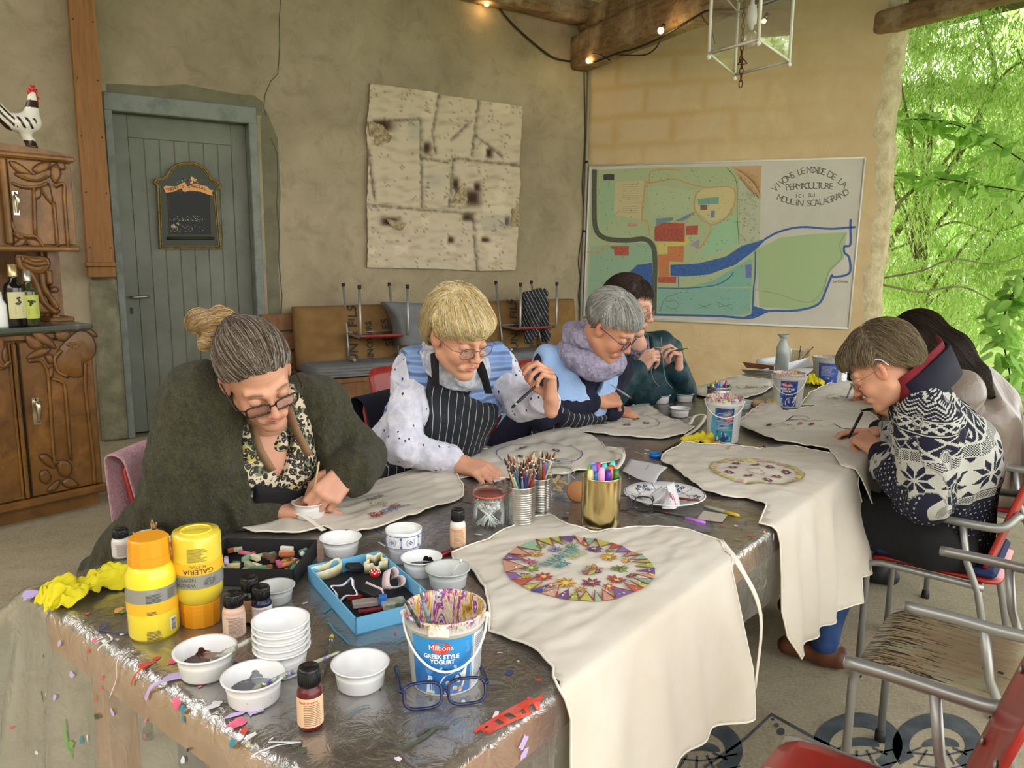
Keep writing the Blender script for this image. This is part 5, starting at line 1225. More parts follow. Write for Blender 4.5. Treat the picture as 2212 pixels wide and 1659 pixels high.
# white smooth film edge line where light catches: none (left to the gloss)
COT=mat('cream_cotton',srgb('e0d9cb'),.9,col2=srgb('d6cdbc'),ns=3,bs=10,bst=.22,bd=.02,transl=.12,sheen=.1)
m_,nt,b_=newmat('cotton_weave')
HEM=mat('cotton_hem',srgb('e8e1d2'),.9)
def apron(label,outline,h=.011,lift=.007,wr=.008,seed=1,fold=.035,flare=.10,kf=30.,marks=None,straps=(),hemw=.003,parentpt=None,group=None):
    c=outline;V2,F2=cloth_grid(c,h)
    M=lambda x,y,l=0:drape(x,y,lift+l,fold*1.35,flare,wr,seed,kf)
    V=np.array([M(x,y) for x,y in V2]);c0=V.mean(0);c0[2]=TZ
    t=empty('cotton_apron',c0,0,label,'apron',group)
    o=mesh_np('cloth',V-c0,np.array(F2),COT,t);md=o.modifiers.new('thick','SOLIDIFY');md.thickness=.0016;md.offset=0
    b=MB();P=[np.array(p) for p in c];Q2=[]
    for a,e in zip(P,P[1:]+P[:1]):
        k=max(1,int(np.linalg.norm(e-a)/.02));Q2+=[a+(e-a)*i/k for i in range(k)]
    b.tube([M(p[0],p[1],.0005)-c0 for p in Q2],.0028,5,closed=True);b.build('hem',HEM,t)
    for s in straps:
        b=MB();S=spline([A3(p)-c0 for p in s],6);V_=[]
        for i,p in enumerate(S):
            dd_=S[min(i+1,len(S)-1)]-S[max(i-1,0)];n=np.cross(dd_,(0,0,1)) if abs(unit(dd_)[2])<.8 else np.cross(dd_,(TV[0],TV[1],0));n=unit(n)*.008;V_+=[p+n,p-n]
        b.add(V_,[(2*i,2*i+1,2*i+3,2*i+2) for i in range(len(S)-1)],0,True);o2=b.build('strap',HEM,t);md=o2.modifiers.new('thick','SOLIDIFY');md.thickness=.002
    if marks:
        d_=Draw(lambda x,y,l=0:M(x,y,.0042+l)-c0);marks(d_);d_.build('painted_design',t)
    return t
Z4=lambda x,y:uv(960+x/3.16,940+y/3.16)
Z4e=lambda x,y:(lambda q:q if q[1]<TW else S_(960+x/3.16,940+y/3.16))(Z4(x,y))
def marksA(d):
    rg_=random.Random(4);cx,cy=uv(1250,1243)
    ring=[(400,900),(460,830),(575,770),(720,745),(815,735),(920,742),(1030,760),(1150,788),(1240,825),(1325,860),(1385,900),(1415,940),(1437,985),(1425,1035),(1395,1080),(1330,1120),(1210,1165),(1080,1185),(990,1196),(880,1190),(760,1170),(655,1145),(555,1110),(480,1060),(415,1000)]
    R0=spline([A3((*Z4(*p),0)) for p in ring],3,True);n=32;L=len(R0);MR=srgb('8a3a2c')
    cen=sum(R0)/L
    cols=[srgb(h) for h in ('7d5a9a','c98f78','8fb08f','b9b84a','a9b64e','6a4a92','d09a80','7fae97','b4b34a','c0503c')]
    for k in range(n):
        a=R0[int(k*L/n)];e=R0[int((k+1)*L/n) % L];mid=(a+e)/2;tip=mid+(cen-mid)*.27
        d.poly([a[:2],e[:2],tip[:2]],cols[k % 10] if k!=27 else srgb('3a4aa0'))
        for j in range(3):p=mid+(tip-mid)*rg_.uniform(.1,.6)+(e-a)*rg_.uniform(-.2,.2);d.disc(p,.0028,srgb('d9c9a0') if k % 2 else srgb('c9d28a'),6,lift=.0005)
        d.line([a[:2],tip[:2],e[:2]],.004,MR,lift=.0006)
    def flower(px,py,r,col,cc,pet=8):
        x,y=Z4(px,py)
        for j in range(pet):t=2*math.pi*j/pet;d.poly([(x+r*.2*math.cos(t-.5),y+r*.2*math.sin(t-.5)),(x+r*.75*math.cos(t-.28),y+r*.75*math.sin(t-.28)),(x+r*math.cos(t),y+r*math.sin(t)),(x+r*.75*math.cos(t+.28),y+r*.75*math.sin(t+.28)),(x+r*.2*math.cos(t+.5),y+r*.2*math.sin(t+.5))],col)
        d.disc((x,y),r*.28,cc,10,lift=.0006)
        for j in range(pet):t=2*math.pi*j/pet;d.line([(x+r*.3*math.cos(t+.39),y+r*.3*math.sin(t+.39)),(x+r*.8*math.cos(t+.15),y+r*.8*math.sin(t+.15)),(x+r*1.03*math.cos(t),y+r*1.03*math.sin(t))],.0012,MR,lift=.0008)
    C=dict(o='d09a2a',r='b5352c',p='5a2f80',g='6f9a4a',k='b06a8a',b='8aa0c0',t='8fb8a0',m='8a3a60',y='c9c050',e='c9603a')
    for px,py,r,c,cc in ((622,848,22,'o','y'),(533,868,15,'e','y'),(583,910,24,'k','e'),(590,968,24,'g','y'),(560,1020,15,'y','o'),(675,1027,26,'r','y'),(725,1085,14,'k','y'),(825,1068,28,'o','y'),(928,1113,16,'o','y'),(1000,1068,26,'m','y'),(1120,1097,16,'e','y'),(1175,1040,27,'r','y'),(1275,1010,15,'m','y'),(1192,960,25,'g','m'),(1118,888,25,'o','y'),(1238,912,13,'o','y'),(1125,845,14,'g','o'),(1020,830,25,'p','y'),(963,793,13,'e','y'),(870,808,20,'t','g'),(755,820,22,'b','p'),(663,803,14,'g','o'),(803,782,13,'t','g'),(1043,992,13,'p','y')):
        flower(px,py,r*.00092,srgb(C[c]),srgb(C[cc]))
    for px,py,a,c in ((980,955,0,'a9b64e'),(1020,950,.5,'c98f4a'),(1070,962,.9,'d09a80'),(950,985,-.4,'8fb8b0'),(960,1005,-.8,'b5606a'),(990,1012,-1.1,'a9b64e')):
        x,y=Z4(px,py);x0,y0=Z4(1020,980);P=[];
        for j in range(12):t=2*math.pi*j/12;P.append(((x+x0)/2+(x-x0)*.75*math.cos(t)-(y-y0)*.28*math.sin(t),(y+y0)/2+(y-y0)*.75*math.cos(t)+(x-x0)*.28*math.sin(t)))
        d.poly(P,srgb(c));d.line(P,.0012,MR,True,.0006)
    x0,y0=Z4(735,915);x1,y1=Z4(885,865);a=math.atan2(y1-y0,x1-x0);TE=srgb('2f7f86')
    def wr_(s,px0,py0,px1,py1,size,col):
        x0,y0=Z4(px0,py0);x1,y1=Z4(px1,py1);V,F=text_polys(s,size,.012*size);
        if len(V)==0:return
        V=V*[np.hypot(x1-x0,y1-y0)/(V[:,0].max()-V[:,0].min()),1];a=math.atan2(y1-y0,x1-x0);mx,my=(x0+x1)/2,(y0+y1)/2
        # the text reads along the line with its top away from the camera
        d.mb.add([d.M(mx+x*math.cos(a)+y*math.sin(a),my+x*math.sin(a)-y*math.cos(a),.001) for x,y in V],F,d.mi(col))
    wr_('mandala mal',655,950,885,825,.055,TE);wr_('week',745,965,835,920,.045,TE);wr_('2025',835,895,955,855,.05,srgb('9fb36a'))
outA=[Z4(50,850),Z4(120,820),Z4(300,750),Z4(420,680),Z4(560,610),Z4(720,572),Z4(780,610),Z4(850,655),Z4(1000,690),Z4(1200,678),Z4(1450,660),Z4(1640,680),Z4(1800,735),Z4(1880,758)]
outA+=[S_(1575,1235),S_(1576,1330),S_(1568,1450),S_(1558,1535),S_(1500,1565),S_(1440,1605),S_(1385,1650),S_(1330,1720),S_(1210,1800),S_(1212,1659),S_(1222,1560),S_(1212,1500)]
outA+=[uv(1195,1455),uv(1150,1415),uv(1085,1388),uv(1056,1372),uv(1058,1335),uv(1048,1280),uv(1020,1245),uv(980,1225)]
apA=apron('cream apron with finished mandala of flags and flowers, nearest on the table',outA,.010,.009,.008,1,.035,.10,26.,marksA,straps=[[drape(*Z4(1880,758),.016),drape(*S_(1580,1240),.02,.0),drape(*S_(1582,1350),.045,.0),drape(*S_(1570,1500),.04,.0)]])
def mandala2(ctr,rx_,ry_,col,n=8,fc=None,rim=None,seed=2):
    def f(d):
        rg_=random.Random(seed);x0,y0=uv(*ctr);xa,ya=uv(ctr[0]+rx_,ctr[1]);R_0=math.hypot(xa-x0,ya-y0)
        if rim:
            for k in range(26):t=2*math.pi*k/26;d.poly([(x0+R_0*math.cos(t+s_)*r_,y0+R_0*math.sin(t+s_)*r_) for s_,r_ in ((-.1,.97),(.1,.97),(.06,.84),(-.08,.86))],rim[k % len(rim)])
        P=[(x0+R_0*math.cos(t),y0+R_0*math.sin(t)) for t in np.linspace(0,2*math.pi,60)];d.line(P,.0035,col,lift=.0004)
        for k in range(n):
            t=2*math.pi*k/n+.3;r_=R_0*(.66 if k % 2 else .5);x,y=x0+r_*math.cos(t),y0+r_*math.sin(t)
            for j in range(6):a=j*math.pi/3;d.disc((x+.011*math.cos(a),y+.011*math.sin(a)),.006,fc or col,7,lift=.0004)
            d.disc((x,y),.004,srgb('d8b8a8'),6,lift=.0008)
        for j in range(12):a=2*math.pi*j/12;d.disc((x0+R_0*.18*math.cos(a),y0+R_0*.18*math.sin(a)),.005,srgb('b9a090'),6,lift=.0004)
    return f
outB=[uv(1431,991),uv(1477,965),uv(1520,968),uv(1560,970),uv(1640,978),uv(1690,970),uv(1740,978),uv(1790,990)]
outB+=[(lambda q:(q[0],max(q[1],TW+.0)))(uv(1835,1000)),S_(1842,1050),S_(1840,1130),S_(1836,1170),S_(1832,1228),S_(1805,1240),S_(1800,1292),S_(1760,1312),S_(1720,1345),S_(1688,1378),S_(1664,1410),S_(1655,1370),S_(1655,1320),S_(1668,1250),S_(1676,1180),S_(1672,1130)]
outB+=[uv(1655,1102),uv(1610,1085),uv(1560,1082),uv(1520,1070),uv(1480,1040),uv(1450,1015),uv(1428,1005)]
apron('cream apron with yellow rimmed mandala hanging to a point off the table side',outB,.015,.010,.009,2,.045,.12,24.,mandala2((1632,1030),96,40,srgb('9a8a3a'),9,srgb('6a2f3c'),[srgb('c9c050'),srgb('cfa08c'),srgb('b7b65a')],5))
outC=[uv(1600,918),uv(1640,885),uv(1665,873),uv(1700,900),uv(1760,888),uv(1820,888),uv(1880,905),uv(1915,930)]
outC+=[S_(1925,965),S_(1930,1010),S_(1920,1060),S_(1885,1100),S_(1858,1145),S_(1843,1178),S_(1840,1100),S_(1842,1040),S_(1838,1012)]
outC+=[uv(1790,985),uv(1740,975),uv(1690,968),uv(1640,950),uv(1605,935),uv(1592,925)]
def marksC(d):
    for P in ([(1652,924),(1672,932),(1690,926),(1700,919),(1730,918),(1745,924),(1775,925)],[(1702,918),(1712,914),(1740,914),(1748,918)],[(1800,930),(1815,940),(1835,942)]):d.line([uv(*p) for p in P],.005,srgb('3a3a36'))
    for x,y,c in ((1705,932,'5c4a3a'),(1728,930,'c07a5a'),(1752,932,'7a3a2a'),(1775,936,'c98f78'),(1660,930,'4a4a44')):d.disc(uv(x,y),.011,srgb(c),8,sx=1.6,jit=.2)
apron('cream apron being drawn on by the person in the patterned sweater',outC,.016,.016,.012,3,.05,.14,22.,marksC)
outD=[uv(1729,880),uv(1750,852),uv(1790,834),uv(1830,828),uv(1880,838),uv(1920,860),uv(1900,882),uv(1860,892),uv(1810,888),uv(1770,882)]
apron('cream apron furthest right, in front of the long-haired person',outD,.02,.006,.01,4,marks=mandala2((1835,868),45,12,srgb('8a8a84'),5))
E_=lambda x,y:uv(600+x/3.95,940+y/3.95)
outE=[uv(478,1142),uv(520,1128),uv(560,1112),uv(640,1095),uv(720,1080),uv(770,1055),uv(820,1040),uv(880,1016),uv(935,1020),uv(985,1032),uv(1001,1060),uv(1000,1082),uv(980,1092),uv(930,1110),uv(880,1128),uv(800,1156),uv(745,1168),uv(700,1152),uv(650,1165),uv(560,1163),uv(505,1152)]
def marksE(d):
    def wr_(s,p0,p1,size,col):
        x0,y0=E_(*p0);x1,y1=E_(*p1);V,F=text_polys(s,size,.012*size);V=V*[np.hypot(x1-x0,y1-y0)/(V[:,0].max()-V[:,0].min()),1];a=math.atan2(y1-y0,x1-x0);mx,my=(x0+x1)/2,(y0+y1)/2
        d.mb.add([d.M(mx+x*math.cos(a)+y*math.sin(a),my+x*math.sin(a)-y*math.cos(a),.001) for x,y in V],F,d.mi(col))
    wr_('mandala',(1130,655),(910,715),.05,srgb('5a6a9a'));wr_('WEEK',(900,715),(775,745),.045,srgb('8a2a2a'));wr_('mal',(1040,660),(975,690),.04,srgb('8a2a2a'));wr_('handmade',(900,580),(770,620),.035,srgb('5a6a48'))
    rg_=random.Random(6)
    for i in range(40):d.disc(E_(rg_.uniform(790,930),rg_.uniform(625,665)),.0022,srgb('7a6a40'),5)
    P=[(660,640),(970,575)];d.line([E_(*p) for p in P],.0012,srgb('b8ab90'));d.line([E_(540,680),E_(840,800),E_(925,795)],.0015,srgb('efe8d8'))
apron('cream apron under the hands of the person in the green cardigan',outE,.012,.008,.011,6,marks=marksE,straps=[[T(*uv(500,1150),TZ+.02),T(*uv(560,1138),TZ+.035),T(*uv(610,1128),TZ+.04),T(*uv(660,1140),TZ+.03),T(*uv(700,1158),TZ+.015)]])
outF=[uv(900,1024),uv(990,1000),uv(1060,968),uv(1130,948),uv(1190,926),uv(1230,932),uv(1290,955),uv(1308,975),uv(1345,978),uv(1350,990),uv(1300,1012),uv(1230,1030),uv(1150,1040),uv(1080,1042),uv(1010,1038),uv(940,1040)]
apron('cream apron with dotted blue circle in front of the blonde person',outF,.014,.007,.009,7,marks=mandala2((1165,990),92,20,srgb('4a4a92'),4,srgb('33333a')),straps=[[T(*uv(1320,985),TZ+.02),T(*uv(1345,1000),TZ+.03),T(*uv(1335,1020),TZ+.02),T(*uv(1300,1040),TZ+.012)]])
outG=[uv(1181,924),uv(1230,905),uv(1280,890),uv(1321,882),uv(1393,874),uv(1413,890),uv(1441,908),uv(1490,924),uv(1500,930),uv(1475,945),uv(1430,955),uv(1369,951),uv(1285,943),uv(1234,934)]
apron('cream apron with grey outlined badge in front of the grey-haired person',outG,.016,.007,.009,8,marks=mandala2((1345,918),78,16,srgb('6a6a70'),6,srgb('55504a')),straps=[[T(*uv(1490,926),TZ+.02),T(*uv(1500,915),TZ+.035),T(*uv(1522,912),TZ+.03),T(*uv(1508,930),TZ+.015),T(*uv(1480,948),TZ+.01)]])
outH=[uv(1485,838),uv(1545,816),uv(1600,818),uv(1667,828),uv(1668,842),uv(1640,858),uv(1610,866),uv(1560,866),uv(1510,862)]
apron('cream apron with a row of tiny marks, furthest back on the table',outH,.02,.006,.012,9,marks=lambda d:[d.line([uv(1590+6*i,842+2*math.sin(i)),uv(1594+6*i,845)],.006,srgb('5a5a50')) for i in range(12)] and None)
# ================================================================ CHAIRS, BENCH
STEEL=mat('satin_steel_tube',srgb('9c9c98'),.38,.6);RUB=mat('black_rubber',(.015,.015,.015),.6)
REDP=mat('red_painted_plywood',srgb('a52018'),.42,col2=srgb('8a1a12'),ns=12,coat=.2)
def ply(b,w,dpt,th,M,curve=0,nx=14,ny=10,taper=0,mi=0,rad=.05):
    V=[];
    for s in (0,1):
        for j in range(ny+1):
            for i in range(nx+1):
                x=(i/nx-.5)*w;y=(j/ny-.5)*dpt;cx_=w/2-rad;cy_=dpt/2-rad
                if abs(x)>cx_ and abs(y)>cy_:
                    ax,ay=abs(x)-cx_,abs(y)-cy_;m_=max(ax,ay);l_=math.hypot(ax,ay);k_=m_/l_ if l_>0 else 1;x=math.copysign(cx_+ax*k_,x);y=math.copysign(cy_+ay*k_,y)
                z=curve*(4*(x/w)**2) if curve else 0;V.append(M(x*(1-taper*(y/dpt+.5)),y,z+(th if s else 0)))
    n1=(nx+1)*(ny+1);F=[]
    for j in range(ny):
        for i in range(nx):a=j*(nx+1)+i;F+=[(a,a+nx+1,a+nx+2,a+1),(n1+a,n1+a+1,n1+a+nx+2,n1+a+nx+1)]
    edge=[i for i in range(nx+1)]+[j*(nx+1)+nx for j in range(1,ny+1)]+[ny*(nx+1)+i for i in range(nx-1,-1,-1)]+[j*(nx+1) for j in range(ny-1,0,-1)]
    for a,e in zip(edge,edge[1:]+edge[:1]):F.append((a,e,n1+e,n1+a))
    b.add(V,F,mi,True)
def make_chair(loc,az,label,seatm=REDP,backm=REDP,back=True,group='tubular armchairs',seatlabel=None):
    a=math.radians(az);f=A3((math.sin(a),math.cos(a),0));r_=A3((math.cos(a),-math.sin(a),0));R=np.array([r_,f,[0,0,1]]).T
    t=empty('tubular_armchair',loc,0,label,'chair',group);put(t,R,loc)
    for s in (-1,1):
        b=MB();x=s*.215;P=[(x,.20,.012),(x,.20,.40),(x,.19,.432),(x,.155,.442),(x,-.12,.437),(x,-.155,.435)];b.tube(P,.0115,12);b.build('front_leg',STEEL,t)
        b=MB();b.tube([(s*.235,-.08,.640),(s*.228,-.10,.52),(s*.218,-.14,.42),(s*.215,-.23,.012)],.0115,12);b.build('rear_leg',STEEL,t)
        b=MB();b.tube(spline([(s*.235,.09,.648),(s*.235,-.02,.65),(s*.235,-.12,.648),(s*.228,-.19,.655),(s*.2,-.23,.70)],5),.0148,12);b.ball((s*.235,.091,.648),(.0145,.004,.0145),12);b.build('armrest',STEEL,t)
        for y in (.20,-.23):b=MB();b.lathe([(0,0),(.016,0),(.0165,.02),(.014,.035),(.0117,.036)],(s*.215,y,0),12);b.build('foot_cap',RUB,t)
    b=MB();b.tube([(-.215,.16,.436),(.215,.16,.436)],.009,8);b.tube([(-.215,-.14,.43),(.215,-.14,.43)],.009,8);b.build('cross_bar',STEEL,t)
    b=MB();ply(b,.41,.40,.012,lambda x,y,z:(x,y+.0,.448+z-.02*max(0,(y-.13)/.07)**2*1.0+.0),0,taper=.06);so=b.build('seat',seatm,t)
    if seatlabel:so['label']=seatlabel
    if back:
        b=MB();ply(b,.44,.40,.012,lambda x,y,z:(x,-.155-(y+.20)*.28-z*.9+x*x*.35,.69+y),0);b.build('backrest',backm,t)
        b=MB()
        for s in (-1,1):
            for y in (-.08,.08):c_=A3((s*.17,-.15-(y+.20)*.28+.17*.17*.35,.69+y));b.ball(c_,(.009,.004,.009),8)
        b.build('bolt',STEEL,t)
    return t
m,nt,bs_=newmat('weathered_plywood');v=coords(nt,'Object',(1,1,1));n1=noise(nt,coords(nt,'Object',(30,3,1)),2.2,5,.7);n2=noise(nt,coords(nt,'Object',(60,7,1)),2,4,.7,.5)
c=mix(nt,ramp(nt,n1,.3,.7),srgb('a89674'),srgb('8a7656'));c=mix(nt,ramp(nt,noise(nt,v,9,4),.5,.7)*.6,c,srgb('9aa084'))
sp=nt.n.new('ShaderNodeSeparateXYZ');nt.l.new(v,sp.inputs[0]);yy=X(nt,sp.outputs[1]);xx=X(nt,sp.outputs[0])
pk=n2+ramp(nt,yy,-.05,.2)*.16+ramp(nt,xx.abs(),.12,.21)*.06
c=mix(nt,ramp(nt,pk,.63,.66),c,srgb('241c14'));hol=((((yy+.16)/.034).fr()-.5).abs().lt(.2))*((xx+.05).abs().lt(.008))*((yy+.109).abs().lt(.05));c=mix(nt,hol,c,(.01,.01,.01))
nt.put(bs_.inputs['Base Color'],c);bs_.inputs['Roughness'].default_value=.45;bump(nt,bs_,pk,.5,.003);WEATH=m
CH=lambda u,v:T(u,v,0)
chA=make_chair(CH(2.42,1.44),-52,'grey tubular armchair with red back under the person in the patterned sweater')
chB=make_chair(CH(1.63,1.60),-52,'empty tubular armchair with weathered peeling wooden seat',WEATH,REDP,seatlabel='weathered plywood seat with black cracks')
chC=make_chair(CH(.79,1.56),-52,'red tubular armchair nearest the camera at the bottom right')
chD=make_chair(CH(3.30,1.50),-52,'grey tubular armchair under the long-haired person')

def by_corner(px,py,dep,az,sx):
    a=math.radians(az);f=A3((math.sin(a),math.cos(a),0));r_=A3((math.cos(a),-math.sin(a),0));p=Q(px,py,dep);p=A3((p[0],p[1],0));return p-r_*sx+f*.27
CH1AZ,CH2AZ=108,128
ch1=make_chair(by_corner(250,1000,2.28,CH1AZ,.22),CH1AZ,'red tubular armchair with a pink towel, under the person in the green cardigan')
ch2=make_chair(by_corner(775,868,3.2,CH2AZ,.22),CH2AZ,'red tubular armchair under the blonde person')
ch3=make_chair(CH(2.30,-.50),128,'red tubular armchair under the grey-haired person')
ch4=make_chair(CH(3.05,-.56),128,'red tubular armchair under the person in the teal jacket')
# ================================================================ THINGS ON THE TABLE
Z0=TZ+.006
def basep(px,py,wpx,z=Z0,taper=1.0):
    """bottom-front pixel and widest width in px -> centre on the table and radius"""
    p=onz(px,py,z);zc=(p-CAM0)@FW;r=wpx/2*zc/FPX;d=p-CAM0;d[2]=0;d /= np.linalg.norm(d);return p+d*r*taper,r
WP_=mat('white_plastic',srgb('e4e4e4'),.28,spec=.5);TP_=mat('frosted_plastic',srgb('dfe2e0'),.3,trans=.35)
def bowl_prof(R,h):return [(0,0),(R*.74,0),(R*.80,.004),(R*.84,h*.55),(R*.86,h*.60),(R*.85,h*.64),(R*.88,h*.93),(R*1.0,h*.95),(R*1.01,h),(R*.93,h),(R*.86,h*.94),(R*.80,h*.2),(R*.74,.006),(0,.006)]
bowls=[]
def bowl(px,py,w_,label,h=None,m=WP_,paint=None,lvl=.35,hk=.86,loc=None,R=None,group='white plastic bowls'):
    if loc is None:loc,R=basep(px,py,w_,taper=.8)
    h=h or R*hk;b=MB();b.lathe(bowl_prof(R,h),n=40)
    if paint is None:o=b.build('plastic_bowl',m,loc=loc,label=label,cat='bowl',group=group);return o,loc,R,h
    t=empty('plastic_bowl',loc,0,label,'bowl',group);b.build('bowl',m,t);b=MB();n=30;V=[(0,0,h*lvl)];rg_=random.Random(px)
    for k in range(n):a=2*math.pi*k/n;V.append((R*.80*math.cos(a),R*.80*math.sin(a),h*lvl+.001*math.sin(3*a)))
    b.add(V,[(0,1+k,1+(k+1) % n) for k in range(n)],0,True)
    for k in range(5):                               # smear climbing the wall
        a0=rg_.uniform(0,6.28);V=[]
        for j in range(6):
            a=a0+j*.12;V+=[(R*.805*math.cos(a),R*.805*math.sin(a),h*lvl),(R*(.83)*math.cos(a),R*(.83)*math.sin(a),h*(lvl+.04+.3*math.sin(j/5*math.pi)*(.5+.1*k)))]
        b.add(V,[(2*j,2*j+2,2*j+3,2*j+1) for j in range(5)],0,True)
    b.build('paint',paint,t);return t,loc,R,h
BRP=mat('brown_paint',srgb('4a2a20'),.2,col2=srgb('8a6a58'),ns=30,lo=.5,hi=.56);GRP=mat('grey_paint',srgb('5a5c5e'),.3,col2=srgb('8d9094'),ns=26,lo=.5,hi=.6);BLP=mat('black_paint',srgb('141212'),.12)
b1=bowl(448,1480,136,'white bowl with swirled brown paint, leftmost in the foreground',paint=BRP)
b2=bowl(551,1540,138,'white bowl with dark grey paint, nearest the front table edge',paint=GRP)
b3=bowl(780,1507,128,'clean empty white bowl between the red bottle and the yogurt bucket')
c4,R4=basep(612,1472,124,taper=.8);h4=R4*.95
for k in range(5):
    bowl(0,0,0,['lowest white bowl of the stack of five, standing on the table','second white bowl from the bottom of the stack','middle white bowl of the stack of five','second white bowl from the top of the stack','empty white bowl topping the stack of five'][k],loc=c4+A3((0,0,k*.0125)),R=R4,h=h4,group='stacked white bowls')
b5=bowl(597,1312,84,'frosted empty tub behind the dark small bottles',m=TP_)
_c6,_r6=basep(671,1133,81,taper=.8);b6=bowl(671,1133,81,'white bowl being stirred with a wooden stick',loc=_c6+A3((0,0,.011)),R=_r6,paint=mat('mauve_paint',srgb('8a6f72'),.3))
b7=bowl(737,1209,91,'white bowl with a small red mark on its rim behind the blue box')
b8=bowl(911,1253,91,'white bowl with glossy black paint left of the big mandala apron',paint=BLP)
b9=bowl(968,1282,99,'white bowl holding a cotton swab behind the yogurt bucket',m=TP_)
b10=bowl(366,1205,68,'white bowl behind the yellow bottles with pencils beside it')
b11=bowl(1427,873,43,'white bowl with a blue brush, leftmost of the three far bowls');b12=bowl(1478,870,41,'white bowl with dark green paint, furthest of the three far bowls',paint=mat('dark_green_paint_blob',srgb('38442a'),.3))
b13=bowl(1468,903,45,'empty white bowl, nearest of the three far bowls');b14=bowl(1603,886,42,'small clear tub behind the paint-covered bucket',m=TP_)
d=Draw(lambda x,y,l=0:(x,y,b7[3]+.0006));d.poly([(.0,b7[2]*.93),(.012,b7[2]*.98),(.004,b7[2]*.8)],srgb('8a1a1a'));d.build('red_mark',b7[0])
# --- brushes, swabs, sticks
FER=mat('nickel_ferrule',(.6,.58,.52),.3,.9)
def brush(p,q,label,handle_col,r=.0035,tipcol=srgb('5a3a26'),name='paint_brush',group=None,smear=None,tiplen=.018,parent=None,top=True):
    """p: bristle tip, q: end of the handle"""
    p,q=A3(p),A3(q);d_=unit(q-p);L=np.linalg.norm(q-p)
    t=empty(name,p,0,label,'brush',group) if top else parent
    hm=mat('handle_%02x%02x%02x' % tuple(int(255*c) for c in handle_col),handle_col,.35,col2=smear,ns=90,lo=.42,hi=.55)
    b=MB();o=A3((0,0,0)) if top else p
    b.tube([o+d_*s*L for s in (.16,.25,.4,.7,.98,1.0)],[r*.8,r*1.15,r*1.2,r*.8,r*.5,r*.2],8);b.tube([o+d_*tiplen,o+d_*L*.17],[r*1.1,r*.85],8,1)
    b.tube([o,o+d_*tiplen*.5,o+d_*tiplen*1.05],[r*.25,r*1.15,r*1.0],8,2)
    if top:
        b2=MB();b2.tube([d_*s*L for s in (.16,.25,.4,.7,.98,1.0)],[r*.8,r*1.15,r*1.2,r*.8,r*.5,r*.2],8);b2.build('handle',hm,t)
        b2=MB();b2.tube([d_*tiplen,d_*L*.17],[r*1.1,r*.85],8);b2.build('ferrule',FER,t);b2=MB();b2.tube([d_*0,d_*tiplen*.5,d_*tiplen*1.05],[r*.25,r*1.15,r*1.0],8);b2.build('bristles',mat('bristle_%02x%02x%02x' % tuple(int(255*c) for c in tipcol),tipcol,.7),t)
        return t
    return b.build(name,[hm,FER,mat('bristle_%02x%02x%02x' % tuple(int(255*c) for c in tipcol),tipcol,.7)],None)
def inbowl(B,px,py,z):return PT(px,py,B[1][2]+z)
brush(inbowl(b1,440,1438,.022),Q(562,1370,1.37),'paint-caked brush resting in the brown paint bowl',srgb('6f6a62'),.006,smear=srgb('a9aaa0'))
brush(inbowl(b2,545,1490,.022),Q(733,1408,1.30),'brush with speckled green and purple handle in the grey paint bowl',srgb('5f4aa0'),.0045,srgb('9a9a8a'),smear=srgb('9aa88a'))
brush(PT(718,1370,TZ+.008),PT(693,1470,TZ+.010),'flat dirty brush with yellow tip lying behind the red bottle',srgb('8a8478'),.004,srgb('d0c03a'),smear=srgb('5a5448'))
brush(PT(932,1205,TZ+.01),PT(1022,1177,TZ+.014),'brush with black and red handle beside the black paint bowl',srgb('8a1a22'),.006,smear=srgb('5a1018'))
brush(inbowl(b11,1425,853,.03),Q(1390,838,4.0),'thin blue brush resting in the leftmost far bowl',srgb('3a3a7a'),.003)
brush(inbowl(b12,1477,855,.03),Q(1450,838,4.0),'pale brush resting in the dark green paint bowl',srgb('9a927a'),.004)
brush(PT(1645,966,TZ+.02),PT(1700,961,TZ+.02),'short flat brush lying at the edge of the yellow rimmed apron',srgb('5a6058'),.006)
brush(PT(1480,948,TZ+.01),PT(1428,978,TZ+.012),'black handled brush lying beside the blue lid',srgb('1a1a18'),.005)
SW=mat('cotton_white',srgb('eeeeea'),.85)
def swab(p,q,label,group='loose cotton swabs',parent=None):
    p,q=A3(p),A3(q);d_=unit(q-p);b=MB();o=p if parent is None else A3((0,0,0));r0=A3((0,0,0)) if parent is None else p
    b.tube([r0,r0+(q-p)],.0011,6);
    for e in (r0+d_*.004,r0+(q-p)-d_*.004):b.ball(e,(.0027,.0027,.0027),8);b.tube([e-d_*.005,e+d_*.005],.0025,7)
    return b.build('cotton_swab',SW,None,loc=p if parent is None else None,label=label,cat='cotton swab',group=group)
swab(inbowl(b9,965,1256,.012),Q(996,1210,1.68),'cotton swab leaning in the white bowl behind the bucket')
swab(PT(1374,977),PT(1411,988),'cotton swab left of the blue lid');swab(PT(1392,979,TZ+.012),PT(1437,988,TZ+.012),'cotton swab in front of the blue lid')
b=MB();cL,rL=basep(1416,990,26);b.lathe([(0,0),(rL,0),(rL,.014),(rL*.85,.014),(rL*.85,.003),(0,.003)],n=20);b.build('bottle_lid',mat('blue_plastic',srgb('1d6fc4'),.3),loc=cL,label='small bright blue lid near the cotton swabs',cat='lid')
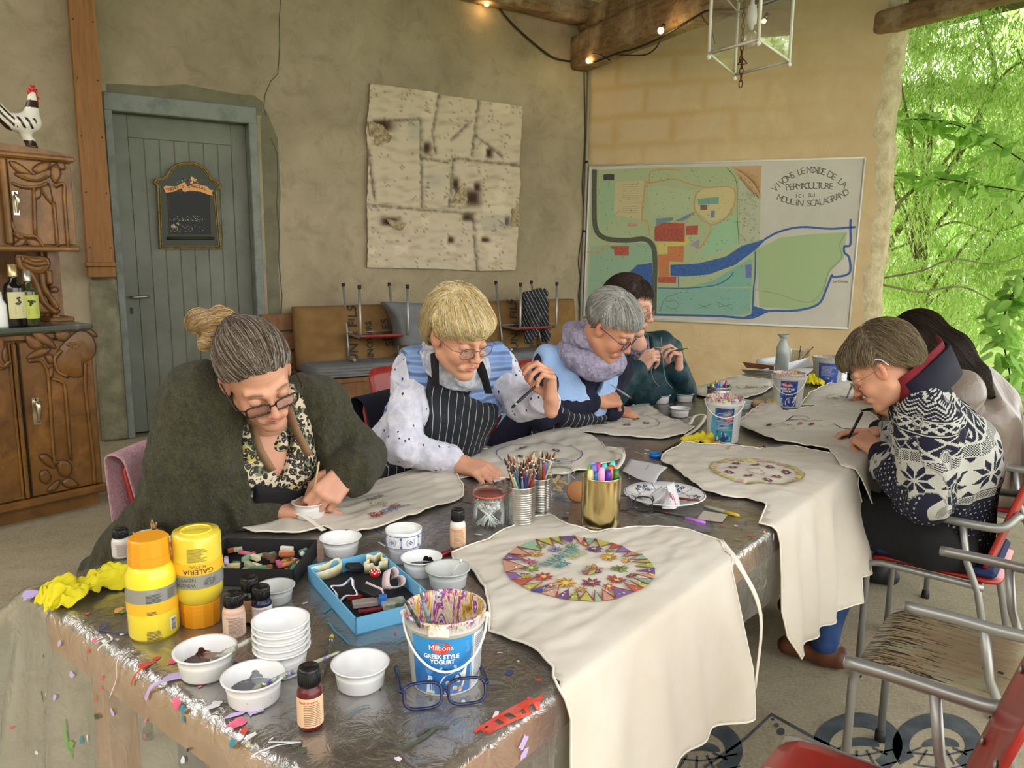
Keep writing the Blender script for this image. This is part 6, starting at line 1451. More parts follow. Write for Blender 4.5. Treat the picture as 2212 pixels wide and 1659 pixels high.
# --- small paint bottles
def paint_bottle(px,py,w_,hpx,label,body,lab,text=True,group='small paint bottles with black caps',flip=False,txt='buttinette'):
    c,r=basep(px,py,w_);zc=(c-CAM0)@FW;h=hpx*zc/FPX*1.0;t=empty('paint_bottle',c,0,label,'bottle',group)
    a=math.atan2(-c[1]+0,-c[0]);
    b=MB();b.lathe([(0,0),(r*.9,0),(r,.004),(r,h*.60),(r*.93,h*.66),(r*.7,h*.69),(r*.68,h*.73)],n=28);b.build('body',body,t)
    b=MB();pr_=[(r*.80,h*.71),(r*.86,h*.72),(r*.86,h*.97),(r*.80,h),(0,h)];b.lathe(pr_,n=36)
    for k in range(36):a_=2*math.pi*k/36;b.tube([(r*.865*math.cos(a_),r*.865*math.sin(a_),h*.74),(r*.865*math.cos(a_),r*.865*math.sin(a_),h*.96)],r*.03,4)
    b.build('cap',mat('black_cap',(.012,.012,.013),.25),t)
    n=20;V=[];
    for i in range(n+1):a_=a-2.0+4.0*i/n;V+=[((r+.0006)*math.cos(a_),(r+.0006)*math.sin(a_),h*.08),((r+.0006)*math.cos(a_),(r+.0006)*math.sin(a_),h*.56)]
    b=MB();b.add(V,[(2*i,2*i+2,2*i+3,2*i+1) for i in range(n)],0,True);lo_=b.build('label',lab,t)
    if text:
        d=Draw(lambda x,y,l=0:((r+.0012)*math.cos(a+x/r),(r+.0012)*math.sin(a+x/r),y))
        for k in range(12):d.line([(-r*.5,h*(.12+.03*k)),(r*.9+random.uniform(-.15,0)*r,h*(.12+.03*k))],h*.011,srgb('8a6a55'),step=.004)
        d.text(txt,(-r*.1,h*.50),h*.072,srgb('b5342c'),flip=1);d.build('print',lo_)
    return t
PCH=mat('peach_label',srgb('e3bd97'),.6)
paint_bottle(672,1583,55,138,'red-brown small paint bottle standing alone at the front',mat('maroon_paint_bottle',srgb('5a1a1c'),.25),PCH)
paint_bottle(508,1382,47,96,'pale peach paint bottle in front of the two dark ones',mat('peach_paint_bottle',srgb('d8b39c'),.3),mat('pinkish_label',srgb('e5cbb8'),.5))
paint_bottle(543,1352,40,103,'dark paint bottle with tan label, furthest back of its trio',mat('dark_paint_bottle',srgb('1c1815'),.25),mat('tan_label',srgb('a98a64'),.6))
paint_bottle(568,1362,42,92,'navy paint bottle with white label beside the stack of bowls',mat('navy_paint_bottle',srgb('171a3c'),.25),mat('white_label',srgb('d5d0cc'),.6))
paint_bottle(264,1208,37,62,'small bottle with red lettered label behind the yellow cloth',mat('white_paint_bottle',srgb('d8d4ce'),.3),mat('white_label',srgb('d5d0cc'),.6))
paint_bottle(989,1187,34,84,'white paint bottle with peach label beside the swab jar',mat('white_paint_bottle',srgb('d8d4ce'),.3),PCH)
# --- two big yellow acrylic bottles
def big_bottle(px,py,w_,hpx,up,label):
    c,r=basep(px,py,w_,taper=.85);zc=(c-CAM0)@FW;h=hpx*zc/FPX;t=empty('acrylic_bottle',c,0,label,'bottle','large yellow acrylic paint bottles');a=math.atan2(-c[1],-c[0])
    F_=(lambda z:z) if up else (lambda z:h-z)
    pr_=[(0,0),(r*.93,0),(r,.008),(r,h*.60),(r*.97,h*.66),(r*.84,h*.72),(r*.78,h*.74)];b=MB();b.lathe([(q,F_(z)) for q,z in pr_],n=44);b.build('body',mat('yellow_acrylic' if up else 'yellow_acrylic_thin',srgb('efd838') if up else srgb('dcc43c'),.22,col2=None if up else srgb('cfc07a'),ns=9,lo=.55,hi=.62,coat=.3),t)
    b=MB();b.lathe([(q,F_(z)) for q,z in [(r*.82,h*.735),(r*.84,h*.74),(r*.84,h*.82),(r*.81,h*.825)]],n=12,smooth=False);b.lathe([(q,F_(z)) for q,z in [(r*.81,h*.825),(r*.82,h*.83),(r*.80,h*.985),(r*.74,h),(0,h)]],n=12,smooth=False);b.build('cap',mat('orange_cap',srgb('e59a1e'),.35),t)
    def band(z0,z1,m,nm,a0=-1.5,a1=1.5,off=.0008,par=t):
        V=[];n=24
        for i in range(n+1):a_=a+a0+(a1-a0)*i/n;V+=[((r+off)*math.cos(a_),(r+off)*math.sin(a_),F_(h*z0)),((r+off)*math.cos(a_),(r+off)*math.sin(a_),F_(h*z1))]
        b=MB();b.add(V,[(2*i,2*i+2,2*i+3,2*i+1) for i in range(n)],0,True);return b.build(nm,m,par)
    s_=1 if up else-1
    g=band(.40,.54,mat('silver_label',srgb('a6a6a2'),.35,.5),'label');o=band(.28,.395,mat('orange_label',srgb('eab52c'),.4),'label')
    d=Draw(lambda x,y,l=0:((r+.0016)*math.cos(a+x/r),(r+.0016)*math.sin(a+x/r),F_(y)))
    if up:
        for z0_,z1_,xa,xb,n in ((.41,.50,-.25,.35,7),(.29,.33,-.25,.2,3),(.03,.13,-.3,.3,7)):
            for k in range(n):d.line([(r*xa,h*(z0_+(z1_-z0_)*k/n)),(r*(xb-random.uniform(0,.15)),h*(z0_+(z1_-z0_)*k/n))],h*.006,srgb('4a4a44'),step=.005)
        for k in range(9):d.line([(r*.6,h*(.42+.011*k)),(r*.95,h*(.42+.011*k))],h*.004,srgb('4a4a44'),step=.005)
        d.poly([(r*.62,h*.08),(r*.95,h*.08),(r*.95,h*.21),(r*.62,h*.21)],srgb('e8e8e4'),lift=0)
        d2=Draw(lambda x,y,l=0:((r+.0022)*math.cos(a+x/r),(r+.0022)*math.sin(a+x/r),F_(y)))
        for k in range(18):d2.line([(r*.68,h*(.088+.0062*k)),(r*.9,h*(.088+.0062*k))],h*random.choice([.002,.0035]),(.02,.02,.02),step=.005)
        d2.build('barcode',g)
    else:
        d.text('GALERIA',(0,h*.355),h*.075,srgb('3a3426'),flip=-1);d.text('ACRYLIC',(0,h*.305),h*.04,srgb('3a3426'),flip=-1);d.text('WINSOR',(-r*.55,h*.495),h*.052,srgb('50504a'),flip=-1);d.text('NEWTON',(-r*.6,h*.44),h*.052,srgb('50504a'),flip=-1)
        P=[(r*(.2+.5*k/20),h*(.46+.02*math.sin(k*.6))) for k in range(21)];
        for q in (0,.016,.03):d.line([(x,y+h*q) for x,y in P],h*.004,srgb('5a5a55'))
        d.line([(r*(.45+.2*math.cos(t_)),h*(.475+.035*math.sin(t_))) for t_ in np.linspace(0,6.28,20)],h*.005,srgb('50504a'))
        for k in range(12):d.line([(-r*.4,h*(.12+.012*k)),(r*random.uniform(.1,.4),h*(.12+.012*k))],h*.005,srgb('8a7a2a'),step=.005)
        b=MB();b.tube([(r*.62*math.cos(q),r*.62*math.sin(q),h) for q in np.linspace(0,6.283,31)[:-1]],.0022,6,closed=True);b.build('base_ring',mat('yellow_acrylic',(1,.8,.1),.25),t)
    d.build('print',g);return t
big_bottle(336,1385,104,218,True,'yellow acrylic bottle standing upright with barcode')
big_bottle(436,1362,101,208,False,'yellow acrylic bottle standing upside down on its orange cap')
# --- yellow cleaning cloths
YM=mat('yellow_viscose',srgb('ddd022'),.9,bs=260,bst=.5,bd=.003,col2=srgb('d0c41c'),ns=20);YS=mat('stained_yellow_viscose',srgb('d3c32a'),.9,col2=srgb('b5761c'),ns=14,lo=.5,hi=.66,bs=200,bst=.5)
def rag(c,sx,sy,h,label,m,seed,az=0,n=46):
    rg_=np.random.default_rng(seed);g=np.stack(np.meshgrid(np.linspace(-1,1,n),np.linspace(-1,1,n),indexing='ij'),-1).reshape(-1,2)
    w_=vnoise(g,1.1,seed);w2=vnoise(g,2.3,seed+5);w3=vnoise(g,4.5,seed+8)
    ang=np.arctan2(g[:,1],g[:,0]);rr=np.maximum(np.abs(g[:,0]),np.abs(g[:,1]));edge=1+.22*np.sin(3*ang+seed)+.15*np.sin(5*ang+seed*2);k=rr*edge
    dx=np.cos(ang)*k+.18*w2;dy=np.sin(ang)*k+.18*w3;z=h*np.clip((1-rr**2)*.75+.35*(1-2*np.abs(w_))+.22*w2*(1-rr*.5)+.10*w3,.015,2)
    z=z*1.25+.004+.55*h*(1-2*np.abs(vnoise(g,5,seed+2)))*np.clip(1.1-rr,0,1)**.3*.6+.2*h*vnoise(g,11,seed+3);z=np.maximum(z,.002);X_=dx*sx;Y_=dy*sy;ca,sa=math.cos(az),math.sin(az);V=np.stack([X_*ca-Y_*sa,X_*sa+Y_*ca,z+.004],1);F=[(i*n+j,(i+1)*n+j,(i+1)*n+j+1,i*n+j+1) for i in range(n-1) for j in range(n-1)]
    o=mesh_np('cleaning_cloth',V,F,m);o.location=tuple(c);md=o.modifiers.new('t','SOLIDIFY');md.thickness=.0025;md.offset=1;s2=o.modifiers.new('s','SUBSURF');s2.levels=s2.render_levels=1
    return tag(o,label,'cloth','yellow cleaning cloths')
rag(PT(190,1280),.105,.062,.034,'crumpled clean yellow cloth at the near left table corner',YM,3,.9)
rag(PT(1519,958),.085,.055,.022,'crumpled stained yellow cloth in front of the paint-covered bucket',YS,5,.3);rag(PT(1678,877),.075,.055,.028,'stained yellow cloth in front of the farther yogurt bucket',YS,7,.5);rag(PT(1748,832),.08,.07,.045,'yellow cloth crumpled behind the farther yogurt bucket',YM,9,1.2)
# --- yogurt buckets
def bucket(px,py,w_,hpx,label,paint=.6,lab='front',seed=1,clear=False,handle=True):
    c,R=basep(px,py,w_,taper=.86);zc=(c-CAM0)@FW;h=hpx*zc/FPX;r0=R*.85;t=empty('yogurt_bucket',c,0,label,'bucket','plastic yogurt buckets');a=math.atan2(-c[1],-c[0])
    m,nt,bs_=newmat('bucket_plastic_%d' % px);v=coords(nt);sp=nt.n.new('ShaderNodeSeparateXYZ');nt.l.new(v,sp.inputs[0]);zz=X(nt,sp.outputs[2])
    base=srgb('dfe0dc');col=base
    cr=nt.n.new('ShaderNodeValToRGB');els=cr.color_ramp.elements;els[0].position=.3;els[0].color=(*srgb('6a4a2a'),1);els[1].position=.42;els[1].color=(*srgb('c7a03a'),1)
    for p_,hx in ((.47,'d8d4c0'),(.52,'b0406a'),(.56,'5a2f9a'),(.60,'d8d4c0'),(.65,'2f7f8a'),(.7,'b5b04a'),(.78,'4a3a2c')):e=els.new(p_);e.color=(*srgb(hx),1)
    nv=coords(nt,'Object',(1,1,.35));nt.l.new(noise(nt,nv,34,4,.7,1.2).s,cr.inputs[0])
    geo=nt.n.new('ShaderNodeNewGeometry');rad=nt.m('SQRT',X(nt,sp.outputs[0])*X(nt,sp.outputs[0])+X(nt,sp.outputs[1])*X(nt,sp.outputs[1]))
    inside=rad.lt(r0*.0+(zz/h)*(R*.93-r0)+r0-.0012) if False else (rad-((zz/h)*(R-r0)+r0)).lt(-.0012)
    rim=ramp(nt,zz,h*.86,h*.99)
    pf=(inside+rim*ramp(nt,noise(nt,v,60,3),.42,.5)).min(1.0)*paint/.6
    pf2=pf.min(1.0).max(ramp(nt,noise(nt,v,40,4,.7),.62,.66)*.35*paint)
    nt.put(bs_.inputs['Base Color'],mix(nt,pf2,base,cr.outputs[0]));bs_.inputs['Roughness'].default_value=.32
    if clear:bs_.inputs['Transmission Weight'].default_value=.5
    b=MB();b.lathe([(0,.0),(r0*.96,0),(r0,.004),(r0+(R-r0)*.84,h*.84),(R*1.0,h*.845),(R*1.02,h*.86),(R*1.02,h*.97),(R*1.035,h*.975),(R*1.035,h),(R*.99,h*1.005),(R*.955,h*.985),(R*.93,h*.83),(r0*.97,.006),(0,.006)],n=52);b.build('tub',m,t)
    n=26;a0,a1=(-.95,.75) if lab=='front' else ((-.6,.9) if lab=='back' else (-.5,.6));rz_=lambda z,o=.0007:r0+(R-r0)*z/h+o
    V=[]
    for i in range(n+1):a_=a+a0+(a1-a0)*i/n;V+=[(rz_(h*.05)*math.cos(a_),rz_(h*.05)*math.sin(a_),h*.05),(rz_(h*.8)*math.cos(a_),rz_(h*.8)*math.sin(a_),h*.8)]
    m2,nt,bs_=newmat('bucket_label_%d' % px);v=coords(nt);sp=nt.n.new('ShaderNodeSeparateXYZ');nt.l.new(v,sp.inputs[0]);zz=X(nt,sp.outputs[2])
    f_=ramp(nt,zz+noise(nt,v,14,2)*.02,h*.35,h*.75);cc_=mix(nt,f_,srgb('2466ae'),srgb('2f8fd0')) if lab=='front' else (srgb('27408a') if lab!='worn' else mix(nt,ramp(nt,noise(nt,v,26,4),.45,.5),srgb('24356a'),srgb('2f8090')))
    nt.put(bs_.inputs['Base Color'],mix(nt,ramp(nt,noise(nt,v,50,4,.7),.64,.68)*(.8 if lab!='front' else .25),cc_,srgb('d8dcd8')));bs_.inputs['Roughness'].default_value=.35
    b=MB();b.add(V,[(2*i,2*i+2,2*i+3,2*i+1) for i in range(n)],0,True);lb=b.build('label',m2,t)
    D=lambda lift:Draw(lambda x,y,l=0:((rz_(y,lift+l))*math.cos(a+x/R-.05),(rz_(y,lift+l))*math.sin(a+x/R-.05),y))
    d=D(.0016);W_=srgb('f0f0ee')
    if lab in ('front','back2'):
        d.disc((-R*.05,h*.69),h*.085,srgb('d23a26'),26,sx=1.5);d.text('Milbona',(-R*.05,h*.69),h*.1,W_,lift=.0006,bold=.0)
        d.text('GREEK STYLE',(-R*.05,h*.57),h*.078,W_,lift=.0004,bold=.0004);d.text('YOGURT',(-R*.02,h*.50),h*.078,W_,lift=.0004,bold=.0004)
        d.poly([(-R*.1,h*.35),(R*.36,h*.38),(R*.35,h*.45),(-R*.1,h*.42)],srgb('a9d0e8'));d.text('creamy',(R*.13,h*.40),h*.065,srgb('1c2a4a'),.04,lift=.0006)
        P=[(-R*.1,h*.1),(R*.1,h*.06),(R*.5,h*.07),(R*.6,h*.2),(R*.66,h*.42),(R*.5,h*.33),(R*.2,h*.34),(R*.0,h*.3),(-R*.12,h*.2)];d.poly(P,srgb('e5dfd0'))
        for k in range(7):d.disc((random.uniform(.1,.5)*R,random.uniform(.12,.3)*h),h*.03,srgb(random.choice(['d0c8b8','b5906a','efece4'])),8,lift=.0004,jit=.3)
        d.disc((-R*.38,h*.38),h*.06,srgb('2f7fd0'),16,lift=.0003);d.poly([(-R*.5,h*.06),(-R*.42,h*.3),(-R*.3,h*.3),(-R*.24,h*.06)],srgb('cfe2ee'))
        for k in range(3):d.line([(-R*.36+k*R*.07,h*.1),(-R*.36+k*R*.07,h*.26)],h*.02,srgb('2f6fc0'),lift=.0004)
    else:
        for k in range(13):d.line([(-R*.35,h*(.32+.03*k)),(R*random.uniform(.3,.7),h*(.32+.03*k))],h*.008,srgb('b8c4d8'),step=.006)
        d.text('1 kg',(R*.1,h*.24),h*.08,W_);d.poly([(-R*.3,h*.08),(R*.5,h*.08),(R*.5,h*.17),(-R*.3,h*.17)],srgb('cfd6de'))
        if lab=='worn':d.poly([(R*.1,h*.62),(R*.35,h*.75),(R*.6,h*.6),(R*.45,h*.5),(R*.3,h*.45),(R*.2,h*.52)],srgb('c04a34'),lift=.0005);d.poly([(-R*.5,h*.1),(-R*.3,h*.3),(-R*.35,h*.6),(-R*.6,h*.7),(-R*.75,h*.3)],srgb('3a8fb0'),lift=.0005)
    d.build('print',lb)
    if lab=='front':
        b=MB();V=[];
        for i in range(n+1):a_=a+.8+.9*i/n;V+=[(rz_(h*.05)*math.cos(a_),rz_(h*.05)*math.sin(a_),h*.05),(rz_(h*.8)*math.cos(a_),rz_(h*.8)*math.sin(a_),h*.8)]
        b.add(V,[(2*i,2*i+2,2*i+3,2*i+1) for i in range(n)],0,True);l2=b.build('label',mat('pale_info_label',srgb('ccd0d4'),.4),t);d=D(.0016)
        for k in range(26):d.line([(R*.92,h*(.12+.025*k)),(R*(1.35+random.uniform(-.1,.1)),h*(.12+.025*k))],h*.006,srgb('4a4a5a'),step=.006)
        d.build('print',l2)
        b=MB();V=[];
        b.box((R*1.03*math.cos(a-.15),R*1.03*math.sin(a-.15),h*.91),(.006,.036,.02),rz(a-.15),bev=.003);b.build('latch',m,t)
    if handle:
        b=MB();a_=a+1.45;e1=A3((R*1.05*math.cos(a_),R*1.05*math.sin(a_),h*.9));e2=A3((R*1.05*math.cos(a_+math.pi),R*1.05*math.sin(a_+math.pi),h*.9));mid=A3((R*1.12*math.cos(a),R*1.12*math.sin(a),h*.42)) if lab!='worn' else A3((R*1.12*math.cos(a+.5),R*1.12*math.sin(a+.5),h*.62))
        P=[];
        for k in range(21):tt=k/20*math.pi;p=e1*(1+math.cos(tt))/2+e2*(1-math.cos(tt))/2;out=A3((math.cos(a),math.sin(a),0));p=p+out*R*1.12*math.sin(tt)+A3((0,0,-h*(.48 if lab!='worn' else .3)*math.sin(tt)**1.2));P.append(p)
        b.tube(P,.0023,6);b.ball(e1,.006,8);b.ball(e2,.006,8);b.build('handle',WP_,t)
    return t,c,R,h
bk1=bucket(962,1508,177,168,'yogurt bucket with paint-smeared rim, nearest the camera',.7)
for (x0,y0,z0_,x1,y1,z1_,col,lb) in ((945,1350,1.28,905,1268,1.315,srgb('7a9a9a'),'paint-caked brush standing in the nearest yogurt bucket'),(910,1355,1.26,876,1298,1.262,srgb('2a2a2a'),'black handled brush leaning on the rim of the nearest bucket')):
    q=Q(x1,y1,z1_);p=bk1[1]+A3((random.uniform(-.01,.01),random.uniform(-.01,.01),.02));brush(p,q,lb,col,.0045,smear=srgb('4a5a58'))
bk2=bucket(1560,960,78,98,'paint-covered yogurt bucket in the middle of the table',.8,'worn');bk3=bucket(1700,882,68,73,'yogurt bucket with blue label, farther down the table',.6,'back2');bk4=bucket(1784,830,62,56,'clear tub with blue back label near the cream wall',.3,'back',clear=True,handle=False)
# --- reading glasses lying on the table
def table_specs(p0,p1,wl,hl,col,label,R=None,closed=True,r=.0018,lens_h=1.0,tilt=.25):
    p0,p1=A3(p0),A3(p1);x=unit((p1-p0)*[1,1,0]);W=np.linalg.norm((p1-p0)[:2]);y=np.cross((0,0,1),x);t=empty('reading_glasses',(p0+p1)/2,0,label,'glasses');z=A3((0,0,1));up=unit(z+y*tilt);m=mat('specs_%02x%02x%02x' % tuple(int(255*c) for c in col),col,.2)
    b=MB();lw=W*.43
    for s in (-1,1):
        ring=[]
        for k in range(32):
            a=2*math.pi*k/32;c_,s_=math.cos(a),math.sin(a);e=.62;ring.append(x*(s*W*.255+math.copysign(abs(c_)**e,c_)*lw/2)+up*(hl/2+math.copysign(abs(s_)**e,s_)*hl/2+r))
        b.tube(ring,r,7,closed=True);g=MB();g.add(ring,[tuple(range(32))]);g.build('lens',glassy('spectacle_lens',(1,1,1),.01,.02,gl_=.35),t)
        q=x*(s*W*.5)+up*(hl*.8);b.tube([x*(s*(W*.255+lw/2-.002))+up*hl*.8,q],r*1.3,6)
        tb_=MB();e1=q+y*.11-A3((0,0,hl*.45));
        if closed and s>0:e1=x*(-W*.25)+y*.025+z*(.01)
        tb_.tube(spline([q,q*.5+e1*.5+y*(.015 if closed else 0)+z*.004,e1],6),np.linspace(r*1.3,r*1.6,13),6);tb_.build('temple',m,t)
    b.tube(spline([x*(-W*.045)+up*hl*.55,up*hl*.66+y*.001,x*(W*.045)+up*hl*.55],4),r,6);b.build('frame',m,t);return t
table_specs(PT(868,1540,TZ+.007),PT(1056,1518,TZ+.007),0,.040,srgb('1a1f48'),'navy framed reading glasses in front of the nearest yogurt bucket',tilt=.5,closed=False,r=.0027)
table_specs(PT(1322,1103,TZ+.007),PT(1412,1107,TZ+.007),0,.042,(.012,.012,.012),'black framed reading glasses between the gold tin and the plate',tilt=.3,closed=False)
# --- blue box and black box of stamps and chalks
def open_box(name,corners_px,zt,label,out,inn,th=.003,cat='box'):
    C=[PT(x,y,zt) for x,y in corners_px];o,a,c=C[1],C[0],C[2]      # back-left corner list: left, back, front -> parallelogram made square
    ex=a-o;ex[2]=0;ey=c-a;ey[2]=0;w=np.linalg.norm(ex);x=ex/w;y=np.array([-x[1],x[0],0]);y=y if y@ey>0 else-y;l=abs(ey@y);h=zt-Z0
    cen=(a+o)/2+y*l/2;t=empty(name,(cen[0],cen[1],Z0),0,label,cat);R=np.array([x,y,[0,0,1]]).T
    if np.linalg.det(R)<0:R[:,0] *=-1
    put(t,R,(cen[0],cen[1],Z0));b=MB();boxspan(b,-w/2,w/2,-l/2,l/2,0,th)
    for (x0,x1,y0,y1) in ((-w/2,-w/2+th,-l/2,l/2),(w/2-th,w/2,-l/2,l/2),(-w/2,w/2,-l/2,-l/2+th),(-w/2,w/2,l/2-th,l/2)):boxspan(b,x0,x1,y0,y1,0,h)
    b.build('tray',out,t);b=MB();boxspan(b,-w/2+th,w/2-th,-l/2+th,l/2-th,th,th+.001);b.build('lining',inn,t);return t,R,A3((cen[0],cen[1],Z0)),w,l
BKC=mat('black_card',(.013,.013,.014),.65)
bx1=open_box('craft_box',[(664,1222),(820,1190),(774,1335)],TZ+.042,'light blue open box of cutters and stamps',mat('light_blue_card',srgb('6db4de'),.5),BKC)
bx2=open_box('chalk_box',[(487,1162),(684,1166),(478,1228)],TZ+.048,'black open box of chalk pastel pieces',BKC,BKC)
def inside(bx,x,y,z=0):return bx[2]+bx[1]@A3((x*bx[3]/2,y*bx[4]/2,0))+A3((0,0,.004+z))
def inpx(bx,px,py,z):return PT(px,py,Z0+z)
CR=mat('cream_plastic',srgb('dcd8c0'),.4,col2=srgb('c9bf8a'),ns=40);PKC=mat('pink_smeared_plastic',srgb('e0c0c0'),.4,col2=srgb('d8d4d4'),ns=50)
def cutter(P,px,py,z,s,h,m,label,R=None,th=.0015,name='shape_cutter',cat='cutter',closed=True,group='plastic cutters and stamps in the blue box'):
    """a thin walled outline shape"""
    S=spline([A3((x*s,y*s,0)) for x,y in P],4,True);n=len(S);c=sum(S)/n;V=[]
    for zz in (0,h):
        for p in S:V.append(A3((p[0],p[1],zz)))
        for p in S:q=c+(p-c)*(1-th/(np.linalg.norm(p-c)+1e-6));V.append(A3((q[0],q[1],zz)))
    F=[]
    for i in range(n):j=(i+1) % n;F+=[(i,j,2*n+j,2*n+i),(n+j,n+i,3*n+i,3*n+j),(2*n+i,2*n+j,3*n+j,3*n+i),(j,i,n+i,n+j)]
    b=MB();b.add(V,F,0,True);o=b.build(name,m,label=label,cat=cat,group=group);put(o,R if R is not None else np.eye(3),inpx(bx1,px,py,z));return o
FL=[(math.cos(t)*(1+.32*math.cos(5*t)),math.sin(t)*(1+.32*math.cos(5*t))) for t in np.linspace(0,2*math.pi,26)[:-1]]
cutter(FL,812,1228,.014,.022,.026,CR,'white five-lobed flower cutter at the back right of the blue box',rx(.25))
cutter([(0,-1),(.9,.1),(.75,.8),(.25,.8),(0,.45),(-.25,.8),(-.75,.8),(-.9,.1)],840,1258,.024,.025,.026,PKC,'pink smeared heart cutter lying on its side in the blue box',ry(.9)@rx(.5))
cutter([(-1.3,-.5),(0,-.8),(1.3,-.5),(1.2,.3),(0,.1),(-1.2,.3)],705,1240,.008,.026,.028,CR,'cream crescent cutter in the left corner of the blue box',rx(.3)@rz(.6))
cutter([(-1,-.8),(0,-.5),(1,-.8),(.9,.2),(1,.9),(0,.6),(-1,.9),(-.8,.1)],748,1280,.016,.023,.028,mat('ink_spotted_white',srgb('dcdce4'),.4,col2=srgb('6a78b8'),ns=60,lo=.55,hi=.62),'white ink-spotted cutter near the left side of the blue box',rx(1.0)@rz(.4))
b=MB();b.ball((0,0,0),(.012,.012,.010),18,0)
for k in range(16):a=k*2.4;zz=.2+.75*(k/16);rr=math.sqrt(max(0,1-zz*zz));b.ball((.012*rr*math.cos(a),.012*rr*math.sin(a),.010*zz),.0018,6,1)
o=b.build('mushroom_cap_button',[mat('glossy_red',srgb('b8221c'),.15),WP_],loc=inpx(bx1,810,1238,.034),label='red button with white dots on the flower cutter',cat='button')
for px,py,z,sz,R,m,nm,lb in ((765,1230,.014,(.038,.026,.012),ry(.3)@rz(.7),BKC,'black_foam_block','black folded piece behind the cutters in the blue box'),(803,1287,.012,(.055,.022,.018),rz(-.7)@rx(.3),BKC,'ribbed_stamp','black block with pink ribbed edge in the middle of the blue box'),
        (790,1308,.008,(.055,.024,.012),rz(.3),mat('clear_grey_channel',srgb('a99a94'),.25,trans=.3),'plastic_channel','translucent plastic channel in the front of the blue box'),(827,1305,.012,(.017,.017,.02),rz(.2),mat('cobalt_wood',srgb('2c66b0'),.35),'wooden_cube','small cobalt blue cube in the blue box'),
        (735,1225,.008,(.02,.012,.01),rz(.2),mat('green_leafy_plastic',srgb('1f8a4a'),.4),'leaf_stamp','small green leaf piece near the back of the blue box'),(800,1322,.006,(.05,.010,.008),rz(.35),mat('maroon_plastic',srgb('6a1a2a'),.4),'marker_pen','dark red pen along the front edge of the blue box'),(850,1310,.008,(.05,.03,.014),rz(.4),mat('smeared_tube',srgb('b0aca0'),.4,col2=srgb('3a5a4a'),ns=40),'paint_tube','smeared pale tube in the right corner of the blue box'),(770,1292,.006,(.04,.010,.008),rz(.5),mat('glossy_red',(.6,.1,.08),.3),'red_stick','red stick under the ink-spotted cutter')):
    b=MB();b.box((0,0,sz[2]/2),sz,None,0,.002)
    if nm=='ribbed_stamp':
        for k in range(10):b.box((-.025+k*.0055,.0125,.012),(.0022,.006,.014),None,1,.0005)
        o=b.build(nm,[m,PKC])
    else:o=b.build(nm,m)
    put(o,R,inpx(bx1,px,py,z));tag(o,lb,nm.split('_')[-1],'plastic cutters and stamps in the blue box')
rg_=random.Random(12);pc=['8a5a2c','c9b88a','5a8a7a','a9583a','c9c0a0','7a9a7a','c0607a','b06a3a','9aa07a','d8d0c8','5a7a5a','b5a9c8','6a4a3a','c98a4a']
for i in range(52):
    x,y=rg_.uniform(-.85,.88),rg_.uniform(-.8,.8);L=rg_.uniform(.018,.036);r_=rg_.uniform(.0045,.0065);z=.006+.009*(i//18);c=srgb(pc[i % 14])
    b=MB();
    if i % 3:b.box((0,0,0),(L,r_*2,r_*2),None,0,.001)
    else:b.tube([(-L/2,0,0),(L/2,0,0)],r_,10)
    o=b.build('chalk_piece',mat('chalk_'+pc[i % 14],c,.9));put(o,rz(rg_.uniform(0,3.1))@ry(rg_.uniform(-.15,.15)),inside(bx2,x,y,z));tag(o,'short pastel chalk piece lying in the black box','chalk','chalk pieces in the black box')
# --- blue and white cup
c,r=basep(873,1222,64);zc=(c-CAM0)@FW;R=78/2*zc/FPX;h=.082
t=empty('porcelain_cup',c,0,'white porcelain cup with blue band pattern behind the blue box','cup');b=MB();b.lathe([(0,0),(r*.9,0),(r*.98,.003),(r*1.0,h*.42),(R*.95,h*.48),(R*.97,h*.52),(R*1.0,h*.95),(R*1.0,h),(R*.93,h),(R*.9,h*.5),(r*.85,.008),(0,.008)],n=40);co=b.build('cup',mat('white_porcelain_glaze',srgb('e3e4e2'),.12),t)
d=Draw(lambda x,y,l=0:((R+.0012)*math.cos(x/R),(R+.0012)*math.sin(x/R),y));BI=srgb('4a5aa8')
N=12
for y in (h*.54,h*.90):d.line([(R*2*math.pi*k/60,y) for k in range(61)],.0016,BI)
for k in range(N):
    x=R*2*math.pi*k/N;
    if k % 2:d.line([(x,h*.54),(x,h*.9)],.0012,BI);d.disc((x,h*.6),.003,BI,8);d.disc((x,h*.84),.003,BI,8)
    else:
        for j in range(4):a=j*math.pi/2;d.disc((x+.0035*math.cos(a),h*.72+.0035*math.sin(a)),.0022,BI,6)
        for s in (-1,1):d.line([(x+s*(.006+.004*math.cos(t_)),h*.72+.008*math.sin(t_)) for t_ in np.linspace(-2,2,9)],.001,BI)
d.build('blue_pattern',co)
# --- glass jars
GL=glassy('jar_glass',(.98,1,.99),.01,.02,gl_=.5);ORG=mat('orange_rubber_ring',srgb('c9604a'),.5)
def wires(b,r,z,a):
    b.tube([(r*math.cos(t_),r*math.sin(t_),z) for t_ in np.linspace(0,6.28,30)],.0012,5)
    p=A3((r*math.cos(a),r*math.sin(a),z));o=A3((math.cos(a),math.sin(a),0));b.tube([p-A3((0,0,.012)),p+o*.012,p+o*.014+A3((0,0,.018)),p+A3((0,0,.02))],.0012,5);s=np.cross(o,(0,0,1));b.tube([p+s*.012+o*.004,p+o*.02-A3((0,0,.02)),p-s*.012+o*.004],.0012,5)
c,r=basep(1056,1148,74);h=.088;t=empty('swab_jar',c,0,'lidded glass jar full of cotton swabs with orange seal','jar');b=MB();b.lathe([(0,0),(r*.95,0),(r,.006),(r,h*.72),(r*.85,h*.86),(r*.85,h)],n=40);b.lathe([(r*.97,.006),(r*.97,h*.72),(r*.82,h*.86),(r*.82,h)],n=40);b.build('glass',GL,t)
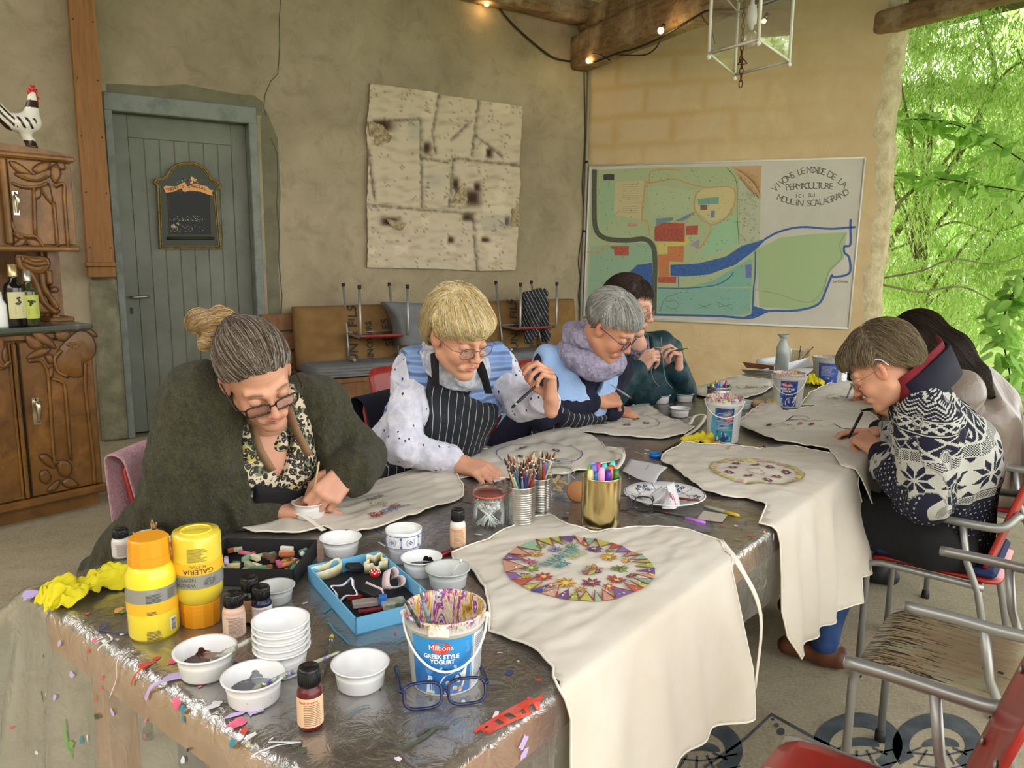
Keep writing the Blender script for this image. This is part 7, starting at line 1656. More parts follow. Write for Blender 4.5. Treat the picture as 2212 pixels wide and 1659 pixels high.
b=MB();b.lathe([(r*.80,h),(r*.97,h+.001),(r*.97,h+.005),(r*.8,h+.006)],n=40);b.build('seal',ORG,t);b=MB();b.lathe([(r*.95,h+.006),(r*.95,h+.012),(r*.8,h+.018),(r*.55,h+.02),(r*.5,h+.026),(0,h+.026)],n=40);b.build('lid',GL,t);b=MB();wires(b,r*.9,h*.9,1.2);b.build('wire_clip',FER,t)
for i in range(42):
    a=rg_.uniform(0,6.28);a2=a+math.pi+rg_.uniform(-.9,.9);k1,k2=rg_.uniform(.3,.82),rg_.uniform(.4,.84);p=c+A3((r*k1*math.cos(a),r*k1*math.sin(a),.008));q=c+A3((r*k2*math.cos(a2),r*k2*math.sin(a2),rg_.uniform(.055,.072)));swab(p,q,'cotton swab standing in the lidded glass jar','cotton swabs in the jar')
c,r=basep(1208,1078,58);h=.085;t=empty('wood_chip_jar',c,0,'open glass clip jar with wooden pieces behind the brushes','jar');b=MB();b.lathe([(0,0),(r*.95,0),(r,.006),(r,h*.75),(r*.88,h*.88),(r*.9,h)],n=36);b.build('glass',GL,t);b=MB();b.lathe([(r*.7,h+.01),(r*.98,h+.012),(r*.98,h+.02),(r*.6,h+.024),(0,h+.024)],(0,.01,0),n=36,R=rx(-.15));b.build('lid',GL,t);b=MB();wires(b,r*.95,h*.92,-.6);b.build('wire_clip',FER,t)
for i in range(9):b=MB();L=rg_.uniform(.025,.05);b.box((0,0,0),(L,.012,.003),None,0,.0005);o=b.build('wooden_chip',mat('bare_wood',srgb('c9ab80'),.7));put(o,rz(rg_.uniform(0,3))@ry(rg_.uniform(-.9,.9)),c+A3((rg_.uniform(-.3,.3)*r,rg_.uniform(-.3,.3)*r,.018+i*.004)));tag(o,'thin wooden piece inside the open clip jar','wood piece','wooden pieces in the jar')
# --- tins
TIN=mat('tin_can',(.62,.61,.58),.25,.95)
def tin(px,py,w_,hpx,label,m=TIN,ribs=True):
    c,r=basep(px,py,w_);zc=(c-CAM0)@FW;h=hpx*zc/FPX;pr_=[(0,0),(r*.97,0),(r,.002),(r,.008)]
    n=14
    if ribs:
        for k in range(n*4+1):z=.012+(h-.026)*k/(n*4);pr_.append((r*(.985+.012*math.cos(k*math.pi/2)),z))
    pr_+=[(r,h-.008),(r,h-.002),(r*1.01,h),(r*.97,h),(r*.96,.004),(0,.004)];b=MB();b.lathe(pr_,n=44)
    return b.build('tin_can',m,loc=c,label=label,cat='tin',group='empty tin cans'),c,r,h
t1_=tin(1124,1143,64,88,'ribbed tin can holding paint brushes');t2_=tin(1166,1108,48,72,'ribbed tin can behind the brush tin');t3_=tin(1552,882,52,44,'tin can of felt pens behind the paint-covered bucket');t4_=tin(1814,828,28,44,'tin can of pens at the far right of the table')
t5_=tin(1296,1146,86,108,'gold tin can full of coloured markers',mat('gold_tin',(.78,.62,.28),.2,1),False)
HC=[srgb(h) for h in ('3a4a8a','7a6ab0','b03a2c','c9a06a','5a8aa0','d8c8a0','8a4a2c','6a8a9a','3a3a3a','a9b8a0','b5783a','4a3a7a')]
def fan(T_,n,up,seed,ntop=.8,group='paint brushes standing in the tin',label='paint brush standing bristles up in the ribbed tin'):
    rg_=random.Random(seed)
    for i in range(n):
        a=2.4*i+rg_.uniform(-.3,.3);k=math.sqrt((i+.5)/n);c=T_[1];r=T_[2];p=c+A3((r*.6*k*math.cos(a+2.5),r*.6*k*math.sin(a+2.5),.008));q=c+A3((r*(.9+.45*k)*k*math.cos(a),r*(.9+.45*k)*k*math.sin(a),T_[3]+rg_.uniform(.6,1)*up))
        brush(q,p,label,HC[(i*5) % 12],rg_.uniform(.0022,.0032),rg_.choice([srgb('5a2a18'),srgb('8a4a26'),srgb('3a2418'),srgb('c9b48a')]),group=group,tiplen=.02)
fan(t1_,38,.085,3);fan(t2_,14,.08,8,group='paint brushes in the rear tin',label='paint brush standing in the rear tin')
def marker(p,q,capc,bodyc,label,group=None,r=.0055,capl=.38,name='felt_marker'):
    p,q=A3(p),A3(q);d_=q-p;L=np.linalg.norm(d_);d_=d_/L;t=empty(name,p,0,label,'marker',group)
    b=MB();b.tube([d_*0,d_*.004,d_*L*(1-capl)],[r*.7,r*.9,r*.9],10);b.build('barrel',mat('pen_%02x%02x%02x' % tuple(int(255*c) for c in bodyc),bodyc,.3),t);b=MB();b.tube([d_*L*(1-capl),d_*(L*.9),d_*L],[r,r*.95,r*.6],12);b.build('cap',mat('pen_%02x%02x%02x' % tuple(int(255*c) for c in capc),capc,.25),t);return t
mk=['5ac8c0','d0408a','e8a8c8','c0a0e0','7a78d8','d87a2a','d8b82a','3a8ad8','c8281c','7ac040','5a2a9a','60b8b8','e8e0a0','3a7a3a','8ab0e8','e0a0d0']
def pens(T_,n,up,seed,r,group,label):
    rg_=random.Random(seed)
    for i in range(n):
        a=2.4*i;k=math.sqrt((i+.5)/n)*.82;c,R_,h_=T_[1:4];p=c+A3((R_*.7*k*math.cos(a),R_*.7*k*math.sin(a),.006));q=c+A3((R_*k*math.cos(a),R_*k*math.sin(a),h_+rg_.uniform(.3,1)*up));marker(p,q,srgb(mk[i % 16]),srgb('e0dcd8') if i % 2 else srgb(mk[i % 16]),label,group,r)
pens(t5_,17,.035,2,.0105,'coloured markers in the gold tin','fat coloured marker standing in the gold tin');pens(t3_,14,.03,4,.007,'felt pens in the far tin','felt pen standing in the tin behind the paint-covered bucket');pens(t4_,7,.03,5,.007,'pens in the tin at the far right','pen standing in the tin at the far right')
# --- plate with tissues
c,r=basep(1434,1098,184,Z0+.01,taper=.9);t=empty('porcelain_plate',(c[0],c[1],Z0),0,'white plate with blue flower pattern behind the gold tin','plate');b=MB();b.lathe([(0,0),(r*.6,0),(r*.62,.004),(r*.7,.008),(r*.98,.020),(r,.022),(r*.98,.024),(r*.68,.012),(r*.6,.008),(0,.007)],n=56);po=b.build('plate',mat('white_porcelain_glaze',(.8,.8,.8),.12),t)
def pz(x,y):q=math.hypot(x,y)/r;return .0085 if q<.6 else .0085+(q-.6)/.4*.0175
d=Draw(lambda x,y,l=0:(x,y,pz(x,y)+.0006+l));BI=srgb('2c3268');d.line([(r*.96*math.cos(a),r*.96*math.sin(a)) for a in np.linspace(0,6.284,64)],.0018,BI);d.line([(r*.62*math.cos(a),r*.62*math.sin(a)) for a in np.linspace(0,6.284,50)],.0012,BI)
for k in range(5):
    a=k*2*math.pi/5+.5;d.line([(r*q*math.cos(a),r*q*math.sin(a)) for q in (.35,.5,.7,.9)],.0016,BI);
    for (q,da) in ((.8,.28),(.7,.42),(.82,.5),(.62,.3),(.75,.7)):
        x,y=r*q*math.cos(a+da),r*q*math.sin(a+da)
        for j in range(5):d.disc((x+.005*math.cos(j*1.26),y+.005*math.sin(j*1.26)),.003,BI,6)
    d.line([(r*(.55+.25*math.sin(s*3))*math.cos(a+s),r*(.55+.25*math.sin(s*3))*math.sin(a+s)) for s in np.linspace(.1,1,12)],.0016,BI)
d.build('blue_pattern',po);b=MB();b.tube([(-.02*0+r*.15,-r*.35,.012),(r*.7,-r*.3,.02)],.003,6)
rgt=TV;up2=-TU
brush(PT(1455,1075,Z0+.018),PT(1512,1082,Z0+.026),'red handled brush lying on the plate',srgb('7a2420'),.0035)
TIS=mat('paper_towel',srgb('e8e8ea'),.95,bs=200,bst=.4,transl=.2)
def sheet(P,label,name='paper_towel',m=TIS,marks=None,cat='paper',th=.001):
    n=len(P);b=MB();c=sum(A3(p) for p in P)/n;rows=1
    b.add([A3(p)-c for p in P],[tuple(range(n))] if n<=4 else [(i,(i+1) % n,n//2) for i in range(n) if n//2 not in (i,(i+1) % n)],0,False);o=b.build(name,m,loc=c,label=label,cat=cat);md=o.modifiers.new('t','SOLIDIFY');md.thickness=th;return o
gp=lambda px,py,z:PT(px,py,TZ+z)
def folded(rows,label,m=TIS,marks=None,name='paper_towel'):
    """rows of 3d points -> smooth folded sheet"""
    R_=[spline(r_,5) for r_ in rows];k=len(R_[0]);cols=[spline([R_[i][j] for i in range(len(R_))],5) for j in range(k)];m2=len(cols[0]);V=np.array([cols[j][i] for j in range(k) for i in range(m2)]);c=V.mean(0);F=[(j*m2+i,(j+1)*m2+i,(j+1)*m2+i+1,j*m2+i+1) for j in range(k-1) for i in range(m2-1)]
    V=V+np.stack([V[:,0]*0,V[:,0]*0,.0015*vnoise(V,60,3)],1);t=empty(name,c,0,label,'paper');o=mesh_np('sheet',V-c,F,m,t);md=o.modifiers.new('t','SOLIDIFY');md.thickness=.0012
    if marks:
        b=MB()
        for (j,i,l,w_,col) in marks:
            P=[V[jj*m2+i]-c+A3((0,-.002,.002)) for jj in range(j,min(k,j+l))];b.tube(P,w_,5)
        b.build('ink_stain',mat('pink_ink',srgb('d0506a'),.7),t)
    return t
folded([[gp(1430,1098,.02),gp(1440,1060,.05),gp(1445,1045,.085)],[gp(1455,1100,.02),gp(1447,1070,.05),gp(1441,1050,.075)],[gp(1470,1092,.022),gp(1462,1062,.045),gp(1455,1040,.07)]],'crumpled paper towel with pink ink standing on the plate',marks=[(3,6,4,.0012,0),(1,7,5,.001,0),(4,5,3,.0015,0)])
folded([[gp(1385,1085,.02),gp(1410,1065,.035),gp(1430,1050,.055)],[gp(1400,1093,.02),gp(1425,1078,.03),gp(1438,1062,.05)]],'folded paper towel flap at the left of the plate')
folded([[gp(1345,1018,.012),gp(1355,1000,.014),gp(1362,992,.018)],[gp(1380,1035,.03),gp(1395,1015,.035),gp(1405,1000,.02)],[gp(1415,1045,.045),gp(1425,1025,.05),gp(1442,1010,.03)]],'embossed paper towel sheet with pink print behind the plate',marks=[(5,5,4,.001,0)])
marker(PT(1412,1107,Z0+.006),PT(1524,1130,Z0+.006),srgb('c070e0'),srgb('1a1a1c'),'black marker with lilac cap in front of the plate',r=.0075);marker(PT(1520,1093,Z0+.006),PT(1597,1114,Z0+.006),srgb('c9b03a'),srgb('8a8a82'),'marker with mustard yellow cap near the right table edge',r=.006)
sheet([PT(1505,1122,Z0+.004),PT(1520,1104,Z0+.004),PT(1572,1112,Z0+.004),PT(1560,1128,Z0+.004)],'small grey paper slip near the lilac marker','paper_slip',mat('greyish_paper',srgb('b0a898'),.8))
V_=folded([[gp(1368,1125,.004),gp(1400,1112,.02),gp(1450,1108,.012)],[gp(1400,1140,.006),gp(1450,1128,.022),gp(1520,1122,.008)],[gp(1450,1150,.002),gp(1500,1148,.014),gp(1560,1150,.004)]],'crumpled clear plastic sleeve in front of the plate',glassy('clear_sleeve',(.96,.97,.96),.05,.06,bs=60,bst=.6),name='plastic_sleeve')
# --- pencils behind the yellow bottles
for i in range(11):
    px=[300,310,318,328,334,338,345,286,393,397,402][i];py=[1158,1150,1160,1122,1135,1128,1152,1150,1148,1142,1152][i];tip=Q(px,py,1.78+.02*(i % 3));c_=b10[1] if i>7 else b10[1]+A3((-.05,-.0,0));p=A3((c_[0]+(i % 4)*.008-.01,c_[1]+(i % 3)*.006,Z0+.01));
    d_=tip-p;L=np.linalg.norm(d_);u=d_/L;t=empty('drawing_pencil',p,0,'sharpened pencil standing behind the yellow bottles','pencil','pencils behind the yellow bottles');b=MB();b.tube([u*0,u*(L-.018)],.0036,6,smooth=False);b.build('shaft',mat('pencil_wood_%d' % (i % 3),[srgb('d8bd8a'),srgb('4a3424'),srgb('b0653c')][i % 3],.5),t);b=MB();b.tube([u*(L-.018),u*L],[.0036,.0005],8);b.build('point',mat('bare_wood',srgb('c9ab80'),.7),t)
# cup standing for the loose pencils
b=MB();c_=b10[1]+A3((-.052,.004,0));b.lathe([(0,0),(.026,0),(.03,.05),(.032,.05),(.028,.0),(0,.002)],n=24);b.build('pencil_pot',TP_,loc=(c_[0],c_[1],Z0),label='small frosted pot of pencils behind the yellow bottles',cat='pot')
# --- far end of the table
c,r=basep(1687,812,28);h=.17*1.0;zc=(c-CAM0)@FW;h=88*zc/FPX;t=empty('glass_carafe',c,0,'frosted glass carafe half full of water near the cream wall','carafe');b=MB();b.lathe([(0,0),(r*.95,0),(r,.006),(r*.96,h*.68),(r*.6,h*.80),(r*.5,h*.86),(r*.55,h*.92),(r*.9,h),(r*.84,h),(r*.45,h*.92)],n=32);b.build('glass',mat('frosted_carafe',srgb('cfd8d2'),.25,trans=.6),t);b=MB();b.lathe([(0,.004),(r*.9,.006),(r*.9,h*.54),(0,h*.54)],n=28);b.build('water',mat('cloudy_water',srgb('b8c8c8'),.1,trans=.5),t)
c,r=basep(1724,790,44);t=empty('brush_jar',c,0,'clear glass jar with brushes near the cream wall','jar');b=MB();b.lathe([(0,0),(r*.9,0),(r,.004),(r,.10),(r*1.04,.105),(r*.96,.105),(r*.93,.006),(0,.006)],n=30);b.build('glass',GL,t)
for k,(x,y) in enumerate(((1730,748),(1757,749),(1728,760))):brush(Q(x,y,5.05),c+A3((0,0,.01)),'brush standing in the clear jar near the cream wall',HC[k*3],.004,group='brushes in the clear jar')
b=MB();c,r=basep(1832,825,16);b.lathe([(0,0),(r,0),(r,.14),(r*.8,.145),(0,.145)],n=20);b.build('black_canister',mat('black_cap',(.01,.01,.01),.3),loc=c,label='slim black canister beside the tin of pens',cat='canister')
sheet([PT(1640,800,TZ+.02),PT(1700,800,TZ+.012),PT(1755,790,TZ+.06),PT(1748,772,TZ+.09)],'white sheet of paper standing against the clear jar','paper_sheet',mat('white_paper',srgb('e2e4e8'),.8));sheet([PT(1690,812,Z0),PT(1745,808,Z0+.004),PT(1760,795,Z0+.01),PT(1700,796,Z0)],'white sheet of paper lying in front of the carafe','paper_sheet',mat('white_paper',(.75,.75,.78),.8))
b=MB();a0,a1=PT(1640,783,TZ+.045),PT(1678,778,TZ+.045);b.tube([a0,a1],.028,20);b.build('paper_roll',mat('white_paper',(.75,.75,.78),.8),label='roll of white paper lying behind the carafe',cat='paper roll')
sheet([PT(1604,782,TZ+.055),PT(1672,790,TZ+.05),PT(1672,800,TZ+.02),PT(1612,794,TZ+.02)],'brown cardboard lid standing open at the far table end','cardboard_flap',mat('brown_card',srgb('7a4c2c'),.7),cat='cardboard');sheet([PT(1600,798,Z0),PT(1672,803,Z0),PT(1668,814,Z0),PT(1610,806,Z0)],'dark grey folder lying at the far table end','grey_folder',mat('grey_card',srgb('55564f'),.6),cat='folder')
b=MB();b.tube([PT(1625,872,TZ+.025),PT(1650,868,TZ+.025)],.018,18);b.build('cardboard_tube',mat('tan_card',srgb('a98a6a'),.7),label='short tan tube behind the stained yellow cloth',cat='tube')
b=MB();b.box((0,0,0),(.10,.012,.004),None,0,.001);o=b.build('wooden_stick',mat('bare_wood',srgb('c9ab80'),.7));put(o,rz(1.1),PT(1576,965,TZ+.018));tag(o,'flat wooden stick beside the paint-covered bucket','stick')
b=MB();b.lathe([(.0,0),(.03,0),(.034,.004),(.03,.008),(0,.008)],n=24,R=rx(1.1));b.build('tape_roll',mat('orange_tan',srgb('b57a4a'),.5),loc=PT(1247,1062,TZ+.035),label='orange tan disc leaning behind the gold tin',cat='disc')
sheet([PT(1060,1028,TZ+.012),PT(1085,1022,TZ+.012),PT(1092,1034,TZ+.014),PT(1068,1042,TZ+.012)],'small blue-white card under the fingertips of the blonde person','paper_card',mat('bluish_card',srgb('c9d0e0'),.7))
# ================================================================ BENCH AND BACKGROUND FURNITURE
BNW=wood('bench_pine',srgb('8a5f36'),srgb('664324'),(6,6,1.5),.6,4,.15)
sB0,sB1=L_(596,760,.5)[0],L_(1250,700,.4)[0]
bt_=empty('wooden_bench',LO,0,'brown wooden bench box along the grey wall','bench');put(bt_,LR,LO)
b=MB();boxspan(b,sB0,sB1,.08,.58,.40,.44,bev=.004);b.build('seat',BNW,bt_)
b=MB();boxspan(b,sB0,sB1,.52,.56,.12,.40);b.build('front_board',BNW,bt_)
b=MB();zt_=L_(620,706,.3)[2];boxspan(b,sB0-.03,sB0+.0,.05,.58,0,.66,bev=.004);b.build('side_board',BNW,bt_)
for z in (.55,.72,.89):b=MB();boxspan(b,sB0,sB1,.06,.085,z-.07,z+.07,bev=.004);b.build('back_board',BNW,bt_)
for s in (sB0+.05,(sB0+sB1)/2,sB1-.05):b=MB();boxspan(b,s-.03,s+.03,.1,.16,0,.4);b.build('leg',BNW,bt_)
BUR=mat('jute_burlap',srgb('8f6f42'),.95,col2=srgb('7c5e36'),ns=6,bs=420,bst=.5,bd=.002);GRC=mat('grey_felt_fabric',srgb('787a7c'),.95,col2=srgb('6c6e70'),ns=12,bs=300,bst=.3,bd=.002)
def pillow(name,s0,s1,y0,y1,z0,z1,lean,m,label,text=None,cat='cushion',group=None):
    t=empty(name,LO+LR@A3(((s0+s1)/2,(y0+y1)/2,z0)),0,label,cat,group);w_,d_,h_=s1-s0,y1-y0,z1-z0;put(t,LR,LO+LR@A3(((s0+s1)/2,y1,z0)))
    n=26;V=[];F=[]
    def P(i,j,side):
        x,z=i/n*2-1,j/n*2-1;e=(1-abs(x)**8)*(1-abs(z)**8);th=d_/2*(.35+.65*e**.3);wv=.006*math.sin(9*x+3*z)+.005*math.sin(14*z+2*x);return (x*w_/2*(1-.01*abs(z)),-d_/2+side*(th+wv*e)-lean*(z+1)/2*h_,(z+1)/2*h_)
    for sd in (1,-1):
        o=len(V);V+=[P(i,j,sd) for i in range(n+1) for j in range(n+1)]
        for i in range(n):
            for j in range(n):a=o+i*(n+1)+j;f=(a,a+n+1,a+n+2,a+1);F.append(f if sd<0 else f[::-1])
    m1=(n+1)*(n+1);ed=[i*(n+1) for i in range(n+1)]+[n*(n+1)+j for j in range(1,n+1)]+[i*(n+1)+n for i in range(n-1,-1,-1)]+[j for j in range(n-1,0,-1)]
    for a,e in zip(ed,ed[1:]+ed[:1]):F.append((a,e,m1+e,m1+a))
    b=MB();b.add(V,F,0,True);o=b.build('cover',m,t)
    if text:
        for (s,cx,cz,size,a,fl) in text:
            D=Draw(lambda x,y,l=0:(x,.004-d_/2+d_/2*(.35+.65*((1-min(1,abs(x/w_*2))**8)*(1-min(1,abs(y/h_*2-1))**8))**.3)-lean*y+.006,y));D.text(s,(cx*w_/2,(cz+1)/2*h_),size,srgb('2b2118'),a,flip=1,bold=.002);D.build('stencil_print',o)
    return t
HP=math.pi/2
s0,s1=L_(657,760,.42)[0],L_(905,760,.38)[0];z0,z1=.52,L_(720,665,.25)[2]
pillow('burlap_cushion',s0,s1,.12,.30,z0-.04,z1+.01,.14,BUR,'burlap back cushion with black stencilled words, left of the blonde person',[('FUN & FILS',-.08,.0,.115,HP-.05,1),('MINOTIERS',.20,-.2,.075,HP,1),('SÉRES',.52,.1,.10,HP+.15,1)])
s0b,s1b=L_(1040,760,.3)[0],L_(1256,700,.3)[0]
pillow('burlap_cushion',s0b,s1b,.12,.30,z0-.04,L_(1150,650,.25)[2],.14,BUR,'burlap back cushion with black stencilled words, right of the blonde person',[('FUN & FILS',-.35,.05,.115,HP-.05,1),('MINOTIERS',-.02,-.2,.075,HP,1),('RIVIERES',.22,-.1,.10,HP+.1,1)])
pillow('seat_cushion',L_(672,880,.5)[0],L_(880,880,.5)[0],.10,.60,.442,.555,0,GRC,'grey seat cushion on the bench below the left burlap cushion');pillow('seat_cushion',L_(900,880,.5)[0],sB1-.02,.10,.60,.442,.555,0,GRC,'grey seat cushion on the bench below the right burlap cushion')
def flipped(px,depth,az,zf,label):
    p=Q(px,700,depth);t=make_chair((p[0],p[1],0),az,label,group='upturned chairs on the bench');R=frame_az(az)@ry(math.pi);put(t,R,(p[0],p[1],zf));return t
def frame_az(az):a=math.radians(az);f=A3((math.sin(a),math.cos(a),0));r_=A3((math.cos(a),-math.sin(a),0));return np.array([r_,f,[0,0,1]]).T
c1_=LO+LR@A3((L_(815,700,.42)[0],.40,0));t=make_chair(c1_,150,'tubular chair upside down on the bench, legs up, left of the blonde person',back=False,group='upturned chairs on the bench');put(t,frame_az(150)@ry(math.pi),c1_+A3((0,0,1.22)))
c2_=LO+LR@A3((L_(1140,700,.42)[0],.40,0));t=make_chair(c2_,146,'tubular chair upside down on the bench, legs up, right of the blonde person',back=False,group='upturned chairs on the bench');put(t,frame_az(146)@ry(math.pi),c2_+A3((0,0,1.22)))
# upright red chair standing between the bench and the blonde person
pb=Q(880,860,4.0);a_=math.radians(128);chR=make_chair((pb[0]+.12,pb[1]+.1,0),128,'empty red tubular chair standing just left of the blonde person')
# cloths thrown over things
def draped(name,P,m,label,cat,th=.003,n=5,seed=1,amp=.006,kind=None):
    """P: rows of 3d points"""
    R_=[spline([A3(p) for p in r],n) for r in P];k=len(R_[0]);cols=[spline([R_[i][j] for i in range(len(R_))],n) for j in range(k)];m2=len(cols[0]);V=np.array([c for col in cols for c in col]);c=V.mean(0)
    F=np.array([(j*m2+i,(j+1)*m2+i,(j+1)*m2+i+1,j*m2+i+1) for j in range(k-1) for i in range(m2-1)]);N=vnormals(V,F);V=V+N*(amp*vnoise(V*np.array([1,1,.3]),30,seed))[:,None]
    o=mesh_np(name,V-c,F,m);o.location=tuple(c);md=o.modifiers.new('t','SOLIDIFY');md.thickness=th;md.offset=0;return tag(o,label,cat)
LW=lambda px,py,off:LO+LR@(lambda q:A3((q[0],off,q[2])))(L_(px,py,off))
draped('grey_blanket',[[LW(822,654,.16),LW(845,700,.30),LW(850,748,.34)],[LW(832,652,.45),LW(862,690,.55),LW(870,745,.58)],[LW(890,655,.45),LW(905,700,.55),LW(915,748,.58)],[LW(950,655,.42),LW(955,700,.5),LW(958,745,.52)]],GRC,'grey felt blanket thrown over the upturned chair legs','blanket',.006)
m,nt,bs_=newmat('pinstripe_cloth');at=nt.n.new('ShaderNodeAttribute');at.attribute_name='loc';sp=nt.n.new('ShaderNodeSeparateXYZ');nt.l.new(at.outputs['Vector'],sp.inputs[0]);xx=X(nt,sp.outputs[0]);v=coords(nt)
stp=((((xx+noise(nt,v,6,2)*.006)/.026).fr()-.5).abs().lt(.035));c=mix(nt,stp,srgb('1d2028'),srgb('b9bcc0'));spl=ramp(nt,noise(nt,v,45,4,.7),.66,.70);nt.put(bs_.inputs['Base Color'],mix(nt,spl*.35,c,srgb('6a7aa8')));bs_.inputs['Roughness'].default_value=.85;bump(nt,bs_,noise(nt,v,12,4),.4,.01);PIN=m
m,nt,bs_=newmat('pinstripe_bundle');xx=X(nt,coords(nt));sp=nt.n.new('ShaderNodeSeparateXYZ');nt.l.new(coords(nt,'Object',(1,1,1),(.5,.4,.3)),sp.inputs[0]);nt.put(bs_.inputs['Base Color'],mix(nt,(((X(nt,sp.outputs[0])/.03).fr()-.5).abs().lt(.05)),srgb('1d1f24'),srgb('a9acb0')));bs_.inputs['Roughness'].default_value=.85;PIN2=m
f=uni([rc(LW(1140,640,.45),LW(1145,710,.48),.05,.09),(rc(LW(1165,640,.45),LW(1180,730,.5),.07,.05),.05),(rc(LW(1130,636,.45),LW(1178,632,.45),.02,.03),.03),(rc(LW(1150,690,.5),LW(1140,735,.5),.08,.03),.04)]);cc_=LW(1155,690,.47)
V,F=nets(lambda P:f(P)-.014*vnoise(P*np.array([1,1,.5]),26,3)-.008*vnoise(P,60,4),cc_-.38,cc_+.38,.012);o=mesh_np('striped_apron_bundle',V-cc_,F,PIN2);o.location=tuple(cc_);tag(o,'knotted black pinstripe apron hanging on an upturned chair leg','apron')
# painted owl-eye ornament on the concrete floor
Z7=1940/712.0;FP=lambda x,y,l=0:(lambda p:A3((p[0],p[1],.0015+l)))(onz(1500+x/Z7,1050+y/Z7,0));d=Draw(lambda x,y,l=0:FP(x,y,l));DB=mat('worn_slate_paint',srgb('3a4148'),.7,col2=srgb('565c5e'),ns=12,bs=60,bst=.3);d.mats=[DB];d.mi=lambda c:0
def ringarc(cx,cy,rx0,ry0,rx1,ry1,a0=0,a1=360,n=30):
    A=[math.radians(a0+(a1-a0)*k/n) for k in range(n+1)];P=[(cx+rx0*math.cos(a),cy-ry0*math.sin(a)) for a in A];Q_=[(cx+rx1*math.cos(a),cy-ry1*math.sin(a)) for a in A]
    d.mb.add([d.M(*p) for p in P+Q_],[(i,i+1,n+2+i,n+1+i) for i in range(n)],0)
for (cx,cy,s) in ((20,1560,1.0),(960,1530,1.0),(1430,1530,1.0)):
    ringarc(cx,cy,265*s,195*s,165*s,110*s,-50,215);ringarc(cx+20,cy,110*s,50*s,.1,.1,-10,190)
    for k in range(5):a=math.radians(200+k*34);d.line([(cx+100*math.cos(a),cy-30*math.sin(a)),(cx+190*math.cos(a),cy-130*math.sin(a))],12,0)
    d.line([(cx-170,cy+40),(cx+20,cy+60),(cx+230,cy+20)],10,0);d.line([(cx-140,cy+110),(cx+60,cy+140),(cx+250,cy+90)],10,0)
d.line([(60,1659),(200,1560),(300,1490),(455,1345),(700,1480),(880,1570),(960,1640)],16,0)
for x,y,r in ((462,1375,9),(485,1410,13),(510,1447,22)):d.disc((x,y),r,0,14)
o=d.build('trim_20',None);o.data.materials.clear();o.data.materials.append(DB);tag(o,kind='structure')
# ================================================================ PEOPLE
def flow_to(tgt):
    tgt=A3(tgt);return lambda q:(tgt-q)/(np.linalg.norm(tgt-q,axis=1)[:,None]+1e-9)
def hairline(ys,zs):return lambda q:q[:,2]-np.interp(q[:,1],ys,zs)
def fabric(name,c1,c2=None,ns=20,bs=200,bst=.4,bd=.004,rough=.9,**k):return mat(name,c1,rough,col2=c2,ns=ns,bs=bs,bst=bst,bd=bd,**k)
def locattr(J):
    def f(V):q=V-J['C'];U=unit(J['C']-J['P']);return {'loc':('FLOAT_VECTOR',np.stack([q@J['_S'],q@J['_F'],q@U],1))}
    return f
def pinapron(J,parent,infl,ztop,w_,zbot=-.45,m=PIN,name='apron',wr=.006,seed=4,h=.007,bust=.05):
    f=body_sdf(J,infl,arms=False,legs=True,bust=bust);U=unit(J['C']-J['P'])
    def g(P):
        q=P-J['C'];s,fr,z=q@J['_S'],q@J['_F'],q@U;return np.maximum.reduce([f(P),np.abs(s)-w_-np.maximum(-z-.05,0)*.5,-(fr)-.02+0*z,z-ztop,zbot-z])
    pts=[J['P'],J['C'],J['KL'],J['KR'],J['SL'],J['SR']];return cloth(name,g,J,h,m,parent,pts=pts,pad=.24,wr=wr,wf=16,attrs=locattr(J),seed=seed)
def band(pts,w_,th,m,name,parent,side=None,n=6):
    S=spline([A3(p) for p in pts],n);b=MB();V=[]
    for i,p in enumerate(S):
        d_=unit(S[min(i+1,len(S)-1)]-S[max(i-1,0)]);s=A3(side) if side is not None else np.cross(d_,(0,0,1));s=unit(s-d_*(s@d_))*w_/2;V+=[p-s,p+s]
    b.add(V,[(2*i,2*i+1,2*i+3,2*i+2) for i in range(len(S)-1)],0,True);o=b.build(name,m,parent);md=o.modifiers.new('t','SOLIDIFY');md.thickness=th;md.offset=0;return o
DENIM=fabric('dark_denim',srgb('1f2a3c'),srgb('2a3850'));BLACKC=fabric('black_cloth',srgb('131316'),srgb('1d1d21'),ns=8);SHOE=mat('dark_shoe',srgb('22201e'),.6)
def lower(J,parent,m=DENIM,shoe=SHOE,infl=.006):
    f=body_sdf(J,infl,arms=False,torso=False);g=uni([f,(rc(J['P']-J['_S']*.07,J['P']+J['_S']*.07,.12+infl,.12+infl),.06)]);cloth('trousers',g,J,.012,m,parent,pts=[J['P'],J['HL'],J['HR'],J['KL'],J['KR'],J['AL'],J['AR']],pad=.16,wr=.006,wf=18);shoes(J,parent,shoe)
PINCH=[(48,50,22),(52,58,28),(60,66,30),(66,70,32)];FLAT=[(8,12,6),(6,10,6),(8,12,8),(10,14,8)];LOOSE=[(18,28,16),(22,32,18),(26,34,18),(30,36,20)]
SK=srgb('cf9a80');SK2=srgb('d09a7e');SK3=srgb('c98f70');SK4=srgb('d0a08a')
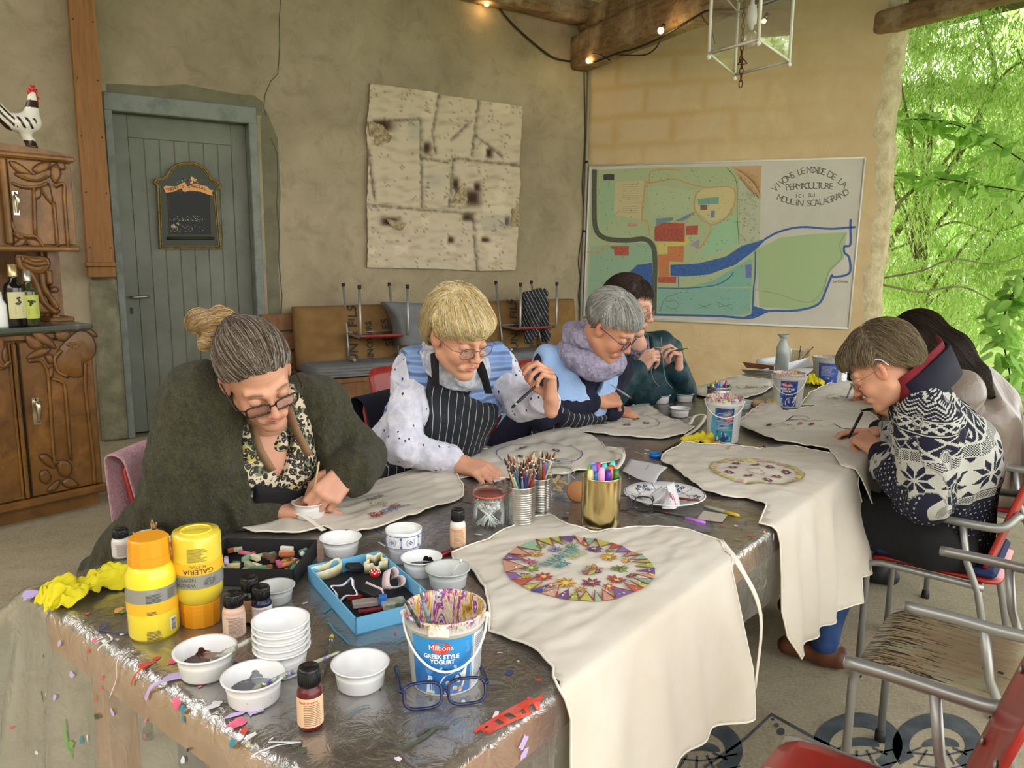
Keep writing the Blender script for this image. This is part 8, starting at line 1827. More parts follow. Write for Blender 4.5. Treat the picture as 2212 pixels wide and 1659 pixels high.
# ---- 1 green cardigan
J=seated(T(.47,-.32,.56),Q(560,985,2.2),Q(575,905,2.12),(math.sin(math.radians(118)),math.cos(math.radians(118)),0),Q(672,880,2.28),Q(432,865,2.0),Q(775,990,2.38),Q(757,1022,2.22),Q(375,1075,2.02),PT(560,1090,.80))
R=headframe(140,34,-19);hc=Q(556,812,1.95);hs=1.06
hd=dict(R=dict(W=PT(572,1092,.795),d=PT(748,1100,.785)-PT(572,1092,.795),n=(0,-.25,1),c=FLAT,t='flat',sp=.04,s=1.12),L=dict(W=Q(752,1015,2.20),d=Q(692,1085,2.12)-Q(752,1015,2.20),n=(.5,-.6,.65),c=PINCH,t='pinch',s=1.12))
P1,inf,hw=person_mesh('w1',J,R,hc,hs,SK,srgb('4a3828'),hd,'person with ponytail and tortoiseshell glasses in a green cardigan, stirring paint',age=.5,smile=.003)
lids(P1,R,hc,hs,SK,.85);glasses(P1,R,hc,hs,.054,.034,srgb('2c1712'),.0024,round_=4.5,z=-.008)
capl=hairline([-.12,-.06,-.015,.02,.05,.075,.11],[-.07,-.05,.012,.03,.052,.078,.088]);BROWN=[srgb(h) for h in ('4a3a2c','5e4c3c','6f6156','8c8178','3c2e22','a59c92','54402e')]
H1=hair(P1,R,hc,hs,[el((0,-.018,.044),(.084,.105,.095)),(el((.01,-.108,.07),(.028,.028,.028)),.03)],flow_to((.015,-.14,.085)),BROWN,n=3200,seg=10,step=.014,cut=capl,r=.0009,wr=.0022,wsc=(100,20,60))
pt=hc+R@A3((.015,-.118,.075))*hs
pts_=[(pt,pt+A3((-.075,0,.005))),(pt,pt+A3((-.05,-.02,-.045))),(pt,0),(pt,pt+A3((-.015,-.02,-.06))),(pt,pt+A3((-.02,.0,.03)))]
Rh=np.array(R);lc=lambda p:(A3(p)-hc)@Rh/hs
H1b=hair(P1,R,hc,hs,[rc(lc(pt),lc(pts_[0][1]),.02,.026),(rc(lc(pt),lc(pts_[1][1]),.02,.016),.02),(rc(lc(pt),lc(pts_[3][1]),.016,.006),.02),(rc(lc(pt),lc(pts_[4][1]),.018,.012),.02)],lambda q:flow_to(lc(pt+A3((-.12,-.02,-.03))))(q),[srgb(h) for h in ('b58c54','c9a468','a07a48','d6b982','8a6840','c0b0a0')],n=1300,seg=7,step=.014,lift=.006,curl=.5,lo=(-.25,-.3,-.1),hi=(.25,.1,.25),name='ponytail')
b=MB();dd_=unit(A3(pts_[0][1])-pt);b.lathe([(.017,-.004),(.021,0),(.017,.004)],pt+dd_*.012,18,R=frame(dd_));b.build('hair_tie',mat('pale_elastic',srgb('d8c8a8'),.8),P1)
OLV=fabric('olive_mohair',srgb('4c4a2c'),srgb('35351e'),ns=60,bs=150,bst=.8,bd=.01,sheen=.12)
# knit ribs as a wave in the bump
nt=NT(OLV);wv=nt.n.new('ShaderNodeTexWave');wv.inputs['Scale'].default_value=32;wv.inputs['Distortion'].default_value=6;wv.inputs['Detail'].default_value=3;wv.inputs['Detail Scale'].default_value=6;nt.l.new(coords(nt,'Object',(1,1,1),(.5,.3,.2)),wv.inputs[0]);bp_=nt.n.new('ShaderNodeBump');bp_.inputs['Strength'].default_value=.7;bp_.inputs['Distance'].default_value=.01;nt.l.new(wv.outputs['Fac'],bp_.inputs['Height']);b0=[n for n in nt.n if n.type=='BUMP' and n is not bp_][0];nt.l.new(bp_.outputs[0],b0.inputs['Normal'])
m,nt,bs_=newmat('leopard_blouse');v=coords(nt);vo=nt.n.new('ShaderNodeTexVoronoi');vo.inputs['Scale'].default_value=75;ad=nt.n.new('ShaderNodeVectorMath');nz=nt.n.new('ShaderNodeTexNoise');nz.inputs['Scale'].default_value=60;nt.l.new(v,nz.inputs[0]);sc_=nt.n.new('ShaderNodeVectorMath');sc_.operation='SCALE';sc_.inputs[3].default_value=.014;nt.l.new(nz.outputs['Color'],sc_.inputs[0]);nt.l.new(v,ad.inputs[0]);nt.l.new(sc_.outputs[0],ad.inputs[1]);nt.l.new(ad.outputs[0],vo.inputs[0]);D_=X(nt,vo.outputs['Distance'])
c=mix(nt,ramp(nt,noise(nt,v,22,3),.52,.56),srgb('cdbfa4'),srgb('6e7558'));c=mix(nt,ramp(nt,noise(nt,v,17,2),.62,.66),c,srgb('b7a94a'));c=mix(nt,(D_.gt(.15))*(D_.lt(.52)),c,srgb('1c1714'));nt.put(bs_.inputs['Base Color'],c);bs_.inputs['Roughness'].default_value=.6;LEO=m
U=unit(J['C']-J['P']);F_,S_v=J['_F'],J['_S']
fb=body_sdf(J,.012,arms=False,legs=False,bust=.055);neckc=J['N']+F_*.06
def vneck(P,dep=.16,w0=.012,w1=.075,z0=None):
    q=P-J['N'];s,fr,z=np.abs(q@J['_S']),q@J['_F'],q[:,2];return np.maximum.reduce([s-(w0+(w1-w0)*np.clip((z+dep)/dep,0,1)),-fr-.01,-z-dep])
b_=cloth('blouse',lambda P:np.maximum(fb(P),-vneck(P)),J,.0065,LEO,P1,pts=[J['P'],J['N'],J['SL'],J['SR']],pad=.19,wr=.005)
co=uni([rc(J['N']-S_v*.06-F_*.02,J['N']-S_v*.05+F_*.09-U*.1,.022,.02),(rc(J['N']+S_v*.06-F_*.02,J['N']+S_v*.05+F_*.09-U*.1,.022,.02),.0001)])
cloth('collar',co,J,.005,LEO,P1,pts=[J['N']],pad=.24,wr=.003)
fc=body_sdf(J,.036,legs=False,arms=False,bust=.05,k=.07);fa_=body_sdf(J,.036,legs=False,torso=False,cuff=.94)
col_=uni([rc(J['N']-S_v*.085-F_*.04+A3((0,0,.035)),J['N']-S_v*.12+F_*.11-U*.14,.034,.03),(rc(J['N']-S_v*.12+F_*.11-U*.14,J['P']-S_v*.14+F_*.13,.03,.034),.03),(rc(J['N']+S_v*.085-F_*.04+A3((0,0,.035)),J['N']+S_v*.12+F_*.11-U*.14,.034,.03),.002),(rc(J['N']+S_v*.12+F_*.11-U*.14,J['P']+S_v*.14+F_*.13,.03,.034),.03),(rc(J['N']-S_v*.07-F_*.06+A3((0,0,.04)),J['N']+S_v*.07-F_*.06+A3((0,0,.04)),.042,.042),.03)])
def card(P):
    q=P-J['C'];s,fr=np.abs(q@S_v),q@F_;z=P[:,2]-J['N'][2];op=np.maximum.reduce([s-.125,-fr-.03]);op=np.minimum(op,np.maximum(s-.07,-z-.01));return smin(smin(np.maximum(fc(P),-op),fa_(P),.05),col_(P),.03)
cloth('cardigan',card,J,.0068,OLV,P1,pad=.2,wr=.011,wf=20,seed=6,pts=[J[k_] for k_ in ('P','C','N','SL','SR','EL','ER','WL','WR')])
pinapron(J,P1,.028,.02,.10,-.5,BLACKC,'apron',bust=.055)
TAN=mat('tan_leather_strap',srgb('8a6a4e'),.6)
for s,(a0,a1,a2) in ((-1,((546,915),(558,965),(588,1018))),(1,((622,880),(640,930),(668,985)))):band([Q(*a0,2.06),Q(*a1,2.05),Q(*a2,2.06)],.024,.003,TAN,'apron_strap',P1,side=(.9,-.2,.2))
lower(J,P1)
brush_=MB();st0,st1=b6[1]+A3((0,-.0,.012)),Q(689,998,2.06);brush_.tube([st0*0,st1-st0],.0028,6);brush_.build('wooden_stirrer',mat('bare_wood',srgb('c9ab80'),.7),loc=st0,label='thin wooden stick held upright in the stirred bowl',cat='stick')
# ---- 2 blonde with blue vest
J=seated(T(1.30,-.30,.56),Q(968,862,2.85),Q(978,778,2.70),(math.sin(math.radians(128)),math.cos(math.radians(128)),0),Q(1075,790,2.86),Q(893,800,2.72),Q(1128,872,2.80),Q(1186,868,2.66),Q(873,968,2.60),PT(985,996,.80))
R=headframe(138,24,-4);hc=Q(990,722,2.48);hs=1.07
hd=dict(R=dict(W=PT(990,998,.80),d=PT(1085,1030,.78)-PT(990,998,.80),n=(0,-.3,1),c=LOOSE,s=1.1),L=dict(W=Q(1190,868,2.64),d=(-.05,-.1,1),n=(.9,.25,.25),c=PINCH,t='pinch',s=1.12))
P2,inf,hw=person_mesh('w2',J,R,hc,hs,SK2,srgb('a08a60'),hd,'blonde person in a light blue vest and pinstripe apron, holding up a black brush',age=1)
eyes(P2,R,hc,hs,(.1,.15,.2),(0,-.35));lids(P2,R,hc,hs,SK2,.62);glasses(P2,R,hc,hs,.05,.036,srgb('4a3a34'),.0011,round_=2.4,z=-.008)
BLO=[srgb(h) for h in ('e6d29c','d8be82','f0e2b8','c9ab6c','ead9ac','f4ead0','b5965c')]
hair(P2,R,hc,hs,[el((0,-.022,.05),(.090,.110,.098)),(el((0,-.07,.0),(.078,.06,.08)),.03),(el((0,.055,.068),(.068,.042,.036)),.03)],lambda q:np.stack([q[:,0]*3.5-.25,np.where(q[:,1]>-.02,1.1,-.5),-.5-q[:,2]*0-np.abs(q[:,0])*16],1)/2,BLO,n=4200,seg=9,step=.014,lift=.006,curl=.35,cut=hairline([-.14,-.07,-.03,.01,.045,.07,.12],[-.09,-.07,.01,.018,.034,.046,.046]),wr=.004,wsc=(110,50,40),r=.001)
WSW=fabric('white_openwork_knit',srgb('dcdce6'),srgb('c0c0d0'),ns=30,bs=70,bst=.7,bd=.006);nt=NT(WSW);bs_=nt.n['Principled BSDF'];vo=nt.n.new('ShaderNodeTexVoronoi');vo.inputs['Scale'].default_value=38;nt.l.new(coords(nt,'Object',(1,1,.7)),vo.inputs[0]);old=bs_.inputs['Base Color'].links[0].from_socket;nt.put(bs_.inputs['Base Color'],mix(nt,X(nt,vo.outputs['Distance']).lt(.16),old,srgb('3c4058')))
fs=uni([body_sdf(J,.004,legs=False,arms=False,bust=.04),(body_sdf(J,.014,legs=False,torso=False,cuff=.88),.02)]);cloth('knit_sweater',fs,J,.007,WSW,P2,pts=[J[k_] for k_ in ('P','C','N','SL','SR','EL','ER','WL','WR')],wr=.008,wf=26)
RIB=fabric('white_ribbed_cuff',srgb('d8d8e4'),bs=0);
for s in 'LR':W_,E_2=J['W'+s],J['E'+s];cloth('cuff',rc(E_2+(W_-E_2)*.72,W_-(W_-E_2)*.04,.046,.037),J,.005,RIB,P2,pts=[W_],pad=.14,wr=.004,wf=60)
VST=fabric('powder_blue_quilt',srgb('8fabdc'),srgb('7e9ad0'),ns=6,bs=0,bd=.01);nt=NT(VST);wv=nt.n.new('ShaderNodeTexWave');wv.bands_direction='Z';wv.inputs['Scale'].default_value=9;wv.inputs['Distortion'].default_value=1.6;nt.l.new(coords(nt),wv.inputs[0]);bump(nt,nt.n['Principled BSDF'],X(nt,wv.outputs['Fac']),.8,.02)
def vest(J,parent,m,infl,bust=.05,w_=.018,seed=3):
    f=body_sdf(J,infl,arms=False,legs=False,bust=bust);S_=J['_S'];U=unit(J['C']-J['P']);sh=uni([rc(J['SL'],J['SL']+(J['EL']-J['SL'])*1.0,.078,.09),(rc(J['SR'],J['SR']+(J['ER']-J['SR'])*1.0,.078,.09),.001)])
    def g(P):
        q=P-J['N'];s,fr=np.abs(q@S_),q@J['_F'];gap=np.maximum(s-.02-.55*np.clip(q[:,2]+.16,0,.3),-fr-.02);q2=P-J['C'];sd=np.abs(q2@S_);arm=sd-.185;return np.maximum.reduce([f(P),-gap,arm])
    return cloth('padded_vest',g,J,.0075,m,parent,pts=[J[k_] for k_ in ('P','C','N','SL','SR')],wr=.007,wf=18,seed=seed)
vest(J,P2,VST,.036)
SCF=fabric('white_grey_scarf',srgb('d5d7de'),srgb('9aa0b4'),ns=42,bs=30,bst=.6,bd=.02)
def scarf(J,parent,m,R0=.085,r=.038,name='scarf',drop=.05,seed=2,hgt=.05):
    c=J['N']+A3((0,0,hgt));U=A3((0,0,1));F,S=J['_F'],J['_S'];L=[]
    for k in range(14):
        a,b2=2*math.pi*k/14,2*math.pi*(k+1)/14;P_=lambda a:c+S*R0*math.sin(a)+F*(R0*1.05*math.cos(a)+.01)-U*drop*(.5+.5*math.cos(a));L.append((rc(P_(a),P_(b2),r*(1+.15*math.cos(a)),r*(1+.15*math.cos(b2))),.02))
    return cloth(name,uni([L[0][0]]+L[1:]),J,.0055,m,parent,pts=[c],pad=.2,wr=.007,wf=46,seed=seed)
scarf(J,P2,SCF,.08,.036,drop=.09);PA2=pinapron(J,P2,.052,.09,.135,-.5)
band([Q(938,762,2.56),Q(940,800,2.52),Q(941,835,2.54)],.028,.003,BLACKC,'apron_strap',P2,side=(.8,-.5,0));band([Q(1035,785,2.62),Q(1046,815,2.58),Q(1056,850,2.60)],.03,.003,BLACKC,'apron_strap',P2,side=(.8,-.5,0));lower(J,P2)
GLD=mat('gold',(.8,.58,.22),.25,1)
def ring(c,ax,r,m,name,parent,w_=.0012):b=MB();Rf=frame(ax);b.tube([A3(c)+Rf@A3((r*math.cos(t_),r*math.sin(t_),0)) for t_ in np.linspace(0,2*math.pi,24)[:-1]],w_,6,closed=True);return b.build(name,m,parent)
W_=hd['R']['W'];ax=hd['R']['d']
for k in range(3):ring(W_-unit(ax)*(.0+.009*k),ax,.030,GLD,'bracelet',P2,.0017)
ring(hd['L']['W']+A3((0,0,.01)),(.1,0,1),.030,GLD,'bracelet',P2,.0013)
brush(Q(1104,882,2.55),Q(1178,815,2.60),'black handled brush held up by the blonde person',(.01,.01,.012),.0045,(.01,.01,.01))
# ---- 3 grey hair, lavender scarf
J=seated(T(2.24,-.32,.56),Q(1235,850,3.45),Q(1272,775,3.33),(math.sin(math.radians(122)),math.cos(math.radians(122)),0),Q(1330,800,3.55),Q(1190,785,3.36),Q(1300,880,3.5),Q(1325,885,3.42),Q(1165,895,3.30),Q(1290,865,3.36))
R=headframe(116,36,-6);hc=Q(1318,706,3.17);hs=1.10
hd=dict(R=dict(W=Q(1292,866,3.35),d=Q(1345,862,3.40)-Q(1292,866,3.35),n=(-.1,-.6,.8),c=PINCH,t='pinch',s=1.1),L=dict(W=PT(1315,884,.80),d=PT(1372,892,.785)-PT(1315,884,.80),n=(0,-.3,1),c=LOOSE,s=1.05))
P3,inf,hw=person_mesh('w3',J,R,hc,hs,SK3,srgb('8a8a86'),hd,'grey-haired person in a lavender scarf and light blue vest, bent over an apron',age=1)
lids(P3,R,hc,hs,SK3,.7);glasses(P3,R,hc,hs,.048,.042,srgb('23235a'),.0018,round_=2.2,z=-.006)
GRY=[srgb(h) for h in ('a9a9a4','8f8f8a','c4c4be','74746e','b5b4ac','d0cfc8')];capS=hairline([-.14,-.07,-.03,.0,.03,.06,.12],[-.08,-.05,.01,.022,.04,.058,.064])
hair(P3,R,hc,hs,[el((0,-.02,.05),(.086,.106,.092)),(el((0,.045,.072),(.062,.042,.036)),.03)],lambda q:np.stack([q[:,0]*3-.3,np.where(q[:,1]>-.03,1.1,-.4),-.45-np.abs(q[:,0])*14],1)/2,GRY,n=3000,seg=9,step=.013,lift=.004,curl=.2,cut=capS,wr=.003,wsc=(110,40,50))
NAV=fabric('navy_wool',srgb('1b1c34'),srgb('14152a'),ns=20);VS3=fabric('pale_blue_vest',srgb('a3c0e8'),srgb('93b3e0'),ns=5,bs=14,bst=.5,bd=.02)
cloth('navy_sweater',body_sdf(J,.014,legs=False,cuff=.95,bust=.05),J,.008,NAV,P3,pts=[J[k_] for k_ in ('P','C','N','SL','SR','EL','ER','WL','WR')],wr=.006);vest(J,P3,VS3,.034,seed=5)
LAV=fabric('lavender_knit',srgb('b3adc4'),srgb('8f89a4'),ns=70,bs=90,bst=1.0,bd=.012);scarf(J,P3,LAV,.09,.050,drop=.07,seed=7,hgt=.055);scarf(J,P3,LAV,.085,.038,name='scarf_fold',drop=.04,seed=9,hgt=.12)
pinapron(J,P3,.052,.04,.14,-.5,seed=8);lower(J,P3);brush(Q(1366,862,3.38),Q(1318,830,3.36),'grey brush held by the grey-haired person',srgb('8a8c90'),.004)
# ---- 4 teal jacket
J=seated(T(2.98,-.42,.56),Q(1392,830,4.02),Q(1372,745,3.95),(math.sin(math.radians(132)),math.cos(math.radians(132)),0),Q(1432,752,4.10),Q(1318,752,3.92),Q(1475,840,4.05),Q(1464,800,3.90),Q(1325,850,3.75),Q(1378,800,3.74))
R=headframe(122,14,0);hc=Q(1362,662,3.82);hs=1.12
hd=dict(R=dict(W=Q(1376,802,3.73),d=Q(1412,758,3.72)-Q(1376,802,3.73),n=(-.6,-.6,.4),c=PINCH,t='pinch',s=1.1),L=dict(W=Q(1466,803,3.88),d=Q(1466,766,3.86)-Q(1466,803,3.88),n=(.8,.1,.1),c=PINCH,t='pinch',s=1.1))
P4,inf,hw=person_mesh('w4',J,R,hc,hs,SK4,srgb('3a2a20'),hd,'dark-haired person in a dark teal jacket, painting a small leaf',age=.4)
eyes(P4,R,hc,hs,(.1,.08,.06),(0,-.5));lids(P4,R,hc,hs,SK4,.75);glasses(P4,R,hc,hs,.048,.036,srgb('6a4a44'),.0011,round_=2.4,z=-.008)
DBR=[srgb(h) for h in ('2e201a','3c2c24','4a3830','241812','54423a')]
hair(P4,R,hc,hs,[el((0,-.025,.047),(.088,.108,.092)),(el((0,-.09,-.03),(.078,.06,.10)),.04),(rc((-.08,.02,.05),(-.088,.02,-.04),.02,.010),.02),(rc((.08,.02,.05),(.088,.02,-.04),.02,.010),.02)],lambda q:np.stack([q[:,0]*2,np.where(q[:,1]>.02,.5,-.5),-.7+0*q[:,0]],1),DBR,n=2600,seg=9,step=.014,lift=.005,curl=.3,cut=hairline([-.16,-.09,-.05,.0,.03,.06,.12],[-.14,-.12,-.08,-.07,.03,.06,.07]))
TEA=fabric('dark_teal_shell',srgb('123a42'),srgb('0e3038'),ns=6,bs=16,bst=.6,bd=.02,rough=.55)
Jv=J
cloth('teal_jacket',lambda P:np.maximum(body_sdf(Jv,.024,legs=False,cuff=.93,bust=.045)(P),-np.maximum.reduce([np.abs((P-Jv['N'])@Jv['_S'])-.03-.4*np.clip((P-Jv['N'])[:,2]+.12,0,.3),-((P-Jv['N'])@Jv['_F'])-.01,-(P-Jv['N'])[:,2]-.13])),J,.0085,TEA,P4,pts=[J[k_] for k_ in ('P','C','N','SL','SR','EL','ER','WL','WR')],wr=.009,wf=18)
cloth('patterned_top',body_sdf(J,.010,arms=False,legs=False),J,.010,fabric('speckled_top',srgb('8a8088'),srgb('2c2428'),ns=70),P4,pts=[J['P'],J['N'],J['SL'],J['SR']],wr=.003)
cloth('hood',uni([rc(J['N']-J['_F']*.09-J['_S']*.08,J['N']-J['_F']*.09+J['_S']*.08,.045,.045),(rc(J['N']-J['_F']*.07+J['_S']*.09,J['N']+J['_F']*.07+J['_S']*.08-A3((0,0,.07)),.03,.022),.03),(rc(J['N']-J['_F']*.07-J['_S']*.09,J['N']+J['_F']*.07-J['_S']*.08-A3((0,0,.07)),.03,.022),.03)]),J,.007,TEA,P4,pts=[J['N']],pad=.2,wr=.006)
for a in ((1404,775),(1432,778)):b=MB();b.tube(spline([Q(a[0]-4,a[1]-50,3.83),Q(a[0],a[1],3.80),Q(a[0]+6,a[1]+42,3.80),Q(a[0]+20,a[1]+60,3.82)],5),.002,5);b.build('drawstring',mat('grey_cord',srgb('7a8a8c'),.7),P4)
lower(J,P4)
brush(Q(1457,752,3.66),Q(1408,750,3.68),'fine brush with dark tip held by the person in the teal jacket',srgb('b0a888'),.0025);b=MB();q0=Q(1453,757,3.70);b.add([q0*0,A3((.03,0,.008)),A3((.07,.0,.012)),A3((.035,.0,-.006))],[(0,1,2,3)],0);b.tube([A3((0,0,0)),A3((.072,0,.012))],.0012,5);o=b.build('small_leaf',mat('dark_green_leaf',srgb('2c3a1e'),.5),loc=q0,label='small dark green leaf held by the person in the teal jacket',cat='leaf')
# ---- 5 patterned sweater, seen from the side
J=seated(T(2.42,1.42,.56),Q(2045,985,2.66),Q(1985,840,2.62),(math.sin(math.radians(-54)),math.cos(math.radians(-54)),0),Q(2005,905,2.50),Q(2010,880,2.82),Q(2000,1080,2.52),Q(1908,985,2.84),Q(1990,1010,3.0),Q(1905,935,3.12),ankle=Q(1890,1480,2.75))
J['KL']=T(2.32,1.16,.56);J['KR']=T(2.56,1.12,.56);J['AL']=T(2.20,1.12,.09);J['AR']=T(2.54,1.00,.09)
R=headframe(-58,38,0);hc=Q(1904,796,2.57);hs=1.02
hd=dict(L=dict(W=Q(1900,972,2.86),d=Q(1838,928,2.98)-Q(1900,972,2.86),n=(-.1,-.75,.7),c=PINCH,t='pinch',s=1.1),R=dict(W=Q(1898,935,3.10),d=Q(1832,930,3.14)-Q(1898,935,3.10),n=(.1,.2,1),c=LOOSE,s=1.05))
P5,inf,hw=person_mesh('p5',J,R,hc,hs,SK2,srgb('7a6a54'),hd,'person in a navy and white patterned sweater drawing with a black pen',age=1)
lids(P5,R,hc,hs,SK2,.75);glasses(P5,R,hc,hs,.048,.036,srgb('6a6258'),.001,round_=2.3,z=-.008)
SAN=[srgb(h) for h in ('6a5a44','7c6a50','8f7c60','5a4c3a','ab9874','8c8270','5c4c3a')]
hair(P5,R,hc,hs,[el((0,-.03,.05),(.088,.112,.096)),(el((0,.055,.075),(.062,.045,.038)),.03),(el((0,-.09,.0),(.07,.045,.05)),.03)],lambda q:np.stack([q[:,0]*2,np.where(q[:,1]>-.03,.9,-.5),-.55-np.abs(q[:,0])*10],1)/1.5,SAN,n=3800,seg=9,step=.014,lift=.008,curl=.5,cut=hairline([-.16,-.10,-.05,-.005,.03,.055,.12],[-.06,-.05,.0,.024,.04,.058,.064]),wr=.005,wsc=(90,60,50),seed=8)
b=MB();b.tube(spline([hc+R@A3((-.085,.0,.028))*hs,hc+R@A3((-.09,-.016,.036))*hs,hc+R@A3((-.088,-.03,.024))*hs,hc+R@A3((-.084,-.036,.0))*hs],5),.003,7);b.build('hearing_aid',mat('silver_plastic',(.6,.6,.62),.3,.5),P5)
m,nt,bs_=newmat('nordic_knit');at=nt.n.new('ShaderNodeAttribute');at.attribute_name='pat';sp=nt.n.new('ShaderNodeSeparateXYZ');nt.l.new(at.outputs['Vector'],sp.inputs[0]);st_=.0034
uu=((X(nt,sp.outputs[0])/st_).fl())*st_;vv=((X(nt,sp.outputs[1])/st_).fl())*st_
def bandm(a,b2):return vv.gt(a)*vv.lt(b2)
def tri(x,p):return ((x/p).fr()-.5).abs()*2
zig=((tri(uu,.030)*.015+vv)/.0115).fr().lt(.38);dia1=((tri(uu,.022)+tri(vv,.022)-1).abs().lt(.36));dia2=((tri(uu,.058)+tri(vv-.006,.058)-1).abs().lt(.15)).max((tri(uu,.058)+tri(vv-.006,.058)).gt(1.72));chk=((uu/st_).mod(2)+(vv/st_).mod(2)).mod(2)
a_=tri(uu,.115);b_2=tri(vv-.2975,.115);A_,B_2=a_.max(b_2),a_.min(b_2);A_,B_2=1-a_.min(b_2),1-a_.max(b_2)
s_=(A_*.42-B_2*.45)/.1965;t_2=(B_2*.5-A_*.03)/.1965;petal=(s_.gt(.08))*(s_.lt(.95))*(t_2.gt(.08))*(t_2.lt(.95));star=petal.max((A_+B_2).gt(1.75))
lines=(vv/.026).fr().lt(.22)
lice=((uu/.017).fr().lt(.3))*((vv/.017).fr().lt(.3)).max(0);lice=(((uu/.017+((vv/.017).fl().mod(2))*.5).fr()).lt(.27))*((vv/.017).fr().lt(.3))
pv=bandm(-1,.085)*zig+bandm(.09,.125)*dia1+bandm(.135,.20)*dia2+bandm(.205,.235)*chk+bandm(.24,.355)*(1-star)+bandm(.36,.385)*chk+vv.gt(.40)*lice+bandm(.085,.09)+bandm(.127,.132)+bandm(.2,.205)+bandm(.236,.24)+bandm(.387,.392)
n_=noise(nt,coords(nt),220,2)
nt.put(bs_.inputs['Base Color'],mix(nt,pv.min(1.0)*.88,srgb('15162c'),srgb('bfc0b4')));bs_.inputs['Roughness'].default_value=.95;bump(nt,bs_,n_,.5,.004);NOR=m
def patattr(V):
    Cc,N_=J['C'],J['N'];U=unit(Cc-J['P']);F,S=J['_F'],J['_S'];best=None;out=np.zeros((len(V),3));dmin=np.full(len(V),9.)
    q=V-Cc;ang=np.arctan2(q@S,q@F);zt=(N_+U*0.02-V)@U;dt=np.abs(np.hypot(q@S*.8,q@F)-.10);out[:,0]=ang*.15;out[:,1]=zt+.08;dmin=dt
    for s in 'LR':
        Sh,E_,W_=J['S'+s],J['E'+s],J['W'+s];L1=np.linalg.norm(E_-Sh)
        for (a,b2,v0,r_) in ((Sh,E_,.11,.07),(E_,W_,.47,.06)):
            d_=unit(b2-a);t_=(V-a)@d_;L_2=np.linalg.norm(b2-a);tc=np.clip(t_,0,L_2);rad=V-a-tc[:,None]*d_;dist=np.linalg.norm(rad,axis=1);e1=unit(np.cross(d_,(.2,.3,.9)));e2=np.cross(d_,e1);an=np.arctan2(rad@e2,rad@e1);mk_=dist<.088;mk_ &= (dist<dmin+.02)
            out[mk_,0]=an[mk_]*r_;out[mk_,1]=v0+t_[mk_] if v0<.2 else v0+t_[mk_];dmin[mk_]=np.minimum(dmin[mk_],dist[mk_])
            if v0>.2:
                k2=mk_&(t_>L_2-.13);out[k2,1]=.36+(t_[k2]-(L_2-.13))*-1.0
    return {'pat':('FLOAT_VECTOR',out)}
cloth('nordic_sweater',body_sdf(J,.030,legs=False,cuff=.86,bust=.04,k=.07),J,.0068,NOR,P5,pts=[J[k_] for k_ in ('P','C','N','SL','SR','EL','ER','WL','WR')],wr=.010,wf=18,attrs=patattr)
NVC=fabric('navy_cuff_knit',srgb('14142a'),srgb('0f0f20'),ns=30)
for s in 'LR':W_,E_2=J['W'+s],J['E'+s];cloth('cuff',rc(E_2+(W_-E_2)*.72,W_+(W_-E_2)*.02,.062,.048),J,.006,NVC,P5,pts=[W_],pad=.16,wr=.004,wf=40)
N_=J['N'];Fh=unit(hc-N_);Fh=A3((Fh[0],Fh[1],0));cu=[]
CP5=[Q(1930,862,2.70),Q(1950,872,2.56),Q(1990,850,2.47),Q(2035,808,2.50),Q(2062,778,2.62),Q(2050,762,2.78)]
band(CP5,.105,.012,NVC,'collar',P5,side=(-.45,.1,.9));band([p+A3((-.026,.012,.026)) for p in CP5],.078,.008,fabric('crimson_lining',srgb('7a1c28')),'collar_lining',P5,side=(-.45,.1,.9))
band([Q(1992,800,2.60),Q(1978,850,2.52),Q(1960,900,2.55),Q(1945,950,2.68)],.032,.004,TAN,'apron_strap',P5,side=(.6,.3,.6));band([Q(1990,800,2.63),Q(1970,790,2.70),Q(1950,840,2.78)],.03,.004,TAN,'apron_strap',P5,side=(.5,.5,0))
fl5=body_sdf(J,.034,arms=False,torso=False,legs=True)
cloth('black_apron',lambda P:np.maximum.reduce([smin(fl5(P),rc(J['P']-J['_S']*.1,J['P']+J['_S']*.1,.15,.15)(P),.08),.47-P[:,2],P[:,2]-.78,-((P-J['P'])@J['_F'])-.12]),J,.010,BLACKC,P5,pts=[J['P'],J['KL'],J['KR'],J['HL'],J['HR']],wr=.010,wf=14)
lower(J,P5,fabric('blue_jeans',srgb('1f3560'),srgb('2a4878'),ns=9),mat('brown_shoe',srgb('5a3420'),.5));marker(Q(1833,946,3.0),Q(1863,890,2.93),(.01,.01,.01),(.01,.01,.012),'black fineliner held by the person in the patterned sweater',r=.006)
b=MB();b.box((0,0,0),(.40,.37,.028),None,0,.012);o=b.build('seat_pad',fabric('blue_seat_pad',srgb('16264e')));put(o,chA.matrix_world.to_3x3() if False else frame_az(-52),CH(2.42,1.44)+A3((0,0,.477)));tag(o,'dark blue seat pad on the chair under the patterned sweater','cushion')
# ---- 6 long dark hair, beige blouse
J=seated(T(3.28,1.46,.56),Q(2105,900,3.30),Q(2062,800,3.32),(math.sin(math.radians(-54)),math.cos(math.radians(-54)),0),Q(2070,850,3.14),Q(2085,830,3.50),Q(2015,960,3.2),Q(1945,905,3.45),Q(2000,880,3.75),Q(1906,842,3.88))
R=headframe(-60,50,0);hc=Q(1985,752,3.32);hs=1.08
hd=dict(R=dict(W=Q(1900,842,3.90),d=Q(1832,845,4.05)-Q(1900,842,3.90),n=(-.1,-.4,1),c=PINCH,t='pinch',s=1.15),L=dict(W=Q(1945,893,3.50),d=Q(1895,872,3.62)-Q(1945,893,3.50),n=(-.2,-.9,.2),c=LOOSE,s=1.1))
P6,inf,hw=person_mesh('p6',J,R,hc,hs,SK3,srgb('2a1c14'),hd,'person with long dark hair in a shiny beige blouse, bent over the far apron')
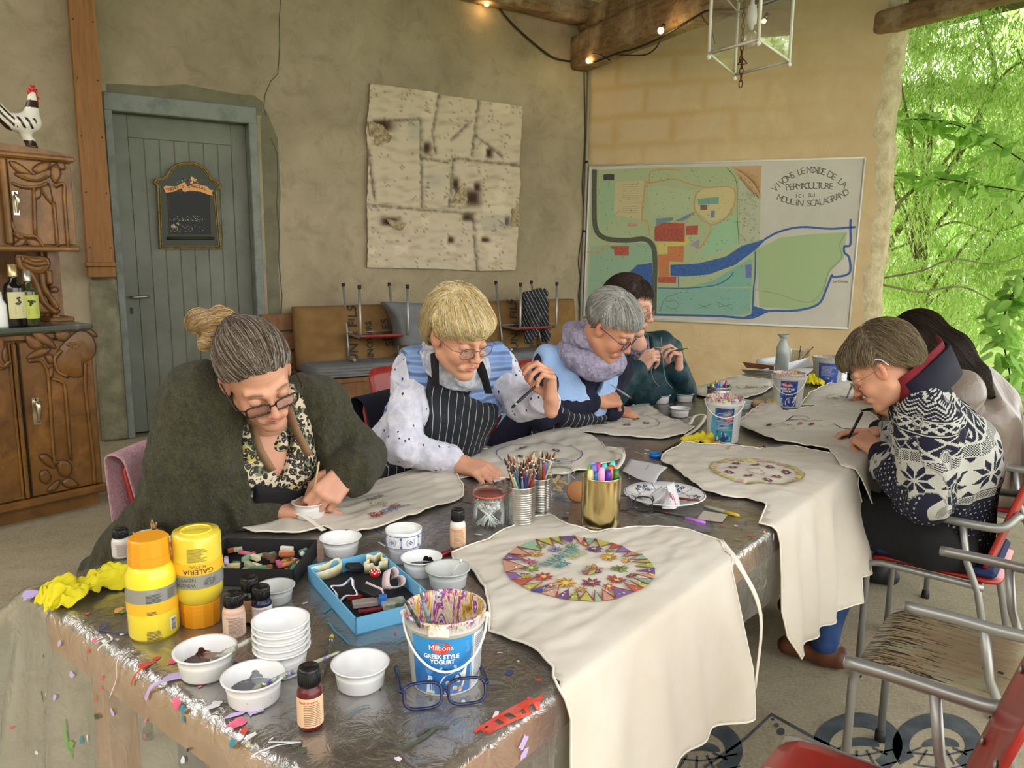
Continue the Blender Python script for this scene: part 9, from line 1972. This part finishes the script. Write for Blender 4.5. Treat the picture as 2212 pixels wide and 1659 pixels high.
Rh=np.array(R);lc=lambda p:(A3(p)-hc)@Rh/hs;LNG=[srgb(h) for h in ('1e1612','2a1e18','382a20','140e0c','4a3826')]
tg=[Q(2060,760,3.22),Q(2118,805,3.16),Q(2135,850,3.16)]
hair(P6,R,hc,hs,[el((0,-.02,.045),(.092,.115,.098)),(rc(lc(Q(1990,740,3.28)),lc(Q(2045,765,3.22)),.105,.085),.04),(rc(lc(Q(2045,765,3.22)),lc(Q(2105,812,3.16)),.080,.045),.04),(rc(lc(Q(2105,812,3.16)),lc(Q(2138,850,3.14)),.045,.014),.03),(rc((-.08,.03,.03),(-.08,.07,-.12),.03,.02),.03),(rc((.08,.03,.03),(.08,.07,-.12),.03,.02),.03),(el((0,.06,.06),(.07,.05,.05)),.03)],
     lambda q:flow_to(lc(Q(2150,870,3.14)))(q),LNG,n=4200,seg=14,step=.02,lift=.004,curl=.08,lo=(-.25,-.5,-.3),hi=(.25,.2,.3),wr=.003,wsc=(110,20,60),rough=.38,cut=hairline([-.9,.0,.03,.06,.12],[-.9,-.9,-.3,.0,.03]))
BSA=mat('beige_satin',srgb('7d6f63'),.36,col2=srgb('6e6156'),ns=4,bs=5,bst=.35,bd=.04,spec=.6,sheen=.3)
cloth('satin_blouse',body_sdf(J,.032,legs=False,cuff=.9,k=.08),J,.009,BSA,P6,pts=[J[k_] for k_ in ('P','C','N','SL','SR','EL','ER','WL','WR')],wr=.016,wf=11)
lower(J,P6,fabric('mid_jeans',srgb('4a6480')));band([J['P']-J['_S']*.17+A3((0,0,.08)),J['P']-J['_F']*.17+A3((0,0,.08)),J['P']+J['_S']*.17+A3((0,0,.08)),J['P']+J['_F']*.17+A3((0,0,.08))],.03,.004,BLACKC,'apron_tie',P6,side=(0,0,1))
marker(Q(1828,862,4.06),Q(1842,828,4.0),srgb('8a8c94'),srgb('8a8c94'),'silver pen held by the long-haired person',r=.005)
# ---- pink towel on the near chair back, navy jacket on the next one
def over_back(ch,name,label,m,w_,front,rear,th,amp,seed,az,x0=0,infl=.0,n=26,flare=.0):
    Rc_=np.array(ch.matrix_world.to_3x3()) if False else frame_az(az);o_=A3(ch.location);V=[];N1,N2=30,44;tot=front+rear+.05
    for i in range(N1+1):
        x=x0+(i/N1-.5)*w_;xc=min(max(x,-.22),.22)
        for j in range(N2+1):
            s=j/N2*tot-rear;yb=-.155-.40*.28-th;zt_=.895+th;fold=amp*math.sin(x*42+seed+1.2*math.sin(s*7))*min(1,abs(s)*5)
            if s<-.025:y,z=yb-.022-th+(-s)*(.10)+fold+flare*s,zt_+s+.02
            elif s>.025:y,z=yb+.035+th+(s)*.28+fold,zt_-s+.02
            else:a=s/.025*math.pi/2;y,z=yb+.006+math.sin(a)*(.03+th),zt_+.0+.016*math.cos(a)
            y+=xc*xc*.35;V.append(o_+Rc_@A3((x,y,z+.006*math.sin(x*9+seed))))
    V=np.array(V);c=V.mean(0);F=np.array([(i*(N2+1)+j,(i+1)*(N2+1)+j,(i+1)*(N2+1)+j+1,i*(N2+1)+j+1) for i in range(N1) for j in range(N2)])
    o=mesh_np(name,V-c,F,m);o.location=tuple(c);md=o.modifiers.new('t','SOLIDIFY');md.thickness=.009;md.offset=0;sb=o.modifiers.new('s','SUBSURF');sb.levels=sb.render_levels=1;return tag(o,label,name.split('_')[-1])
over_back(ch1,'pink_towel','pale pink terry towel over the back of the nearest left chair',fabric('pink_terry',srgb('cfa4ac'),srgb('bb9099'),ns=40,bs=160,bst=1,bd=.008),.46,.34,.52,.006,.012,1,CH1AZ,x0=.02)
over_back(ch2,'navy_jacket','very dark navy jacket over the chair back of the blonde person',fabric('ink_navy',srgb('0c1024'),srgb('0a0c1c'),ns=8),.50,.30,.60,.010,.01,3,CH2AZ)
